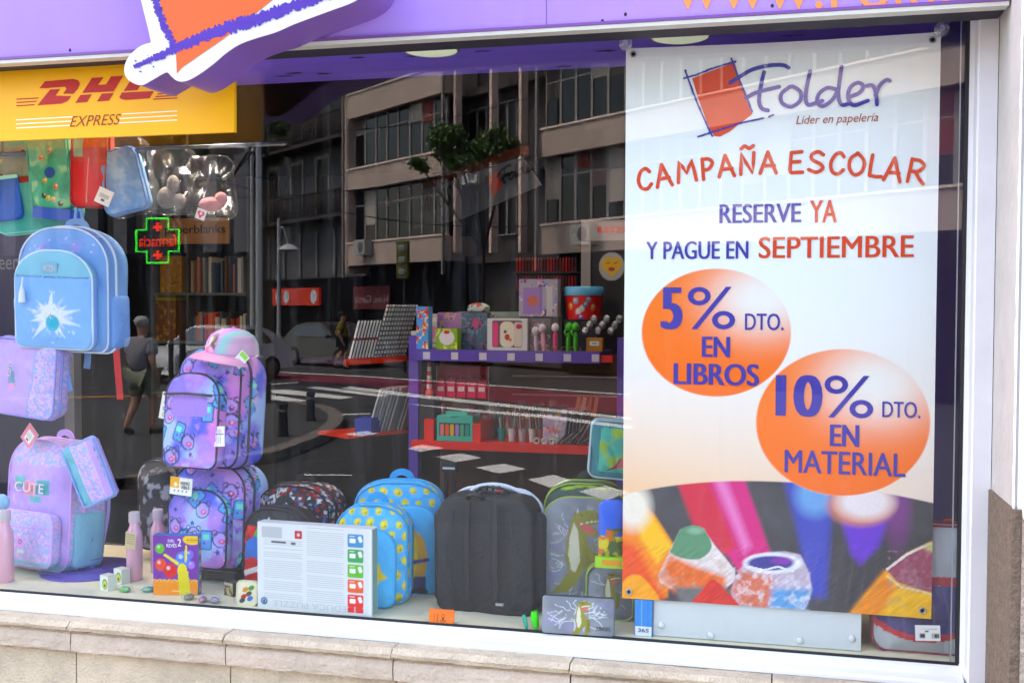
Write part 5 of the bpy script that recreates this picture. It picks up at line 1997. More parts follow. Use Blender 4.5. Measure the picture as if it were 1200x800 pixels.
make('wrapping', crumple(w * .95, h * .95, .05, 9, .03), wrap, t, smooth=True)


def heart(X, Z):
    p = Paint(X, Z, '#f2eef0')
    p.ell(-.005, .003, .0065, .006, '#e0607c').ell(.005, .003, .0065, .006, '#e0607c').poly([(-.011, .001), (.011, .001), (0, -.013)], '#e0607c').ell(0, .002, .004, .004, '#f2eef0')
    return p


tag(t, (.0, -.06, .012), .03, .03, heart, ry=20, name='heart_tag')

# ---------------- lilac pouch and lilac backpack
lil = glitter('#c3aee2', ['#b7a2de', '#d4b6e6', '#9db6dc', '#e2b2d6', '#b99ae0'], .0045, 3)


def cute_sticker(p, cx, cz, s=1.0, vert=False):
    a = [(-.042, .012, .030, .026, '#6fb4b8'), (.0, .0, .034, .034, '#e9a8b4'), (.040, .004, .030, .034, '#6fb4b8'), (.02, -.024, .03, .014, '#6fb4b8')]
    for x, z, w_, h_, c_ in a:
        if vert:
            x, z, w_, h_ = z, -x, h_, w_
        p.rect(cx + x * s, cz + z * s, w_ * s * 1.2, h_ * s, c_)
    return p


q, w, h = at(-4, 74, 398, 486, .15)


def lp(X, Z):
    p = Paint(X, Z, '#bfa4e0')
    p.put(np.clip((fbm(X, Z, 12, 2) - .45) * 3, 0, 1) * .3, '#cdb4ea')
    p.poly([(-w * .5 - .1, -.1), (-w * .5, h * .98), (-w * .3, h), (w, h), (w, -.1)], '#bfa4e0', a=.2)
    r = glitter('#c3aee2', ['#b7a2de', '#d4b6e6', '#9db6dc', '#e2b2d6', '#8fa8d8'], .0045, 5)(X, Z)
    a = (X > w * .20 - (h - Z) * .12).astype(float)[:, None]
    p.c = p.c * (1 - a) + r.c * a
    p.rect(-w * .17, h * .48, .022, .045, '#6f9cb4', 8)
    p.rect(-w * .20, h * .62, .016, .022, '#7faac0', 8)
    p.rect(-w * .16, h * .38, .020, .018, '#e2a0c4', 8)
    p.line([(w * .19, h), (w * .16, h * .5), (w * .08, .0)], .004, '#8fa6d8')
    return p


t = backpack('lilac belt pouch with a glittery side, hanging below the pale blue backpack', q, w, h, .06, rz=-6, ry=5, paint=lp, trim='#8f8fd2', strap='#8aa8dc', rt=(.025, .03), rb=.03, seed=7, cat='pouch', name='hanging_pouch', straps=False, handle=False, puff=.01,
             body_m=sheen)
make('strap_tail', ribbon([(w * .45, .02, h * .7), (w * .52, .02, h * .45), (w * .55, .02, h * .38)], .016, .003), mat('strap #7ea6dc', '#7ea6dc', .8), t)
make('hanging_strap', tube(smooth_pts([(-w * .1, .02, h), (0, .03, h + .02), (w * .1, .05, h + .05)], 4), .004, 6), mat('lilac strap', '#b49cdc', .7), t)
g = text_geo('CUTE', 0, .046, 0, .013, 0, bold=.02)
make('lettering', tr(rot(g, 'Y', 97), -w * .18, -.048, h * .72), mat('pink letter', '#f0b8cc', .5), t, smooth=False)

q, w, h = onfloor(6, 118, 500, 668, FZ + .008)
q = P(64, 662, .26)
w, h = .265, .372


def lb(X, Z):
    p = Paint(X, Z, '#c6a8e4')
    p.put(np.clip((fbm(X, Z, 7, 3) - .45) * 4, 0, 1) * .35, '#b596dc')
    r = glitter('#c3aee2', ['#b7a2de', '#d4b6e6', '#9db6dc', '#e2b2d6', '#9fb0e0'], .005, 7)(X, Z)
    a = np.clip((Z - h * .80) * 300, 0, 1)[:, None] + (abs(X) > w / 2 + .004).astype(float)[:, None]
    a = np.clip(a, 0, 1)
    p.c = p.c * (1 - a) + r.c * a
    p.put((Z < .022).astype(float), '#86b8cc')
    cute_sticker(p, -.005, h * .63, 1.25)
    return p


def lpk(X, Z):
    p = glitter('#c3aee2', ['#b9a4e2', '#dcb2e2', '#98b6e0', '#e8b8d8', '#a9b8ea'], .0045, 9)(X, Z)
    p.line([(-.2, h * .29), (.2, h * .29)], .0035, '#c49be0')
    p.rect(.012, .065, .036, .03, '#d9a0dc').ell(.012, .067, .008, .007, '#5a3a8c').ell(.012, .067, .005, .004, '#d9a0dc')
    p.rect(.014, .040, .028, .010, '#cfe0c8')
    p.put((Z < .012).astype(float), '#86b8cc')
    return p


lb_ = backpack('lilac glitter backpack standing on a round purple base at the left', q, w, h, .13, rz=-14, rx=-4, paint=lb, trim='#d9b2ea', strap='#a9a0dc', hcol='#d2b0ea', rt=(w * .40, h * .26), rb=.05, seed=9, sidep='#7fb2c8',
                pocket=(w * .92, h * .40, .02, (.035, .03)), ppaint=lpk, pdepth=.04, puff=.03, body_m=sheen)
yy = -.13 / 2 - .034
make('lettering', text_geo('CUTE', -.062, .062, h * .60, h * .675, yy - .003, bold=.02), mat('pale pink letters', '#f2d8de', .5), lb_, smooth=False)


def pinktag(X, Z):
    p = Paint(X, Z, '#e88fa4')
    p.rect(.001, -.002, .030, .034, '#f2efec')
    for i in range(5):
        p.line([(-.010, .010 - i * .004), (.010, .010 - i * .004)], .001, '#8a8a8a')
    p.rect(0, -.013, .012, .005, '#333333')
    return p


tag(lb_, (-.012, -.10, h + .012), .052, .056, pinktag, ry=40, label='pink square tag')
make('zip_charm', tr(ball(.012, 1, .5, 1, 8), -.09, yy - .028, h * .31), mat('silver charm', '#d8d8dc', .3, .5), lb_)
q2, w2, h2 = at(94, 146, 506, 586, .10)


def lpc(X, Z):
    p = glitter('#c3aee2', ['#b9a4e2', '#dcb2e2', '#98b6e0', '#e8b8d8', '#a9b8ea'], .0045, 12)(X, Z)
    p.put((X < -w2 * .14).astype(float), '#73b2c6')
    p.put((X > w2 * .22).astype(float), '#c2a2e4')
    for i, c_ in enumerate(('#5c78a4', '#c0607c', '#5c78a4', '#8a90b0')):
        p.rect(w2 * .36, h2 * (.72 - i * .13), .008, .012, c_)
    p.line([(-w2 * .14, 0), (-w2 * .14, h2)], .003, '#e0b8e8')
    p.line([(w2 * .2, 0), (w2 * .2, h2)], .003, '#e0b8e8')
    return p


t = backpack('lilac and teal pencil case leaning on the side of the lilac backpack', q2, w2 * .74, h2 * .9, .03, rz=0, ry=-24, paint=lpc, trim='#8fa6d8', rt=(.008, .008), rb=.008, seed=5, cat='pencil case', name='pencil_case', straps=False, handle=False, puff=.008,
             body_m=sheen)
q2 = PZ(92, 678, FZ)
solo('display_stand', tr(lathe([(.14, .0005), (.14, .006), (.132, .009), (.018, .010), (.014, .016), (.014, .03), (.03, .036), (.002, .038)], 48), q2[0] - .03, .25, FZ), mat('purple acrylic base', '#5d4ba0', .2, coat=.6), 'round purple acrylic stand under the lilac backpack', 'stand', smooth='auto')
q2 = P(2, 588, .10)
solo('wrapped_charm', tr(ball(.026, 1, .5, .9, 8), q2[0], .10, q2[2]), mat('blue wrapped charm', '#8fb6d4', .3), 'small pale blue wrapped charm beside the lilac backpack at the left edge', 'charm')

# ---------------- red ribbon
q = P(136, 470, .45)
rt_ = [P(134, 370, .45), P(137, 420, .45), P(141, 468, .45)]
solo('red_ribbon', ribbon(rt_, .022, .002), mat('red ribbon cloth', '#c41f3a', .7), 'long red strap hanging down right of the pale blue backpack', 'strap')

# ---------------- pink bottles
pk_m = mat('pink bottle metal', '#e2b2c2', .35, metal=.15)


def bottle(label, px, yb, yt, r=.024, tagd=False):
    q = PZ(px, yb, FZ)
    h = float(P(px, yt, q[1])[2] - FZ)
    t = thing('water_bottle', label, 'bottle', (q[0], q[1] + .02, FZ), group='pink metal bottles')
    make('flask', lathe([(r * .9, 0), (r, .004), (r, h * .62), (r * .92, h * .70), (r * .60, h * .78), (r * .58, h * .84)], 28), pk_m, t, smooth='auto')
    make('cap', tr(lathe([(r * .68, 0), (r * .70, .002), (r * .70, h * .13), (r * .62, h * .15), (.002, h * .155)], 28), 0, 0, h * .84), mat('grey pink cap', '#cbbcc2', .4), t, smooth='auto')
    if tagd:
        def kraft(X, Z):
            p = Paint(X, Z, '#cdbb98')
            for i in range(5):
                p.line([(-.012, .016 - i * .006), (.012, .016 - i * .006)], .0016, '#6a5a3c')
            return p
        tag(t, (.004, -r - .004, h * .60), .032, .048, kraft, ry=4, name='kraft_tag')
    return t


bottle('pink metal bottle with a kraft tag left of the purple picture book', 153, 681, 600, .022, True)
bottle('pink metal bottle at the far left edge beside the lilac backpack', 0, 683, 598, .024)
bottle('pink metal bottle half hidden behind the purple picture book', 181, 672, 597, .022)

# ---------------- avocado boxes and little sweets
for i, (px, yb, lab) in enumerate(((122, 692, 'small white avocado box nearest the glass, front of the two'), (138, 684, 'small white avocado box standing just behind the other one'))):
    q = PZ(px, yb, FZ)

    def avo(X, Z):
        p = Paint(X, Z, '#e8e8dc')
        p.rect(-.013, .022, .010, .03, '#dce6e0')
        p.ell(.004, .019, .010, .014, '#3f7a2a').ell(.004, .018, .0075, .011, '#c4d850').ell(.004, .015, .004, .0045, '#7a4420')
        return p
    box_thing('avocado_box', lab, 'box', (q[0], q[1], FZ), .034, .042, .028, avo, rz=-18, sidecol='#dcdccc', group='avocado boxes', step=.0012)
gem = glass_mat('clear gem plastic', 3, tint=(.82, .9, .84), rough=.1, haze=.35)
swm = mat('green sweet foil', '#6fae6c', .25, .3, bump=.8, bscale=60)
for i, (px, yb, c_, lab) in enumerate(((145, 694, '#7cb87a', 'green wrapped trinket right in front of the avocado boxes'), (172, 694, '#86b49a', 'flat green wrapped trinket left of the purple picture book'),
                                       (220, 703, '#9a9a90', 'silver and pink wrapped trinket below the purple picture book'), (236, 706, '#b48aa0', 'pale pink wrapped trinket between two silver ones'),
                                       (250, 707, '#8c8494', 'silver and purple wrapped trinket nearest the small tin'))):
    q = PZ(px, yb, FZ)
    t = thing('wrapped_trinket', lab, 'trinket', (q[0], q[1] + .006, FZ), rz=i * 37, group='little wrapped trinkets')
    make('trinket', tr(ball(.014, 1.2, .8, .55, 8), 0, 0, .008), mat('foil ' + c_, c_, .25, .35, bump=.9, bscale=80), t)
    make('wrapping', tr(ball(.018, 1.35, .85, .62, 6), 0, 0, .0115), wrap, t, smooth=True)

# ---------------- purple picture book
q = PZ(206, 697, FZ)
w, h = .121, .160


def bookp(X, Z):
    p = Paint(X, Z, '#6c2f92')
    p.put(np.clip((fbm(X, Z, 14, 3) - .5) * 4, 0, 1) * .4, '#8e4cb8')
    p.put(((Z < .040 + .003 * np.sin(X * 600))).astype(float), '#f09a1c')
    for i in range(28):
        p.ell(-w / 2 + i * .0045, .040 + .002 * math.sin(i * 2.1), .0022, .0022, '#f6c63c')
    for x, z, r, c_ in ((-.042, .125, .012, '#69b63c'), (.038, .110, .011, '#7a6ad0'), (-.040, .082, .015, '#e2562c'), (-.014, .066, .018, '#d42c34'), (.042, .082, .010, '#a47ad8'), (.020, .096, .020, '#4f7fd4')):
        p.ell(x, z, r, r * 1.1, c_, soft=.003).ell(x - r * .3, z + r * .4, r * .3, r * .3, '#ffffff', soft=.003, a=.5)
    p.ell(.018, .066, .013, .020, '#e8d83c', soft=.002).poly([(.006, .064), (.034, .064), (.040, .0), (.010, .0)], '#dfd23a')
    p.poly([(-.034, .108), (-.028, .112), (.010, .088), (.006, .080)], '#e8d83c').poly([(.024, .09), (.030, .088), (.032, .135), (.026, .135)], '#e8d83c')
    p.ell(.046, .150, .026, .014, '#f2c81e')
    for i in range(3):
        p.line([(.03, .152 - i * .004), (.058, .152 - i * .004)], .001, '#7a5a10')
    p.line([(-.01, .012), (.012, .011)], .002, '#f9dca0')
    return p


bk = box_thing('picture_book', 'purple and orange picture book box titled Del revés 2, standing on the deck', 'book', q, w, h, .028, bookp, rz=12, sidecol='#3a6fb0', step=.0016)
for s, a, b, z0, z1 in (('DEL', -.020, -.002, .143, .150), ('REVÉS', -.024, .004, .129, .141), ('2', .006, .016, .132, .152)):
    make('lettering', text_geo(s, a, b, z0, z1, -.0014, bold=.03), mat('white title', '#f6f2fa', .5), bk, smooth=False)
make('tab_strip', box(w / 2 - .0005, w / 2 + .001, .004, .024, .004, h - .004), mat('teal tab strip', '#2a86b4', .5), bk)
for i in range(9):
    make('tab', box(w / 2 + .001, w / 2 + .002, .008, .018, .010 + i * .0165, .019 + i * .0165), mat('tab ' + ('a' if i % 2 else 'b'), '#d8402c' if i % 2 else '#e8b02c', .5), bk)

# ---------------- galaxy backpacks, cap
q, w, h = at(200, 300, 414, 541, .24)
q = P(257, 545, .24)
w, h = .21, .325


def gp(X, Z):
    p = galaxy(21, .24, .26, .9)(X, Z)
    p.rect(.0, .165, .12, .055, '#a888dc', rad=.01)
    p.put((abs(Z - .198) < .002).astype(float), '#3a3a58')
    return p


gb = backpack('violet galaxy backpack printed with little game consoles, standing on top of its twin', q, w, h, .12, rz=-9, rx=-5, paint=galaxy(31, .24, .33, 1.5), trim='#2f3040', strap='#35364a', rt=(w * .42, h * .25), rb=.04, seed=11,
              pocket=(w * .84, h * .78, .0, (w * .36, h * .2), -.012), ppaint=gp, pdepth=.045, puff=.028, group='galaxy backpacks', straps=False)
make('pocket_flap_zip', tube([(-.092, -.134, h * .60), (-.01, -.142, h * .615), (.068, -.134, h * .60)], .0035, 6), mat('trim #2f3040', '#2f3040', .6), gb)


def cardtag(X, Z):
    p = Paint(X, Z, '#eeeae2')
    for i, c_ in enumerate(('#e27a4a', '#5a8ac0', '#4a6aa8', '#7ab04a')):
        p.ell(0, .026 - i * .017, .0055, .0055, c_).ell(0, .026 - i * .017, .0028, .0028, '#f2efe8')
        p.line([(-.012, .018 - i * .017), (.012, .018 - i * .017)], .0006, '#c8c4ba')
    return p


tag(gb, (-w / 2 - .012, -.10, h * .50), .030, .074, cardtag, ry=8, name='feature_tag', label='long white tag with four coloured rings')


def shake(X, Z):
    p = Paint(X, Z, '#f2f0f6')
    p.poly([(-.012, .006), (.012, .006), (.009, -.022), (-.009, -.022)], '#f6f4fa').line([(-.013, .006), (.013, .006)], .003, '#5a5068')
    for x in (-.004, .003):
        p.line([(x, .0), (x, -.018)], .0022, '#5a4a78')
    p.ell(0, .014, .008, .006, '#cfc4e8')
    return p


tag(gb, (.086, -.118, h * .27), .034, .054, shake, ry=-4, name='rubber_charm', label='white milkshake-shaped rubber charm')
q = P(258, 659, .29)
w2, h2 = .235, .29


def gp2(X, Z):
    return galaxy(44, .24, .22, .9)(X, Z)


gb2 = backpack('lower violet galaxy backpack bearing a white REMOVIBLE label, under its twin', q, w2, h2, .125, rz=-6, rx=-3, paint=galaxy(52, .26, .3, 1.5), trim='#2f3040', strap='#35364a', rt=(w2 * .42, h2 * .25), rb=.04, seed=14,
               pocket=(w2 * .80, h2 * .72, .01, (w2 * .34, h2 * .2)), ppaint=gp2, pdepth=.04, puff=.028, group='galaxy backpacks', straps=True)


def remo(X, Z):
    p = Paint(X, Z, '#f4f1e8')
    p.put((X < -.006).astype(float) * (Z > -.006), '#f0b42c')
    p.ell(-.018, .004, .006, .006, '#f8ecc8')
    for i in range(4):
        p.ell(-.020 + i * .013, -.013, .003, .003, '#8a8a8a')
    return p


tg = tag(gb2, (-.030, -.150, h2 * .80), .072, .048, remo, ry=3, name='feature_card', label='white and yellow card with the word REMOVIBLE')
for s, z0, z1 in (('REMO', .004, .013), ('VIBLE', -.007, .002)):
    make('lettering', tr(text_geo(s, .0, .030, z0, z1, -.0008, bold=.03), -.030, -.1505, h2 * .80), mat('dark title', '#35353a', .5), gb2, smooth=False, label='dark letters ' + s)
st = thing('trolley_stand', 'black wheeled trolley frame under the two galaxy backpacks', 'trolley', (q[0], q[1], FZ), -6)
st.scale = (1.15, 1, (q[2] - FZ) / .05)
make('base', box(-.085, .085, -.07, .05, .012, .048), mat('black plastic', '#1b1b1e', .45), st)
for s in (-1, 1):
    make('wheel', tr(lathe([(.016, -.008), (.018, -.004), (.018, .004), (.016, .008)], 16, 'x'), s * .075, .05, .019), mat('black plastic', '#1b1b1e', .45), st)
    make('rail', box(s * .05 - .005, s * .05 + .005, .078, .086, .05, .40), mat('black plastic', '#1b1b1e', .45), st)
make('rim', tube([(-.09, -.072, .046), (.09, -.072, .046)], .002, 5), mat('silver rim', '#b8b8bc', .3, .7), st)
# grey patterned backpack behind
q, w, h = at(172, 216, 538, 640, .44)


def greyp(X, Z):
    p = Paint(X, Z, '#3c3c40')
    p.put(np.clip((fbm(X, Z, 45, 3) - .52) * 12, 0, 1), '#b9b9be')
    return p


backpack('black and white blotched backpack just behind the lower galaxy backpack', q, w, h, .09, rz=-10, paint=greyp, trim='#222226', strap='#222226', seed=17, k=24, n=110)

# cap
q = P(272, 414, .19)
cp = thing('baseball_cap', 'pink children cap with a hair-flower print resting on top of the upper galaxy backpack', 'cap', q, rz=-28, rx=0, ry=6)


def cap_paint(X, Z):
    p = Paint(X, Z, '#d9a2dc')
    p.put(np.clip((X - .018) * 60, 0, 1), '#9fd2cc')
    p.put(np.clip((X - .040) * 60, 0, 1), '#e0b4cc')
    return p


pr = [(.072, 0), (.072, .012), (.069, .030), (.058, .050), (.040, .062), (.018, .068), (.002, .069)]
g = lathe([(np.interp(i / 26, np.linspace(0, 1, 7), [a for a, b in pr]), np.interp(i / 26, np.linspace(0, 1, 7), [b for a, b in pr])) for i in range(27)], 90)
Va = np.array(g[0])
p = cap_paint(Va[:, 0], Va[:, 2])
# hair silhouette and roses (a plain floral print)
for x, z, rx_, rz_, c_ in ((.004, .040, .014, .018, '#5a3a30'), (.012, .028, .010, .018, '#6a4638'), (-.006, .036, .009, .012, '#e8c0a4'), (-.012, .014, .016, .010, '#e48aa8'), (.004, .012, .012, .009, '#f2b4cc'), (-.016, .030, .006, .006, '#8a6ad8')):
    m_ = (Va[:, 1] < 0)
    d = (1 - np.hypot((Va[:, 0] - x) / rx_, (Va[:, 2] - z) / rz_)) * 8
    p.put(np.clip(d, 0, 1) * m_, c_)
make('crown', (g[0], g[1], [tuple(c_) for c_ in p.c]), cloth, cp, smooth=True)
V, Fc = [], []
for i in range(25):
    a = math.pi * (1.06 + .88 * i / 24)
    for j, (k_, dz) in enumerate(((.069, .004), (.095, .002), (.120 - .018 * abs(math.cos(a)), -.008), (.120 - .018 * abs(math.cos(a)), -.011), (.095, -.001), (.069, .001))):
        V.append((k_ * math.cos(a), k_ * math.sin(a), dz - .012 * abs(math.cos(a)) ** 2 * (k_ > .08)))
for i in range(24):
    for j in range(6):
        l = (j + 1) % 6
        Fc.append((i * 6 + j, i * 6 + l, i * 6 + 6 + l, i * 6 + 6 + j))
make('brim', (V, Fc), mat('pink brim', '#e0a0bc', .6), cp, smooth='auto')
make('button', tr(ball(.006, 1, 1, .6, 6), 0, 0, .070), mat('pink brim', '#e0a0bc', .6), cp)
make('seam', tube([(0.0725 * math.cos(a), .0725 * math.sin(a), .003) for a in np.linspace(0, 6.28, 40)[:-1]], .0014, 5, closed=True), mat('seam', '#c88ac8', .6), cp)


def captag(X, Z):
    p = Paint(X, Z, '#efeee8')
    p.rect(0, .014, .024, .014, '#8cc63c')
    for i in range(3):
        p.line([(-.008, -.002 - i * .005), (.008, -.002 - i * .005)], .0014, '#8a8a88')
    return p


tag(cp, (.085, -.03, -.004), .030, .044, captag, ry=40, rz=28, name='price_tag', label='white and green tag')

# ---------------- red black comic backpacks
comic = lambda sd: (lambda X, Z: Paint(X, Z).cells(.010, ['#b02a34', '#e6e2dc', '#24262e', '#3c5c94', '#e8e4de', '#7a2030', '#1e2026', '#8a9ab4'], sd, '#15151a', .10))
q = P(356, 680, .36)
q[2] = FZ + .002
backpack('rear backpack with a crowded red, white and black comic print, behind the white puzzle box', q, .22, .262, .12, rz=-4, paint=comic(5), trim='#15151a', strap='#1c1c22', rt=(.085, .065), seed=21, group='comic print backpacks')
q = P(332, 704, .20)
q[2] = FZ + .002


def heroes(X, Z):
    p = Paint(X, Z, '#b8262c')
    p.cells(.016, ['#a81e28', '#c8302c', '#8a1420', '#d84030'], 8)
    p.put((Z > .175).astype(float), '#1c1c20')
    p.poly([(-.07, .13), (-.05, .172), (-.02, .185), (.05, .18), (.09, .15), (.09, .06), (-.02, .06)], '#4fae4c', soft=.003)
    p.put(np.clip((fbm(X, Z, 40, 6) - .5) * 8, 0, 1) * (Z < .18) * (X > -.04) * .5, '#8fd06c')
    p.poly([(-.095, .06), (-.09, .13), (-.055, .150), (-.03, .13), (-.04, .05)], '#2f6fc0', soft=.003)
    p.ell(-.062, .052, .040, .040, '#c42832').poly([(-.1, .05), (-.03, .075), (-.03, .06), (-.1, .035)], '#e8e4e0')
    p.line([(-.045, .19), (-.040, .15)], .005, '#c8d0dc').line([(-.015, .20), (-.018, .16)], .005, '#c8d0dc')
    p.ell(-.03, .17, .012, .016, '#d8e0ea').ell(-.03, .168, .007, .01, '#3c5c94')
    return p


backpack('front black-topped backpack with red, green and blue comic colours, half behind the puzzle box', q, .195, .225, .08, rz=-6, paint=heroes, trim='#1a1a1e', strap='#1c1c22', rt=(.08, .075), seed=23, puff=.018, group='comic print backpacks',
         side='#2a1a22')
q = PZ(291, 708, FZ)


def tinp(X, Z):
    p = Paint(X, Z, '#e2dcc0')
    for x, z, c_ in ((-.008, .022, '#b02a2c'), (.006, .03, '#5a4030'), (.010, .018, '#3a6ab0'), (-.004, .04, '#c88a3a'), (.012, .045, '#4a8a3c'), (-.012, .012, '#3c3c44')):
        p.ell(x, z, .009, .006, c_, 30)
    return p


t = thing('picture_tin', 'small rounded cream tin with coloured pictures left of the white puzzle box', 'tin', q, 0, -6)
make('tin', shell(.058, .062, .02, .012, .012, .002, 80, 20, tinp, 0), gloss, t, smooth=True)
make('rim', edge_tube(.058, .062, .012, .012, -.011, .0016), mat('cream rim', '#d8d2b8', .4), t)
q = PZ(268, 698, FZ)


def fig(X, Z):
    p = Paint(X, Z).cells(.008, ['#4a4034', '#8a3a30', '#7a9a5a', '#2a2a2c', '#b09a78'], 4)
    p.put((Z > .028).astype(float) * .7, '#c8b8a4')
    return p


box_thing('small_picture_box', 'small dark picture box left of the cream tin', 'box', q, .034, .036, .03, fig, rz=-20, sidecol='#4a4038', step=.0015)

# ---------------- white puzzle box
ql, qr = PZ(302, 711, FZ), PZ(436, 723, FZ)
w = float(np.hypot(qr[0] - ql[0], qr[1] - ql[1]))
h = float(P(302, 611, ql[1])[2] - FZ)
rzp = math.degrees(math.atan2(qr[1] - ql[1], qr[0] - ql[0]))
q = (ql + qr) / 2


def puzzle(X, Z):
    p = Paint(X, Z, '#d9dcdd')
    rs_ = np.random.RandomState(5)
    for cx0, cx1, za, zb in ((-w * .44, -w * .10, .12, .80), (-w * .06, w * .26, .12, .97)):
        z = h * zb
        while z > h * za:
            if rs_.rand() < .82:
                x = cx0
                while x < cx1 - .004:
                    l = rs_.uniform(.006, .02)
                    p.line([(x, z), (min(x + l, cx1), z)], .0011, '#9fa2a6')
                    x += l + .0014
            z -= h * .024
    p.rect(-w * .37, h * .89, w * .18, h * .13, '#b7b9bc')
    p.rect(-w * .31, h * .78, w * .13, h * .022, '#333338').rect(-w * .18, h * .775, w * .04, h * .03, '#555558')
    p.rect(-w * .135, h * .88, w * .065, h * .095, '#b8303c', rad=.003).ell(-w * .135, h * .88, .004, .004, '#e8c8c8')
    for i, c_ in enumerate(('#3f86b4', '#3d9a58', '#63b43c', '#e2663c', '#dc4038')):
        zc = h * (.855 - i * .172)
        p.rect(w * .36, zc, w * .135, h * .150, c_, rad=.004)
        p.rect(w * .335, zc, w * .05, h * .05, '#f2f2f2', rad=.002).rect(w * .40, zc + h * .02, w * .03, h * .07, '#e8ece8', 20, rad=.003)
        p.line([(w * .31, zc + h * .05), (w * .35, zc + h * .05)], .0014, '#f2f2f2')
    p.rect(w * .36, h * .065, w * .135, h * .06, '#dc4038', rad=.003)
    p.line([(w * .355, .0), (w * .355, h * .1)], .002, '#d9dcdd')
    p.ell(-w * .44, h * .085, .0095, .0095, '#2c5478').ell(-w * .44, h * .088, .006, .006, '#9fb8cc').ell(-w * .44, h * .085, .0035, .005, '#2c5478')
    return p


pb = box_thing('puzzle_box', 'white back of a flat puzzle box with coloured squares down its right side', 'box', q, w, h, .034, puzzle, rz=rzp, sidecol='#d3d6d8', step=.00125, m_=matte)
g = text_geo('EDUCA PUZZLE', -w * .36, w * .28, -.005, .010, -.0012, bold=-.02)
make('lettering', tr(rot(g, 'Y', 180, (-.04 * w, 0, .0025)), 0, 0, h * .062 - .001), mat('faint outline letters', '#b4b8bc', .6), pb, smooth=False, label='upside-down pale words EDUCA PUZZLE')
make('coloured_side', box(w / 2 + .0004, w / 2 + .0012, .004, .030, .004, h - .004), mat('box side print', '#88a8a0', .5), pb)

# ---------------- two turquoise backpacks with yellow blobs


def flower(p, x, z, s=1.0, r=0):
    """Plain yellow pebble shapes with a grey band, as a print."""
    p.ell(x, z, .011 * s, .014 * s, '#e4cf36', r, soft=.0012)
    p.ell(x - .003 * s, z + .003 * s, .004 * s, .006 * s, '#f2e468', r, soft=.002)
    p.ell(x + .004 * s, z - .004 * s, .003 * s, .003 * s, '#8a8a4c', soft=.001)


def turq(sd, w, h):
    def f(X, Z):
        p = Paint(X, Z, '#54b0e2')
        ck = ((np.floor((X + 1) / .028) + np.floor(Z / .028)) % 2 == 0)
        p.put(ck * .35, '#7cc6ee')
        rs_ = np.random.RandomState(sd)
        for iz in range(9):
            for ix in range(-6, 7):
                flower(p, ix * .038 + (iz % 2) * .019 + rs_.uniform(-.004, .004), .014 + iz * .032 + rs_.uniform(-.004, .004), rs_.uniform(.7, .95), rs_.uniform(-60, 60))
        return p
    return f


def turqp(X, Z):
    p = Paint(X, Z, '#5ab8ea')
    p.poly([(-.10, .16), (-.04, .165), (.0, .14), (.018, .10), (.012, .05), (-.01, .02), (-.10, .02)], '#e8cd28', soft=.003)
    p.line([(-.1, .105), (-.03, .118), (.014, .13)], .006, '#d8a820')
    p.poly([(.0, .075), (.03, .085), (.04, .115), (.048, .088), (.062, .075), (.042, .066), (.035, .052), (.02, .062)], '#e6cc2a', soft=.001)
    p.poly([(-.1, .03), (-.02, .028), (.0, .045), (-.02, .06), (-.1, .05)], '#2c4c9c', soft=.003)
    return p


def turqp2(X, Z):
    p = Paint(X, Z, '#5ab8ea')
    p.poly([(-.05, .18), (.01, .185), (.045, .15), (.055, .10), (.045, .03), (-.05, .02)], '#e2ab20', soft=.003)
    p.poly([(-.05, .17), (.0, .175), (.025, .15), (.03, .10), (.02, .05), (-.05, .04)], '#eccf2c', soft=.004)
    p.line([(-.05, .075), (.055, .095)], .010, '#2c3c84')
    p.poly([(.0, .0), (.05, .0), (.05, .05), (.02, .05)], '#27386f', soft=.003)
    p.ell(.035, .006, .02, .012, '#1c1c22')
    return p


q = P(470, 690, .33)
q[2] = FZ + .002
backpack('rear turquoise checked backpack with yellow pebble print, taller of the two', q, .235, .29, .12, rz=12, paint=turq(3, .235, .29), trim='#3f9ed2', strap='#3f9ed2', rt=(.095, .06), seed=31,
         pocket=(.165, .235, .0, (.06, .06), .032), ppaint=turqp2, group='turquoise backpacks')
q = P(440, 712, .17)
q[2] = FZ + .002
backpack('front turquoise backpack with a smooth pocket, partly behind the white puzzle box', q, .19, .25, .10, rz=6, rx=-3, paint=turq(8, .20, .25), trim='#3f9ed2', strap='#3f9ed2', rt=(.08, .07), seed=33,
         pocket=(.155, .195, .0, (.06, .055), -.004), ppaint=turqp, group='turquoise backpacks')
for px, yt in ((527, 536),):
    q = P(px, 700, .5)
    t = thing('luggage_trolley', 'black telescopic luggage trolley standing behind the turquoise backpacks', 'trolley', (q[0], .5, FZ))
    hh = float(P(px, 552, .5)[2] - FZ)
    make('rod', box(-.016, -.008, -.006, .006, 0, hh), mat('black plastic', '#1b1b1e', .45), t)
    make('rod', box(.008, .016, -.006, .006, 0, hh), mat('black plastic', '#1b1b1e', .45), t)
    make('grip', box(-.022, .022, -.012, .012, hh, hh + .03), mat('black plastic', '#1b1b1e', .45), t)
    make('label_strip', box(-.018, .018, -.014, -.0125, hh + .008, hh + .014), mat('grey strip', '#c8c8cc', .5), t)

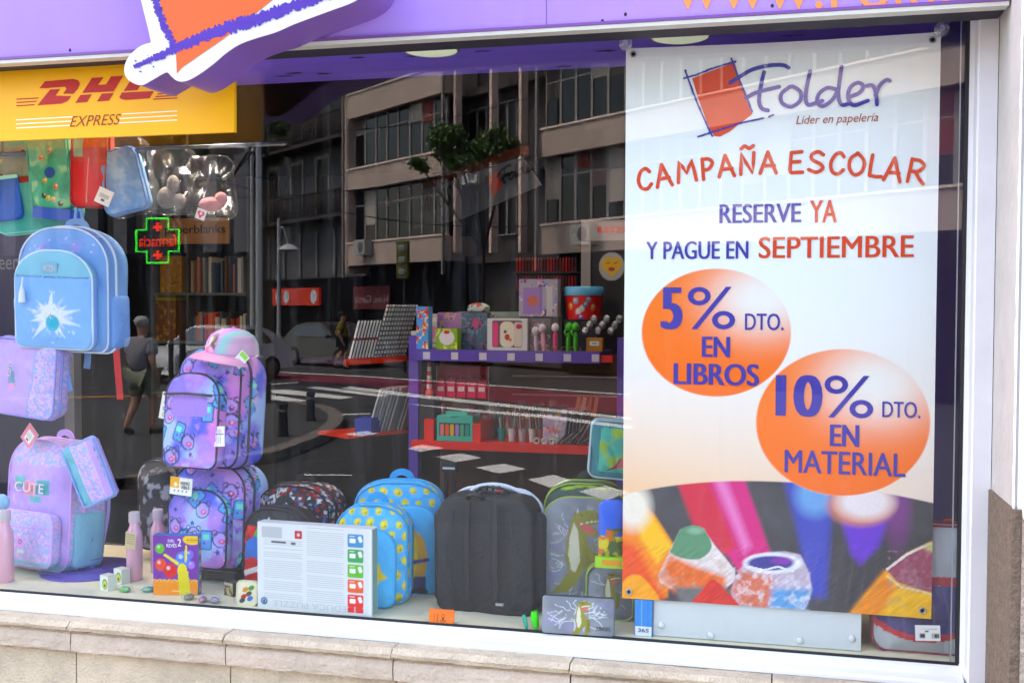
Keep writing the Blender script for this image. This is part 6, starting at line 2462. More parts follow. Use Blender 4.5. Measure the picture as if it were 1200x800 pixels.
# ---------------- black trolley bag
q = P(576, 728, .17)
q[2] = FZ + .003
bw, bh = .252, .292
blk = mat('black nylon', '#222225', .6, bump=.5, bscale=500, var=.12, vscale=10)
blk2 = mat('black strap nylon', '#1c1c1f', .6)
whp = mat('white moulded rim', '#d4dae4', .4)
t = thing('trolley_bag', 'plain black wheeled school bag with white piping seen from the back', 'trolley bag', q, -3, 2)
make('body', shell(bw, bh, .12, (.05, .055), .02, .012, 160, 30, None, .006, 41), blk, t, smooth=True)
make('white_rim', edge_tube(bw * 1.03, bh * 1.015, (.075, .075), .02, .045, .006, s=1.0), whp, t)
make('white_arch', tube(smooth_pts([(-.075, .03, bh - .02), (-.05, .03, bh + .008), (0, .03, bh + .018), (.05, .03, bh + .010), (.10, .03, bh - .016), (.118, .03, bh - .08)], 6), .006, 8), whp, t)
for k in range(3):
    z = bh - .012 + k * .012
    make('mesh_rib', tube(smooth_pts([(-.06 + k * .01, .0, z - .012), (-.02, -.01, z + .006), (.03, -.01, z + .006), (.075 - k * .012, .0, z - .008)], 5), .0035, 6), blk2, t)
for x in (-.012, .004, .020):
    make('mesh_rib', tube([(x, -.005, bh - .02), (x + .004, -.002, bh + .022)], .003, 6), blk2, t)
make('red_label', box(.018, .034, -.012, -.010, bh + .004, bh + .016), mat('red label', '#a84048', .6), t)
for s in (-1, 1):
    make('back_strap', ribbon([(s * .035, -.078, bh * .98), (s * .038, -.084, bh * .5), (s * .036, -.080, .03)], .012, .005), blk2, t, smooth=False)
    make('seam', ribbon([(s * .075, -.076, bh * .9), (s * .082, -.084, bh * .5), (s * .076, -.078, .02)], .004, .003), blk2, t, smooth=False)
    make('side_wing', tr(shell(.05, bh * .82, .05, .02, .015, .01, 50, 8, None, .004, 3), s * (bw / 2 - .005), .0, .01), blk, t, smooth=True)
make('carry_handle', tube(smooth_pts([(-.05, -.05, bh - .008), (-.03, -.07, bh + .01), (-.005, -.07, bh + .008), (0, -.05, bh - .008)], 5), .006, 8), blk2, t)
make('buckle', cbox(.05, -.088, bh * .12, .02, .006, .006), mat('metal puller', '#b9b9bd', .3, .8), t)
make('foot', cbox(0, 0, -.0005, bw * .8, .08, .004), blk2, t)

# orange tag card
q = PZ(517, 730, FZ)


def otag(X, Z):
    p = Paint(X, Z, '#ee7f24')
    p.ring(.004, .018, .0038, .0012, '#2a1c10').rect(.004, .011, .004, .006, '#2a1c10')
    for i in range(3):
        p.line([(-.003, .008 - i * .0022), (.012, .008 - i * .0022)], .0008, '#4a2c10')
    for i in range(4):
        p.rect(-.018, .020 - i * .005, .003, .003, '#c8581c').rect(-.010, .020 - i * .005, .0025, .0035, '#5a3010')
    return p


t = thing('hang_tag', 'orange card hang tag lying against the glass below the black bag', 'tag', q, 2, -10)
make('card', box(-.032, .032, .0008, .002, .0, .034), mat('orange card', '#ee7f24', .55), t, smooth=False)
make('printed_front', sheet(-.0315, .0315, .0005, .0335, 0, otag, .001), matte, t, smooth=False)
make('cord', tube(smooth_pts([(.026, .0, .012), (.036, .004, .006), (.042, .01, .014), (.038, .03, .03)], 5), .0007, 4), mat('white cord', '#eeeeee', .7), t)

# ---------------- dinosaur set


def dino(p, cx, cz, s, flip=1):
    f = lambda L: [(cx + flip * x * s, cz + z * s) for x, z in L]
    p.poly(f([(-.34, -.54), (-.22, -.40), (-.10, -.24), (-.15, -.05), (-.13, .18), (-.10, .34), (-.07, .44), (-.02, .50), (.16, .54), (.30, .48), (.32, .38), (.16, .34), (.28, .26), (.20, .20), (.10, .22), (.16, .05), (.28, -.02), (.30, -.16),
              (.26, -.40), (.12, -.52), (.14, -.30), (.16, -.16), (.06, -.26), (-.02, -.40), (-.12, -.50)]), '#8c8848', soft=.001)
    p.poly(f([(-.05, .38), (-.10, .18), (-.11, -.04), (-.07, -.22), (-.02, -.24), (.04, -.10), (.02, .14), (.0, .28)]), '#d3cfb8', soft=.001)
    p.poly(f([(-.02, .42), (.05, .36), (.16, .34), (.24, .27), (.17, .24), (.06, .28)]), '#c86a6c', soft=.001)
    p.line(f([(.04, .36), (.16, .39), (.28, .40)]), .0016, '#f2eee0')
    p.ell(*f([(.05, .46)])[0], .002, .002, '#1c1a10')
    for k in range(7):
        p.line(f([(.20 + .01 * (k % 2), .0 - k * .05), (.29, -.03 - k * .05)]), .0014, '#4a4620')
    for k in range(5):
        p.line(f([(-.04 + k * .07, .50), (-.02 + k * .07, .45)]), .0014, '#55501f')
    p.line(f([(.10, .10), (.20, .08), (.24, .14)]), .003, '#8c8848')


def cracks(p, w, h, n, sd, col='#d8dade'):
    rs_ = np.random.RandomState(sd)
    for _ in range(n):
        a = rs_.uniform(0, 6.28)
        x, z = w * .42 * math.cos(a), h / 2 + h * .44 * math.sin(a)
        pts = [(x, z)]
        for _ in range(4):
            a2 = a + math.pi + rs_.uniform(-.9, .9)
            x += .010 * math.cos(a2)
            z += .010 * math.sin(a2)
            pts.append((x, z))
        p.line(pts, .0012, col)


def dgrey(w, h, sc_=.16, n=26, sd=2, cx=0, cz=None):
    def f(X, Z):
        p = Paint(X, Z, '#8c9094')
        p.put(np.clip((fbm(X, Z, 14, sd) - .45) * 4, 0, 1) * .7, '#6c7076')
        p.put(np.clip((fbm(X, Z, 25, sd + 4) - .6) * 6, 0, 1) * .5, '#8a82b0')
        cracks(p, w, h, n, sd)
        dino(p, cx, (cz if cz is not None else h * .5), sc_)
        return p
    return f


q = P(688, 716, .27)
q[2] = FZ + .004


def db(X, Z):
    p = Paint(X, Z, '#4c5450')
    p.put((Z > .28).astype(float), '#46564e')
    p.line([(-.06, .302), (0, .312), (.06, .302)], .007, '#a8c844')
    return p


backpack('tall grey and green wheeled backpack with a roaring dinosaur print', q, .21, .315, .13, rz=4, rx=-2, paint=db, trim='#93a85c', strap='#3c443e', rt=(.075, .06), seed=51, group='dinosaur bags',
         pocket=(.185, .285, .0, (.07, .055), -.008), ppaint=dgrey(.185, .285, .2, 30, 4, -.006, .15), puff=.02)
q = P(715, 560, .12)
q, w, h = at(690, 742, 492, 558, .20)


def teald(X, Z):
    p = Paint(X, Z, '#3d7a80')
    p.rect(.012, h * .5, w * .8, h * .78, '#4fae9c', rad=.01)
    p.put(np.clip((fbm(X, Z, 30, 6) - .45) * 5, 0, 1) * ((X > -w * .3) & (Z > h * .12) & (Z < h * .88)), '#9dbf50')
    p.poly([(-.005, .02), (.02, .055), (.04, .05), (.03, .03)], '#c46a6c', soft=.001)
    p.line([(-.01, .02), (.01, .03), (.02, .05)], .003, '#2c4c40')
    return p


backpack('teal dinosaur lunch bag tucked behind the poster edge, above the grey dinosaur backpack', q, w * 1.0, h, .06, rz=8, ry=4, paint=teald, trim='#9fb4b8', strap='#2c6a70', rt=(.018, .02), rb=.02, seed=53, cat='bag', name='lunch_bag', straps=False, handle=False,
         group='dinosaur bags', puff=.01)
q = P(716, 712, .16)
q[2] = FZ + .002
backpack('small grey dinosaur backpack with a lime zip, between the tall one and the poster', q, .115, .135, .06, rz=2, paint=dgrey(.12, .14, .09, 12, 6), trim='#93a85c', strap='#5a625c', rt=(.035, .035), rb=.02, seed=55, group='dinosaur bags', puff=.012)
q, w, h = onfloor(636, 719, 700, 742)
t = thing('pencil_case', 'flat grey dinosaur pencil case with white lightning, lying nearest the glass', 'pencil case', q, 3, -6, group='dinosaur bags')
make('body', shell(w, h, .024, (.006, .006), .006, .004, 150, 30, dgrey(w, h, h * .95, 26, 9, .006, h * .42), .0015, 57), cloth, t, smooth=True)
make('zip', tube([(-w * .48, -.003, h + .002), (w * .48, -.003, h + .002)], .0024, 6), mat('trim #34363a', '#34363a', .6), t)
make('lettering', text_geo('JURASSIC', w * .26, w * .46, h * .13, h * .26, -.0175, bold=.02), mat('dark title', '#35353a', .5), t, smooth=False)
# blue and yellow bottle pack with lime label
q, w, h = at(698, 740, 585, 662, .075)


def bpk(X, Z):
    p = Paint(X, Z, '#2f5cc4')
    p.put((Z < .075).astype(float), '#c8b82c')
    p.put(np.clip((fbm(X, Z, 50, 3) - .48) * 10, 0, 1) * (Z < .095), '#3c5a2c')
    p.put(np.clip((fbm(X, Z, 60, 8) - .6) * 10, 0, 1) * (Z < .09), '#b86a28')
    p.put((Z < .024).astype(float), '#9cc828')
    p.rect(0, .012, w * .6, .012, '#e09a2c')
    return p


t = thing('drink_bottle', 'blue and yellow dinosaur drink bottle with a lime green sleeve beside the poster', 'bottle', q, group='dinosaur bags')
make('bottle', shell(w * .8, h, .03, (w * .3, .02), .006, .010, 100, 34, bpk, .001, 4), gloss, t, smooth=True)
make('sleeve', box(-w * .46, w * .44, -.032, -.018, .0, .026), mat('lime card', '#9cc828', .5), t)
make('sleeve_print', cbox(-.001, -.0328, .013, w * .5, .001, .012), mat('orange sleeve print', '#d8902c', .5), t)
# jar with teal lid, tag and green pens
q, w, h = onfloor(632, 654, 655, 712)
t = thing('small_bottle', 'small brown bottle with a teal lid and a white tag by the pencil case', 'bottle', (q[0], q[1] + .01, FZ))
make('jar', lathe([(.018, 0), (.02, .003), (.02, .06), (.017, .066)], 24), glass_mat('brown jar plastic', 3, tint=(.35, .28, .22), rough=.1, haze=.2), t, smooth='auto')
make('lid', tr(lathe([(.021, 0), (.022, .001), (.022, .012), (.020, .014), (.012, .014), (.012, .024), (.002, .025)], 24), 0, 0, .066), mat('teal lid', '#5fa39a', .4), t, smooth='auto')
tag(t, (.0, -.026, .030), .028, .032, whitetag, ry=8)
tag(t, (-.018, -.036, .002), .014, .036, whitetag, ry=35, name='long_tag')
q = PZ(628, 738, FZ)
t = thing('marker_pen', 'bright green marker pen standing tip-down in front of the small bottle', 'pen', (q[0], q[1] + .002, FZ), ry=-6)
make('barrel', lathe([(.002, 0), (.004, .006), (.009, .012), (.010, .034), (.008, .045)], 18), mat('bright green plastic', '#4fc83c', .3), t, smooth='auto')
q = PZ(617, 738, FZ)
t = thing('marker_pen', 'little teal wrapped pen left of the bright green marker', 'pen', (q[0], q[1] + .006, FZ), ry=-14)
make('barrel', lathe([(.002, 0), (.005, .006), (.006, .03), (.003, .036)], 14), mat('teal green plastic', '#3c9c84', .3), t, smooth='auto')

# ---------------- below and right of the poster
q, w, h = onfloor(743, 764, 703, 746)


def pen365(X, Z):
    p = Paint(X, Z, '#2f86cc')
    p.rect(0, h * .14, w * .9, h * .26, '#e8eef4').line([(-w * .1, h * .3), (-w * .1, h)], .002, '#7ab4e4').line([(w * .25, h * .3), (w * .25, h)], .001, '#1c6ab0')
    return p


t = box_thing('pen_packet', 'narrow blue packet marked 365 standing left of the white board', 'packet', (q[0], .022, FZ), w, h, .012, pen365, sidecol='#2f86cc', step=.001)
make('lettering', text_geo('365', -w * .3, w * .3, h * .12, h * .22, -.0012, bold=.02), mat('dark blue print', '#2c4c8c', .5), t, smooth=False)
BY = .030
t = thing('white_board', 'white plastic board with four round studs under the poster', 'board', (P(888, 750, BY)[0], BY, P(888, 757, BY)[2]))
bx0, bx1 = P(766, 730, BY)[0], P(1009, 740, BY)[0]
bzb, bzt = FZ + .002, P(888, 706, BY)[2]
L_ = lambda g: tr(g, -t.location.x, -BY, -t.location.z)
make('panel', L_(box(bx0, bx1, BY, BY + .006, bzb, bzt)), mat('white plastic board', '#d4d9d9', .35, var=.05), t, smooth=False)
for a, b in ((775, 732), (833, 744), (937, 750), (998, 748)):
    q = P(a, b, BY)
    make('stud', L_(tr(lathe([(.0085, 0), (.0075, .003), (.004, .0045), (.001, .005)], 20, 'y'), q[0], BY, q[2])), mat('white stud', '#dfe3e2', .3), t, smooth=True)
q, w, h = at(1018, 1135, 640, 771, .05)


def navy(X, Z):
    p = Paint(X, Z, '#c9ccd0')
    p.put((Z < h * .62).astype(float), '#413a78')
    p.put((abs(Z - h * .66) < .010).astype(float), '#b8303c')
    p.put((Z < h * .16 + .15 * X * X * 20).astype(float), '#c8353a')
    p.put((Z < h * .10 + .15 * X * X * 20).astype(float), '#c6c9cc')
    return p


q2, w2_, h2_ = at(1020, 1140, 625, 772, .09)
q2[2] = FZ + .001
t = backpack('navy, red and white bag wrapped in clear film in the right corner behind the poster', q2, w2_, h2_ * 1.0, .07, rz=0, paint=navy, trim='#8a2430', strap='#2c2858', rt=(.03, .03), rb=.035, seed=61, cat='bag', name='wrapped_bag', straps=False, handle=False, puff=.016,
             wr=.006)
make('wrapping', tr(crumple(w2_ * 1.06, h2_ * 1.0, .08, 12, .012), 0, -.008, -.0), wrap, t, smooth=True)


def bar(X, Z):
    p = Paint(X, Z, '#e9e9e6')
    rs_ = np.random.RandomState(3)
    for i in range(26):
        x = -.016 + i * .0018
        p.rect(x, -.006, rs_.uniform(.0004, .0013), .010, '#2a2a2a', soft=.0003)
    p.line([(-.018, .008), (.018, .009)], .001, '#999999')
    p.rect(-.002, .004, .008, .003, '#4a4a4a')
    return p


tag(t, (.002, -.078, h2_ * .2), .052, .034, bar, ry=-3, name='barcode_label', label='white barcode sticker')
q = P(1116, 703, .14)
q[2] = P(1116, 703, .14)[2]
qb, w3, h3 = at(1090, 1140, 622, 702, .17)


def lunch(X, Z):
    p = Paint(X, Z, '#26242a')
    p.rect(0, h3 - .012, w3, .004, '#9a9a98')
    p.ell(-.012, h3 - .016, .008, .008, '#b8b8b8')
    return p


t = box_thing('lunch_bag', 'black lunch bag with pink capital letters at the right edge behind the wrapped bag', 'bag', qb, w3, h3, .08, lunch, sidecol='#26242a', step=.0025, m_=matte)
lm = mat('pink letter print', '#d99a9c', .5)
for s, a, b, z0, z1 in (('LUNCH', -w3 * .46, w3 * .30, h3 * .50, h3 * .76), ('BAG', -w3 * .42, w3 * .05, h3 * .22, h3 * .44)):
    make('lettering', rot(text_geo(s, a, b, z0, z1, -.0015, bold=.02), 'Y', -6, (0, 0, h3 / 2)), lm, t, smooth=False)
q, w, h = at(1104, 1122, 607, 624, .22)
t = thing('orange_eraser', 'small orange object on the lunch bag at the right edge', 'toy', (q[0], .2, q[2] + .002))
make('block', shell(w, h, .015, .006, .004, .003, 40, 8, None, 0), mat('orange rubber', '#e0702c', .5), t, smooth=True)
t = thing('support_shelf', 'grey shelf behind the poster carrying the lunch bag', 'shelf', (qb[0], .2, qb[2]))
make('board', box(-.3, .045, -.05, .12, -.012, -.001), mat('grey shelf', '#8a8a88', .5), t)
make('leg', box(-.29, -.28, .1, .11, -(qb[2] - FZ) + .001, -.012), mat('grey shelf', '#8a8a88', .5), t)
make('leg', box(.03, .04, .1, .11, -(qb[2] - FZ) + .001, -.012), mat('grey shelf', '#8a8a88', .5), t)
# ================================================================== shelves and goods farther inside
SY = 1.40
ORD = 'first second third fourth fifth sixth seventh eighth ninth tenth eleventh twelfth thirteenth fourteenth fifteenth sixteenth seventeenth eighteenth nineteenth twentieth'.split()
gond = thing('shelf_unit', 'purple and red shelving unit with a brown back panel in the middle of the shop', 'shelf', (P(600, 520, SY)[0], SY, .3))
GO = Vector(gond.location)
gl_ = lambda g: tr(g, -GO.x, -GO.y, -GO.z)
pur = mat('purple shelf metal', '#5f4aa8', .4, var=.06)
redm = mat('red orange shelf edge', '#e0452c', .45)
brown = mat('brown back panel', '#6a4a38', .7, var=.2, vscale=3)
xa, xb = P(484, 415, SY)[0], P(703, 418, SY)[0]
z1a, z1b = P(590, 424, SY)[2], P(590, 411, SY)[2]
make('upper_shelf', gl_(box(xa, xb, SY, SY + .30, z1a, z1b)), pur, gond)
make('red_bracket', gl_(box(xb + .001, xb + .045, SY + .01, SY + .03, z1a + .004, z1b - .012)), redm, gond)
zl0, zl1 = P(590, 528, SY)[2], P(590, 519, SY)[2]
xr2 = P(700, 520, SY)[0]
make('lower_shelf', gl_(box(xa, xr2, SY - .02, SY + .30, zl0, zl1)), redm, gond)
px_a, px_b = P(478, 400, SY + .02)[0], P(489, 400, SY + .02)[0]
make('upright', gl_(box(px_a, px_b, SY + .03, SY + .07, .3, P(484, 393, SY)[2])), pur, gond)
make('upright_cap', gl_(box(px_a + .006, px_b - .006, SY + .04, SY + .06, P(484, 393, SY)[2], P(484, 388, SY)[2])), mat('pale cap', '#c8c4bc', .5), gond)
px_c, px_d = P(722, 400, SY)[0], P(738, 400, SY)[0]
make('upright', gl_(box(px_c, px_d, SY + .03, SY + .07, .3, P(730, 396, SY)[2])), pur, gond)
make('back_panel', gl_(box(px_b + .001, px_c - .001, SY + .305, SY + .32, P(590, 640, SY)[2], z1b - .02)), brown, gond)
for yy, c_ in ((441, '#cdc5bd'), (463, '#cdc5bd')):
    z = P(650, yy, SY + .28)[2]
    make('rail', gl_(box(P(600, yy, SY + .28)[0], px_c - .002, SY + .285, SY + .30, z - .003, z + .003)), mat('pale rail', c_, .4), gond)
make('end_bin', gl_(box(P(497, 500, SY)[0], P(508, 500, SY)[0], SY + .0, SY + .2, zl1, P(500, 491, SY)[2])), redm, gond)
make('end_bin', gl_(box(P(554, 500, SY)[0], P(563, 500, SY)[0], SY + .0, SY + .2, zl1, P(558, 496, SY)[2])), redm, gond)


def on(px0, px1, yt, zb, Y, d=.05):
    x0, x1 = P(px0, 400, Y)[0], P(px1, 400, Y)[0]
    zt = P((px0 + px1) / 2, yt, Y)[2]
    return np.array([(x0 + x1) / 2, Y, zb]), float(x1 - x0), float(zt - zb)


def splash(base, cols, sc_, sd, frame=None, extra=None):
    def f(X, Z):
        p = Paint(X, Z, base)
        a = np.clip((fbm(X, Z, 60, sd) - .5) * 9, 0, 1)
        q = Paint(X, Z).cells(sc_, cols, sd)
        p.c = p.c * (1 - a[:, None]) + q.c * a[:, None]
        if extra:
            extra(p)
        return p
    return f


ub = z1b + .0008
GOODS = [
    ('narrow blue and white toy box at the left end of the purple shelf', 488, 502, 359, SY + .03, '#5a9ad8', ['#e8e8e8', '#e86a2c', '#e8c83c', '#d0303c'], None),
    ('lilac flowered card box standing behind the yellow-green one', 513, 541, 366, SY + .13, '#b486b8', ['#d8a8b0', '#8a6aa8', '#c8b070'], None),
    ('yellow-green toy box with a white oval, on the purple shelf', 511, 536, 385, SY + .03, '#8ab42c', ['#d8d83c', '#5a9a2c', '#e8e89c'], lambda p: p.ell(0, .045, .03, .028, '#e8e0e4').ell(0, .066, .012, .007, '#c83c3c')),
    ('grey and blue blister box in the middle of the purple shelf', 541, 571, 366, SY + .10, '#4e6676', ['#8a5a7a', '#6a8a9c', '#2a3440'], lambda p: p.ell(.005, .10, .012, .02, '#c05a7c')),
    ('white toy box with a pink speckled window, on the purple shelf', 571, 618, 373, SY + .02, '#d8d6d4', ['#d8d6d4'],
     lambda p: p.rect(0, .062, .115, .10, '#5a3a44', rad=.006).rect(.0, .060, .055, .095, '#e6dcc8', rad=.02).rect(-.045, .06, .02, .09, '#e0407c', rad=.006).rect(.042, .06, .03, .09, '#d8ccc0', rad=.004).ell(.0, .05, .010, .012, '#b83030').ell(-.008, .07, .006, .006, '#3a3a3a').ell(.012, .04, .006, .006, '#d87c3c').ell(.045, .09, .012, .01, '#c02c58')),
    ('clear and grey box of pink figures right of the white toy box', 621, 645, 373, SY + .04, '#6a6468', ['#e0b0bc', '#b09ac0', '#4a464c'], None),
]
for lab, a, b, yt, Y, base_, cols, ex in GOODS:
    q, w, h = on(a, b, yt, ub, Y)
    box_thing('toy_box', lab, 'box', q, w, h, .05, splash(base_, cols, .008, len(lab), extra=ex), sidecol=base_, group='goods on the purple shelf', step=.0024)
qx, wx, hx = on(536, 609, 362, ub, SY + .17)
t = thing('flat_carton', 'long flat grey carton lying across the top of the purple shelf goods', 'box', (qx[0], SY + .165, P(570, 373, SY + .165)[2]))
make('carton', box(-wx / 2, wx / 2, 0, .1, 0, .026), mat('grey green card', '#7d8a80', .5), t)
make('pattern', sheet(-wx * .3, wx * .3, .004, .022, -.0006, splash('#8a9a8c', ['#5a8a5c', '#b06a8a', '#d8d8d0'], .008, 5), .003), matte, t, smooth=False)
t = thing('white_gadget', 'small white and red rounded packet resting on the long flat carton', 'packet', (P(561, 362, SY + .17)[0], SY + .17, P(570, 373, SY + .165)[2] + .0265))
make('packet', shell(.085, .034, .03, (.04, .02), .005, .004, 60, 12, splash('#d8dad4', ['#c83c3c', '#3c4c9c', '#3c8c4c'], .012, 2), 0), gloss, t, smooth=True)
# big box and tub stacked at the right
for lab, a, b, yt, yb, Y, base_, cols, ex in (
        ('tall silver and lilac toy box standing above the others at the right of the shelf', 608, 653, 327, 371, SY + .12, '#a8a4b0', ['#c890c0', '#7a9ac8', '#e8d8e0', '#6a4a6c'],
         lambda p: p.rect(-.02, .06, .075, .10, '#9a7ab8', rad=.004).ell(-.02, .06, .022, .02, '#c86a5c').line([(.01, .02), (.01, .12)], .004, '#7a5aa8').rect(.045, .06, .022, .11, '#c8c4c8')),):
    q = P((a + b) / 2, yb, Y)
    w, h = P(b, 350, Y)[0] - P(a, 350, Y)[0], P(630, yt, Y)[2] - q[2]
    t = box_thing('toy_box', lab, 'box', q, w, h, .06, splash(base_, cols, .008, 9, extra=ex), sidecol=base_, group='goods on the purple shelf', step=.0024)
    solo('stack_box', box(q[0] - w / 2, q[0] + w / 2, SY + .13, SY + .22, ub, q[2] - .001), mat('grey box underneath', '#4a474c', .6), 'plain grey box carrying the tall silver and lilac toy box', 'box')
q = P(680, 374, SY + .12)
r = (P(703, 350, SY + .12)[0] - P(658, 350, SY + .12)[0]) / 2
h = P(680, 346, SY + .12)[2] - q[2]
t = thing('toy_tub', 'red round toy tub with small pictures and a light blue lid', 'tub', (q[0], SY + .12 + r, q[2]))
g = lathe([(r * .9 + .1 * r * i / 16, h * i / 16) for i in range(17)], 90)
Va = np.array(g[0])
ang = np.arctan2(Va[:, 0], -Va[:, 1]) * r
p = Paint(ang, Va[:, 2], '#d4301c')
for x, z, c_ in ((-.045, .05, '#e8a82c'), (-.02, .07, '#9ac0c8'), (.005, .04, '#d0d4d8'), (.03, .075, '#7a9ab0'), (.05, .045, '#d8902c'), (-.01, .03, '#e8e0d8'), (.02, .055, '#506a80'), (0, .008, '#6a4ab0')):
    p.ell(x, z, .011, .012, c_).ell(x, z + .004, .004, .004, '#f4ece0')
make('bucket', (g[0], g[1], [tuple(c_) for c_ in p.c]), gloss, t, smooth='auto')
make('lid', lathe([(r * 1.03, h), (r * 1.04, h + .002), (r * 1.04, h + .028), (r * .98, h + .034), (.01, h + .034)], 40), mat('light blue lid', '#6fb4d8', .35), t, smooth='auto')
solo('stack_box', box(q[0] - r * .9, q[0] + r * .9, SY + .14, SY + .26, ub, q[2] - .001), mat('dark box underneath', '#26242a', .6), 'plain dark box carrying the red round tub', 'box')
# figures and pens in front
for i, (px, yt, c_, lab) in enumerate(((628, 382, '#c8b4c8', 'pale lilac little figure pen on the purple shelf'), (637, 378, '#e0a4b0', 'soft pink little figure pen on the purple shelf'), (650, 377, '#e23c84', 'hot pink figure pen on the purple shelf'),
                                       (665, 376, '#4fae2c', 'left one of the two bright green figure pens'), (674, 376, '#4fae2c', 'right one of the two bright green figure pens'))):
    q, w, h = on(px - 4, px + 4, yt, ub, SY + .0)
    t = thing('figure_pen', lab, 'pen', (q[0], SY + .012, ub), ry=rnd.uniform(-5, 5), group='figure pens')
    make('barrel', lathe([(.007, 0), (.009, h * .25), (.008, h * .6), (.004, h * .64)], 14), mat('pen ' + c_, c_, .4), t, smooth='auto')
    make('head', tr(ball(.015, 1, .8, 1.15, 8), 0, 0, h * .8), mat('pen head ' + c_, c_ if i > 2 else '#d8cdd4', .5), t)
    if i > 2:
        make('arm', tube([(-.004, -.01, h * .5), (-.014, -.012, h * .62), (-.010, -.01, h * .72)], .004, 6), mat('pen ' + c_, c_, .4), t)
rk = thing('wire_rack', 'thin gilt wire fence along the front of the purple shelf', 'rack', (P(650, 410, SY)[0], SY + .001, ub))
pts = []
for i in range(11):
    x = P(624 + i * 5.6, 410, SY)[0] - rk.location.x
    pts += [(x, 0, .0), (x, 0, .016)] if i % 2 == 0 else [(x, 0, .016), (x, 0, 0)]
make('wire', tube(pts, .0012, 4), mat('gilt wire', '#b8a87a', .3, .8), rk)
q, w, h = on(700, 722, 397, ub, SY + .03)
t = box_thing('kraft_box', 'small kraft cardboard box with a white label at the right end of the purple shelf', 'box', (P(695, 400, SY)[0], SY + .03, ub), .06, .05, .05,
              lambda X, Z: Paint(X, Z, '#a8783c').rect(0, .03, .034, .016, '#d8dcd8').rect(0, .03, .02, .005, '#6a8a9c'), sidecol='#a8783c', step=.002)
for i in range(9):
    px = 686 + i * 5
    q = P(px, 388 - (i % 3) * 7, SY + .10 + .02 * (i % 2))
    solo('silver_charm', tr(ball(.014, 1, .6, 1.2, 7), *q), mat('silver foil charm', '#a8aaac', .25, .6, bump=.8, bscale=90), 'small silvery foil charm, ' + ORD[i] + ' from the left behind the kraft box', 'charm', group='silvery foil charms')

# lower red shelf
lb2 = zl1 + .0008
q, w, h = on(512, 554, 484, lb2, SY + .0)


def paints(X, Z):
    p = Paint(X, Z, '#5ab4a4')
    p.rect(0, h * .42, w * .86, h * .46, '#35504c')
    for i, c_ in enumerate(('#e08080', '#e86a4c', '#e0b838', '#a884c4', '#5cb08a', '#3c9c8c')):
        p.rect(-w * .35 + i * w * .14, h * .40, w * .10, h * .42, c_, rad=.006)
    p.line([(-w * .1, h * .86), (w * .1, h * .88)], .004, '#2a6a60')
    return p


t = box_thing('paint_set', 'teal cardboard set of six coloured paint pots on the red shelf', 'paint set', q, w, h * .9, .06, paints, sidecol='#5ab4a4', step=.002)
make('handle', merge(box(-w * .3, w * .3, .028, .032, h * .9, h * 1.05)), mat('card #5ab4a4', '#5ab4a4', .5), t)
t = thing('hanging_rack', 'crimson rack card with five hanging white-labelled hooks under the purple shelf', 'rack', (P(542, 470, SY + .12)[0], SY + .12, P(542, 466, SY + .12)[2]))
w = P(572, 440, SY + .12)[0] - P(512, 440, SY + .12)[0]
h = P(542, 429, SY + .12)[2] - t.location.z
make('card', box(-w / 2, w / 2, 0, .01, 0, h), mat('crimson card', '#a02040', .5), t)
make('frame', merge(box(-w / 2 - .003, -w / 2, -.004, .012, -.01, h), box(w / 2, w / 2 + .003, -.004, .012, -.01, h)), mat('pale rail', '#cdc5bd', .4), t)
for i in range(5):
    x = -w * .40 + i * w * .2
    pk_ = make('blister', box(x - w * .08, x + w * .08, -.02, -.006, h * .02, h * .58), mat('crimson blister', '#c83a58', .35), t)
    make('label', box(x - w * .06, x + w * .06, -.0212, -.0203, h * .22, h * .36), mat('white label', '#d8d0d0', .5), pk_)
    make('hook', tube([(x, .0, h * .72), (x, -.03, h * .70), (x + .004, -.036, h * .62)], .0022, 5), mat('wire hook', '#b0a8a8', .3, .7), t)
t = thing('lighthouse_candle', 'red and white striped little lighthouse figure at the left end of the lower goods', 'figure', (P(503, 466, SY + .06)[0], SY + .06, P(503, 464, SY + .06)[2]))
for i in range(6):
    make('band', tr(lathe([(.011 - .0008 * i, 0), (.0105 - .0008 * i, .0165)], 16), 0, 0, .03 + i * .0168), mat('band ' + ('r' if i % 2 else 'w'), '#b83030' if i % 2 else '#d8c8c0', .5), t)
make('figure', tr(ball(.018, .9, .7, 1.1, 8), 0, 0, .012), mat('white red figure', '#d86a60', .5), t)
solo('stack_box', box(t.location.x - .03, t.location.x + .03, SY + .03, SY + .12, lb2, t.location.z - .008), mat('dark box underneath', '#26242a', .6), 'dark box under the little striped lighthouse figure', 'box')
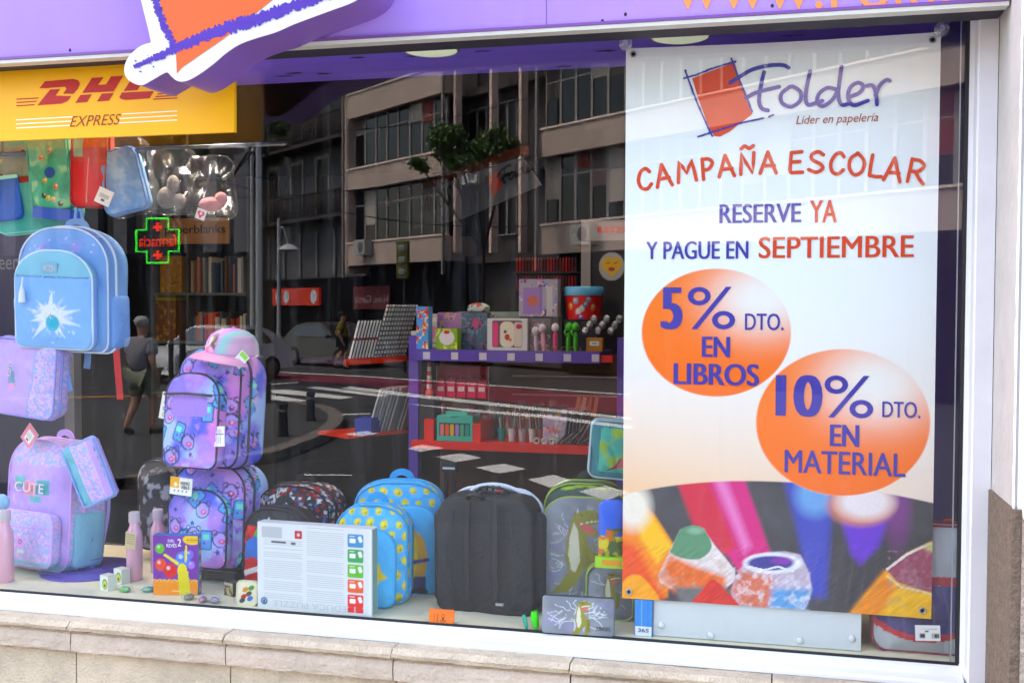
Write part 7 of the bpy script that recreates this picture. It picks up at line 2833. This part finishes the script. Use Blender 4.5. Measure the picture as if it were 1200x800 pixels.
# brushes, pens and tubes crowding the red shelf
BR = [('#2f8c8c', '#5ab8a8'), ('#b0b0b4', '#c86a5a'), ('#8a4a3c', '#d8d0c8'), ('#c8c8cc', '#7a7a80'), ('#d8b8b4', '#8c3c3c')]
for cupi, (pxc, n_, kind) in enumerate(((588, 9, 0), (600, 8, 3), (612, 10, 1), (624, 10, 3), (634, 8, 2))):
    q = P(pxc, 520, SY + .06)
    t = thing('brush_pot', ('teal', 'clear', 'red-brown', 'grey', 'dark')[cupi] + ' pot full of thin brushes, ' + ('first', 'second', 'third', 'fourth', 'fifth')[cupi] + ' from the teal paint set', 'pot', (q[0], SY + .06, lb2), group='brush pots on the red shelf')
    make('pot', lathe([(.012, 0), (.016, .05), (.014, .05), (.011, .004)], 16), mat('pot ' + BR[kind][0], BR[kind][0], .4), t, smooth='auto')
    for i in range(n_):
        a = rnd.uniform(0, 6.28)
        r_ = rnd.uniform(.006, .030)
        L = rnd.uniform(.09, .135)
        b_ = make('brush', tube([(r_ * .25 * math.cos(a), r_ * .25 * math.sin(a), .01), (r_ * math.cos(a), r_ * math.sin(a), L)], [.0018, .0022], 5), mat('brush ' + BR[(kind + i) % 5][1], BR[(kind + i) % 5][1], .4), t)
        make('bristle', tr(ball(.0045, 1, 1, 2.2, 4), r_ * math.cos(a), r_ * math.sin(a), L + .006), mat('bristle', '#5a4a44' if i % 2 else '#5a4a44', .8), b_)
q, w, h = on(636, 664, 488, lb2, SY + .02)
box_thing('clay_set', 'lilac packet with a red, yellow and green picture, on the red shelf', 'packet', q, w, h, .02,
          lambda X, Z: splash('#a898b0', ['#c8b8cc', '#8a7a98'], .01, 3, extra=lambda p: [p.ell(rnd.uniform(-.03, .02), rnd.uniform(.01, .06), .005, .007, c_) for c_ in ['#d8a82c', '#3c9c4c', '#d0483c', '#e0e0dc', '#c85a7c'] * 3])(X, Z), rx=-10, sidecol='#8a7a98', step=.002)
for i in range(5):
    q = P(661 + i * 4, 520, SY + .03)
    solo('thin_folder', rot(box(q[0] - .002, q[0] + .002, SY + .02, SY + .18, lb2, lb2 + .115), 'Y', 8, (q[0], 0, lb2)), mat('folder dark %d' % (i % 3), ('#4a464c', '#7a7478', '#5a4048')[i % 3], .5), ORD[i] + ' thin dark folder from the left beside the lilac packet', 'folder', group='thin folders on the red shelf')
for i, px in enumerate((628 + 0, 637, 646)):
    q = P(px + 1, 520, SY - .012)
    tp = tube([(q[0] + .0095 * math.cos(a), SY - .012, lb2 + .0135 + .0095 * math.sin(a)) for a in np.linspace(0, 6.28, 21)[:-1]], .0036, 8, closed=True)
    solo('tape_roll', tp, mat('white tape', '#c8c6c4', .4), ('left', 'middle', 'right')[i] + ' one of the three small white tape rings on the red shelf', 'tape roll', group='white tape rings')
for i in range(9):
    q = P(655 + i * 4.4, 520, SY + .03)
    a = rnd.uniform(10, 40)
    L = rnd.uniform(.05, .09)
    g = rot(tr(lathe([(.004, 0), (.005, L * .9), (.002, L)], 8), 0, 0, 0), 'Y', a + 20)
    solo('small_tube', tr(g, q[0], SY + .01 + .006 * (i % 3), lb2 + .004), mat('small tube %d' % (i % 3), ('#2c2a30', '#5a4a48', '#8c8088')[i % 3], .4), ORD[i] + ' small dark slanted marker tube from the left on the red shelf', 'marker', group='slanted marker tubes')
for i, (px, c_) in enumerate(((670, '#b87850'), (677, '#c89468'), (684, '#a86848'), (691, '#b88058'))):
    q = P(px, 520, SY + .12)
    solo('tan_ruler', rot(box(q[0] - .007, q[0] + .007, SY + .12, SY + .124, lb2, lb2 + .17), 'Y', 9, (q[0], 0, lb2)), mat('tan card ' + c_, c_, .6), ('first', 'second', 'third', 'fourth')[i] + ' tall tan strip from the left at the right end of the red shelf', 'ruler', group='tall tan strips')
for i in range(16):
    q = P(498 + i * 12.5, 478 + (i % 3) * 5, SY + .10)
    solo('hanging_keyring', tr(crumple(.035, .05, .02, i, .01), q[0], q[1], q[2] - .02), wrap, ORD[i] + ' clear wrapped trinket from the left in the row under the brown panel', 'trinket', group='hanging wrapped trinkets', smooth=False)

# back rows of small packets filling the shelves
PC = ['#b8505c', '#5a7a9c', '#c8b07c', '#7a5a8c', '#4c7a5a', '#c8c4c0', '#a8643c', '#3c3c4c', '#d0889c', '#8aa0a8']
CN = ['rose', 'slate blue', 'sand', 'plum', 'green', 'off-white', 'rust', 'charcoal', 'pink', 'pale grey']
for row, (pa, pb, zb_, Yb, hmin, hmax, nn) in enumerate(((512, 700, lb2, SY + .20, .08, .13, 22), (494, 606, ub, SY + .24, .10, .155, 12))):
    for i in range(nn):
        px = pa + (pb - pa) * (i + .5) / nn
        x0, x1 = P(px - (pb - pa) / nn * .46, 400, Yb)[0], P(px + (pb - pa) / nn * .46, 400, Yb)[0]
        k = rnd.randint(10)
        h = rnd.uniform(hmin, hmax)
        ww = x1 - x0
        def pkp(X, Z, k=k, h=h, ww=ww):
            p = Paint(X, Z, PC[k])
            p.rect(0, h * .82, ww * .8, h * .14, '#e4e0dc').ell(0, h * .45, ww * .3, h * .2, PC[(k + 3) % 10], soft=.003).line([(-ww * .3, h * .12), (ww * .3, h * .12)], .003, '#2a2a2c')
            return p
        box_thing('small_packet', CN[k] + ' packet, ' + (ORD[i] if i < 20 else ('next-to-last', 'last')[i - 20]) + ' from the left in the back row, ' + ('red', 'purple')[row] + ' shelf', 'packet',
                  ((x0 + x1) / 2, Yb + rnd.uniform(0, .02), zb_), ww, h, .02, pkp, rz=rnd.uniform(-8, 8), sidecol=PC[k], group='back row packets', step=.004)
for i in range(7):
    px = 500 + i * 33
    x = P(px, 415, SY)[0]
    make('price_label', gl_(box(x - .014, x + .014, SY - .0025, SY - .0005, z1a + .006, z1b - .008)), mat('price label', '#cfc8d8', .5), gond)
# notebooks leaning on the side shelf
nb0, nb1 = P(404, 422, SY - .05), P(476, 415, SY + .35)
ns = thing('notebook_shelf', 'orange-edged side shelf holding the leaning notebooks', 'shelf', nb0, math.degrees(math.atan2(nb1[1] - nb0[1], nb1[0] - nb0[0])))
Ln = float(np.hypot(nb1[0] - nb0[0], nb1[1] - nb0[1]))
zsh = float((nb0[2] + nb1[2]) / 2)
ns.location.z = zsh
make('board', box(0, Ln, -.0, .22, -.02, -.002), mat('dark shelf', '#3a2c40', .5), ns)
make('price_edge', box(0, Ln, -.006, -.001, -.024, .0), mat('orange edge', '#e2502a', .5), ns)
M0 = ns.matrix_world
rzn = ns.rotation_euler.z
nbm = [mat('notebook grey %d' % i, c_, .45) for i, c_ in enumerate(('#c4c6c8', '#b0b4b8', '#d4d4d4', '#8c9094'))]
for i in range(19):
    f = (i + .8) / 20
    u = Ln * f
    tall = .15 if i < 8 else .215
    x = nb0[0] + (nb1[0] - nb0[0]) * f
    y = nb0[1] + (nb1[1] - nb0[1]) * f
    t = thing('notebook', ('small' if i < 8 else 'tall spiral') + ' grey notebook, ' + ORD[i] + ' from the left on the orange-edged shelf', 'notebook', (x, y + .02, zsh), 21, 0, 14, group='small leaning notebooks' if i < 8 else 'tall leaning notebooks')
    th = .0075
    make('cover', box(-th / 2, th / 2, 0, .15, 0, tall), nbm[i % 4], t, smooth=False)
    make('pages', box(-th / 2 + .001, th / 2 - .001, -.0008, 0, .002, tall - .002), mat('pages', '#e6e6e2', .7), t, smooth=False)
    if i >= 8:
        sp = []
        for k in range(11):
            sp.append(cbox(0, -.0018, .01 + k * (tall - .02) / 10, th * .9, .002, .006))
        sp_ = make('spiral', merge(*sp), mat('spiral wire', '#1c1c1e', .3, .6), t, smooth=False)
        sp_['kind'] = 'stuff'
    else:
        make('band', box(-th / 2 - .0003, th / 2 + .0003, -.0012, .01, tall * .48, tall * .55), mat('red band', '#8a2a2c', .5), t, smooth=False)
l0, l1 = P(408, 508, SY - .05), P(478, 504, SY + .2)
ls = thing('folder_shelf', 'lower orange-edged side shelf holding leaning white folders', 'shelf', l0, math.degrees(math.atan2(l1[1] - l0[1], l1[0] - l0[0])))
L2 = float(np.hypot(l1[0] - l0[0], l1[1] - l0[1]))
zs2 = float((l0[2] + l1[2]) / 2)
ls.location.z = zs2
make('board', box(0, L2, 0, .2, -.015, -.001), mat('orange edge', '#e2502a', .5), ls)
for i, f in enumerate((.30, .36, .41, .46, .52, .58, .64, .80, .86)):
    x = l0[0] + (l1[0] - l0[0]) * f
    y = l0[1] + (l1[1] - l0[1]) * f
    solo('white_folder', rot(box(x - .003, x + .003, y + .01, y + .16, zs2, zs2 + .18), 'Y', 17, (x, y, zs2)), mat('white folder %d' % (i % 2), ('#c8cacc', '#9c9ea2')[i % 2], .5), ORD[i] + ' whitish folder from the left leaning on the lower side shelf', 'folder', group='leaning white folders')
x, y = l0[0] + .05, l0[1] + .03
solo('blue_box', box(x - .035, x + .03, y, y + .1, zs2, zs2 + .06), mat('blue card', '#2c3c9c', .5), 'low blue box at the left end of the lower orange-edged side shelf', 'box')

# hanging header banner inside
BRt, BLt = P(612, 182, 1.8), P(480, 225, 3.2)
zt, zb = 2.50, 2.37
bn = thing('hanging_header', 'grey-white header banner lettered VARIOS and Folder hung under a dark red beam inside the shop', 'banner', (BLt[0], BLt[1], zb), math.degrees(math.atan2(BRt[1] - BLt[1], BRt[0] - BLt[0])))
Lb = float(np.hypot(BRt[0] - BLt[0], BRt[1] - BLt[1]))
for f, px, yy in ((0, 480, 225),):
    pass


def bu(px, py):
    """(along, up) on the banner plane for a point of the photograph."""
    d = ray(px, py)
    dv = np.array([BRt[0] - BLt[0], BRt[1] - BLt[1]]) / Lb
    nv = np.array([-dv[1], dv[0]])
    o = np.array([BLt[0], BLt[1]]) - CAM[:2]
    t_ = (o @ nv) / (d[:2] @ nv)
    p_ = CAM + d * t_
    return float((p_[:2] - BLt[:2]) @ dv), float(p_[2] - zb)


ban = [bu(484, 222), bu(612, 184), bu(634, 217), bu(540, 257), bu(485, 268)]
make('banner_panel', prism(ban, 0, .004), mat('greyish banner', '#6f7474', .5), bn, smooth=False)
bm2 = [bu(450, 232), bu(612, 171), bu(612, 181), bu(450, 241)]
make('beam', prism(bm2, -.01, .03), mat('dark red beam', '#5c1210', .5), bn, smooth=False)
blk3 = mat('black lettering', '#0c0c0e', .5)
# each letter mapped from the photograph's slanting line
g = text_geo('VARIOS', 0, 1, 0, 1, -.002, bold=.03, shear=.2)
c00, c10, c01 = bu(491, 251), bu(529, 240), bu(491, 230)
make('lettering', ([(c00[0] + v[0] * (c10[0] - c00[0]) + 0, -.002, c00[1] + v[0] * (c10[1] - c00[1]) + v[2] * (c01[1] - c00[1])) for v in g[0]], g[1]), blk3, bn, smooth=False)
a0, a1 = bu(570, 232), bu(632, 205)
ht = bu(585, 195)[1] - bu(585, 228)[1]
fb = lambda a, b: (a0[0] + (a - 215) / 650 * (a1[0] - a0[0]), a0[1] + (a - 215) / 650 * (a1[1] - a0[1]) * .6 + (374 - b) / 234 * ht * .9 - .005)
k_ = (a1[0] - a0[0]) / 244
m1 = flat([fb(a, b) for a, b in LOGO_BOX], -.002)
m3 = merge(*[stroke([fb(*p) for p in s_], 4.4 * k_, -.003 - .0002 * i) for i, s_ in enumerate(LOGO_WORD)])
make('logo_square', m1, mat('orange banner print', '#c8501c', .5), bn, smooth=False)
make('lettering', m3, blk3, bn, smooth=False, label='hand-written black word Folder')

# smiling yellow heart display
DYY = 1.75
t = thing('display_stand', 'grey display stand headed uni with a yellow winking heart on black', 'display stand', (P(708, 400, DYY)[0], DYY, 1.0))
TO = Vector(t.location)
tl_ = lambda g: tr(g, -TO.x, -TO.y, -TO.z)
xa_, xb_, xc_ = P(681, 300, DYY)[0], P(760, 300, DYY)[0], P(692, 300, DYY)[0]
zA, zB, zC = P(700, 258, DYY)[2], P(700, 282, DYY)[2], 1.5
make('header', tl_(box(xa_, xb_, DYY, DYY + .02, zB, zA)), mat('grey stand', '#8f8b88', .6), t)
make('side_post', tl_(box(xa_, xc_, DYY, DYY + .02, zC, zB - .001)), mat('grey stand', '#8f8b88', .6), t)
make('back', tl_(box(xc_ + .001, xb_, DYY + .01, DYY + .02, zC, zB - .001)), mat('black stand back', '#0e0e12', .6), t)
make('lettering', tl_(text_geo('uni', P(700, 270, DYY)[0], P(735, 270, DYY)[0], P(700, 273, DYY)[2], P(700, 262, DYY)[2], DYY - .001, bold=.05)), mat('red uni print', '#b8402c', .5), t, smooth=False)
hc = P(716, 312, DYY - .01)
hr = float(P(731, 312, DYY)[0] - P(701, 312, DYY)[0]) / 2


def hpaint(X, Z):
    p = Paint(X, Z, '#0e0e12')
    p.ell(0, 0, hr, hr * 1.1, '#a8a8a4')
    p.ell(-.25 * hr, .15 * hr, .52 * hr, .55 * hr, '#d8b020').ell(.3 * hr, .2 * hr, .5 * hr, .5 * hr, '#d8b020').poly([(-.7 * hr, 0), (.75 * hr, 0), (.05 * hr, -.85 * hr)], '#d8b020')
    p.ell(0, -.2 * hr, .26 * hr, .16 * hr, '#a8402c').line([(-.4 * hr, .25 * hr), (-.15 * hr, .3 * hr)], .004, '#6a4a18').line([(.15 * hr, .25 * hr), (.42 * hr, .3 * hr)], .004, '#6a4a18')
    return p


g = sheet(-hr * 1.02, hr * 1.02, -hr * 1.12, hr * 1.12, 0, hpaint, .0035)
make('heart_disc', tl_(tr(g, hc[0], DYY + .008, hc[2])), matte, t, smooth=False)
# row of coloured markers on the dark wall rack
mr = thing('marker_rack', 'dark rack of upright dark red markers above the toy boxes', 'rack', (P(640, 310, 1.9)[0], 1.9, P(640, 318, 1.9)[2]))
MO = Vector(mr.location)
for row in range(2):
    for i in range(20):
        x = P(606 + i * 3.6, 300, 1.9)[0] - MO.x
        z = row * -.075 + .0
        c_ = ('#8a1c20', '#5a1418', '#a02c2c', '#402028', '#701c30')[(i * 7 + row) % 5]
        make('marker', tr(lathe([(.0045, 0), (.0045, .05), (.002, .058)], 7), x, 0, z), mat('rack marker ' + c_, c_, .4), mr)
make('rail', merge(box(P(604, 300, 1.9)[0] - MO.x, P(680, 300, 1.9)[0] - MO.x, -.012, .02, -.006, -.001), box(P(604, 300, 1.9)[0] - MO.x, P(680, 300, 1.9)[0] - MO.x, -.012, .02, -.081, -.076)), mat('dark rail', '#2a1216', .5), mr)

# ------------------------------------------------------------------ bookcase at the left with its tan header
BYY = 2.0
bx0, bx1 = P(176, 300, BYY)[0], P(291, 300, BYY)[0]
bc2 = thing('bookcase', 'tall dark bookcase headed paperblanks behind the hanging bags', 'bookcase', ((bx0 + bx1) / 2, BYY, .3))
BO = Vector(bc2.location)
bl_ = lambda g: tr(g, -BO.x, -BO.y, -BO.z)
dkw = mat('dark bookcase wood', '#1f1c1c', .6)
make('back', bl_(box(bx0, bx1, BYY + .25, BYY + .27, .3, 2.5)), dkw, bc2)
for px in (176, 218, 289):
    x = P(px, 300, BYY)[0]
    make('upright', bl_(box(x, x + .012, BYY, BYY + .249, .3, 2.49)), mat('grey upright', '#4a4642', .5), bc2)
make('header', bl_(box(P(190, 270, BYY)[0], P(270, 270, BYY)[0], BYY - .02, BYY - .005, P(230, 286, BYY)[2], P(230, 256, BYY)[2])), mat('tan header', '#c08a54', .55), bc2)
make('lettering', bl_(text_geo('paperblanks', P(196, 270, BYY)[0], P(267, 270, BYY)[0], P(230, 277, BYY)[2], P(230, 264, BYY)[2], BYY - .021, bold=.02)), mat('dark header print', '#3a2c22', .6), bc2, smooth=False)
shz = []
for yy in (343, 400, 460):
    z = P(240, yy, BYY)[2]
    shz.append(z)
    make('shelf', bl_(box(P(177, yy, BYY)[0] + .014, P(288, yy, BYY)[0], BYY - .002, BYY + .248, z - .012, z)), mat('grey shelf wood', '#6a665c', .5), bc2)
bcols = ['#b89878', '#c8b8a0', '#2a3a50', '#a86a4a', '#8a8a84', '#3a2a2a', '#d0c0a8', '#6a4a38', '#4a5a5c', '#a84030']
CW = dict(zip(bcols + ['#c8482c', '#d86a3c'], ['tan', 'cream', 'navy', 'rust', 'grey', 'dark', 'beige', 'brown', 'slate', 'brick red', 'red', 'orange']))
for r_, (z, h_) in enumerate(((shz[0], .17), (shz[1], .14), (shz[2], .15))):
    px = 222
    nbk = 0
    while px < 286:
        wpx = rnd.choice([2.6, 3.4, 4.2])
        x0, x1 = P(px, 300, BYY)[0], P(px + wpx, 300, BYY)[0]
        c_ = (bcols + ['#c8482c', '#d86a3c'] * (3 if r_ == 1 else 0))[rnd.randint(len(bcols) + (6 if r_ == 1 else 0))]
        solo('book', box(x0 + .0008, x1 - .0008, BYY + .01 + rnd.uniform(0, .02), BYY + .2, z + .001, z + h_ * rnd.uniform(.75, 1)), mat('book ' + c_, c_, .6),
             CW[c_] + ' book, ' + (ORD[nbk] if nbk < 20 else 'last') + ' from the left on the ' + ('top', 'middle', 'lowest')[r_] + ' bookcase shelf', 'book', group='books on the ' + ('top', 'middle', 'lowest') [r_] + ' bookcase shelf')
        nbk += 1
        px += wpx + (rnd.rand() < .2) * 3
for a, b, yt, z, c_, lab in ((188, 213, 300, shz[0], '#b07c3c', 'tan cardboard box on the top left shelf of the bookcase'), (180, 206, 352, shz[1], '#7a4a2c', 'brown box with a gold top on the middle left shelf of the bookcase')):
    q, w, h = on(a, b, yt, z + .001, BYY + .03)
    t = box_thing('cardboard_box', lab, 'box', q, w, h, .12, splash(c_, [c_, '#c89a50', '#8a6030'], .01, 3), sidecol=c_, step=.004, m_=matte)
    if a == 180:
        make('lid', box(-w * .52, w * .52, -.004, .12, h + .0005, h + .035), mat('gold card', '#b8a02c', .5), t)
# tall dark blue partition with grey letters at the far left
NY = .75
npx = P(77, 430, NY)[0]
t = thing('dark_partition', 'dark navy partition with large grey letters at the far left behind the hanging bags', 'partition', (npx - .4, NY, .3))
make('panel', box(-1.2, .4, 0, .02, 0, 2.3), mat('dark navy board', '#25263e', .45, var=.1), t)
make('post', box(.401, .44, -.01, .03, 0, 2.3), mat('grey partition post', '#5a5a60', .4), t)
gl3 = mat('grey letters', '#5f616c', .5)
for s, a, b, yt, yb in (('Sí', 91, 113, 240, 262), ('Sí', -2, 12, 254, 266), ('S', -6, 7, 214, 238), ('meen', -14, 22, 304, 316)):
    yb_, x0, x1 = NY - .001, P(a, 300, NY)[0], P(b, 300, NY)[0]
    if x1 > npx:
        continue
    make('lettering', tr(text_geo(s, x0, x1, P(a, yb, NY)[2], P(a, yt, NY)[2], NY - .001), -t.location.x, -NY, -.3), gl3, t, smooth=False)
# added fill panel, out of view, put in to light the shelves
t = thing('ceiling_or_fill_lamp', 'square lamp panel in the shop ceiling above the shelving unit', 'lamp', (-.6, 1.25, 2.985))
make('fill_panel', box(-.35, .35, -.3, .3, 0, .012), mat('added panel fill light', '#fff1dc', .5, emis=.6, k=1), t)
for i in range(4):  # added lamps hidden behind the courier sign, brightening the display goods
    x = -1.66 - i * .40
    tt = thing('ceiling_or_fill_lamp', ('first', 'second', 'third', 'fourth')[i] + ' lit round ceiling lamp from the right above the hanging bags', 'lamp', (x, .38, 2.594), group='round ceiling lamps')
    make('disc', lathe([(.071, .004), (.071, -.003), (.060, -.006), (.01, -.007)], 32), fill_lamp_m, tt, smooth='auto')
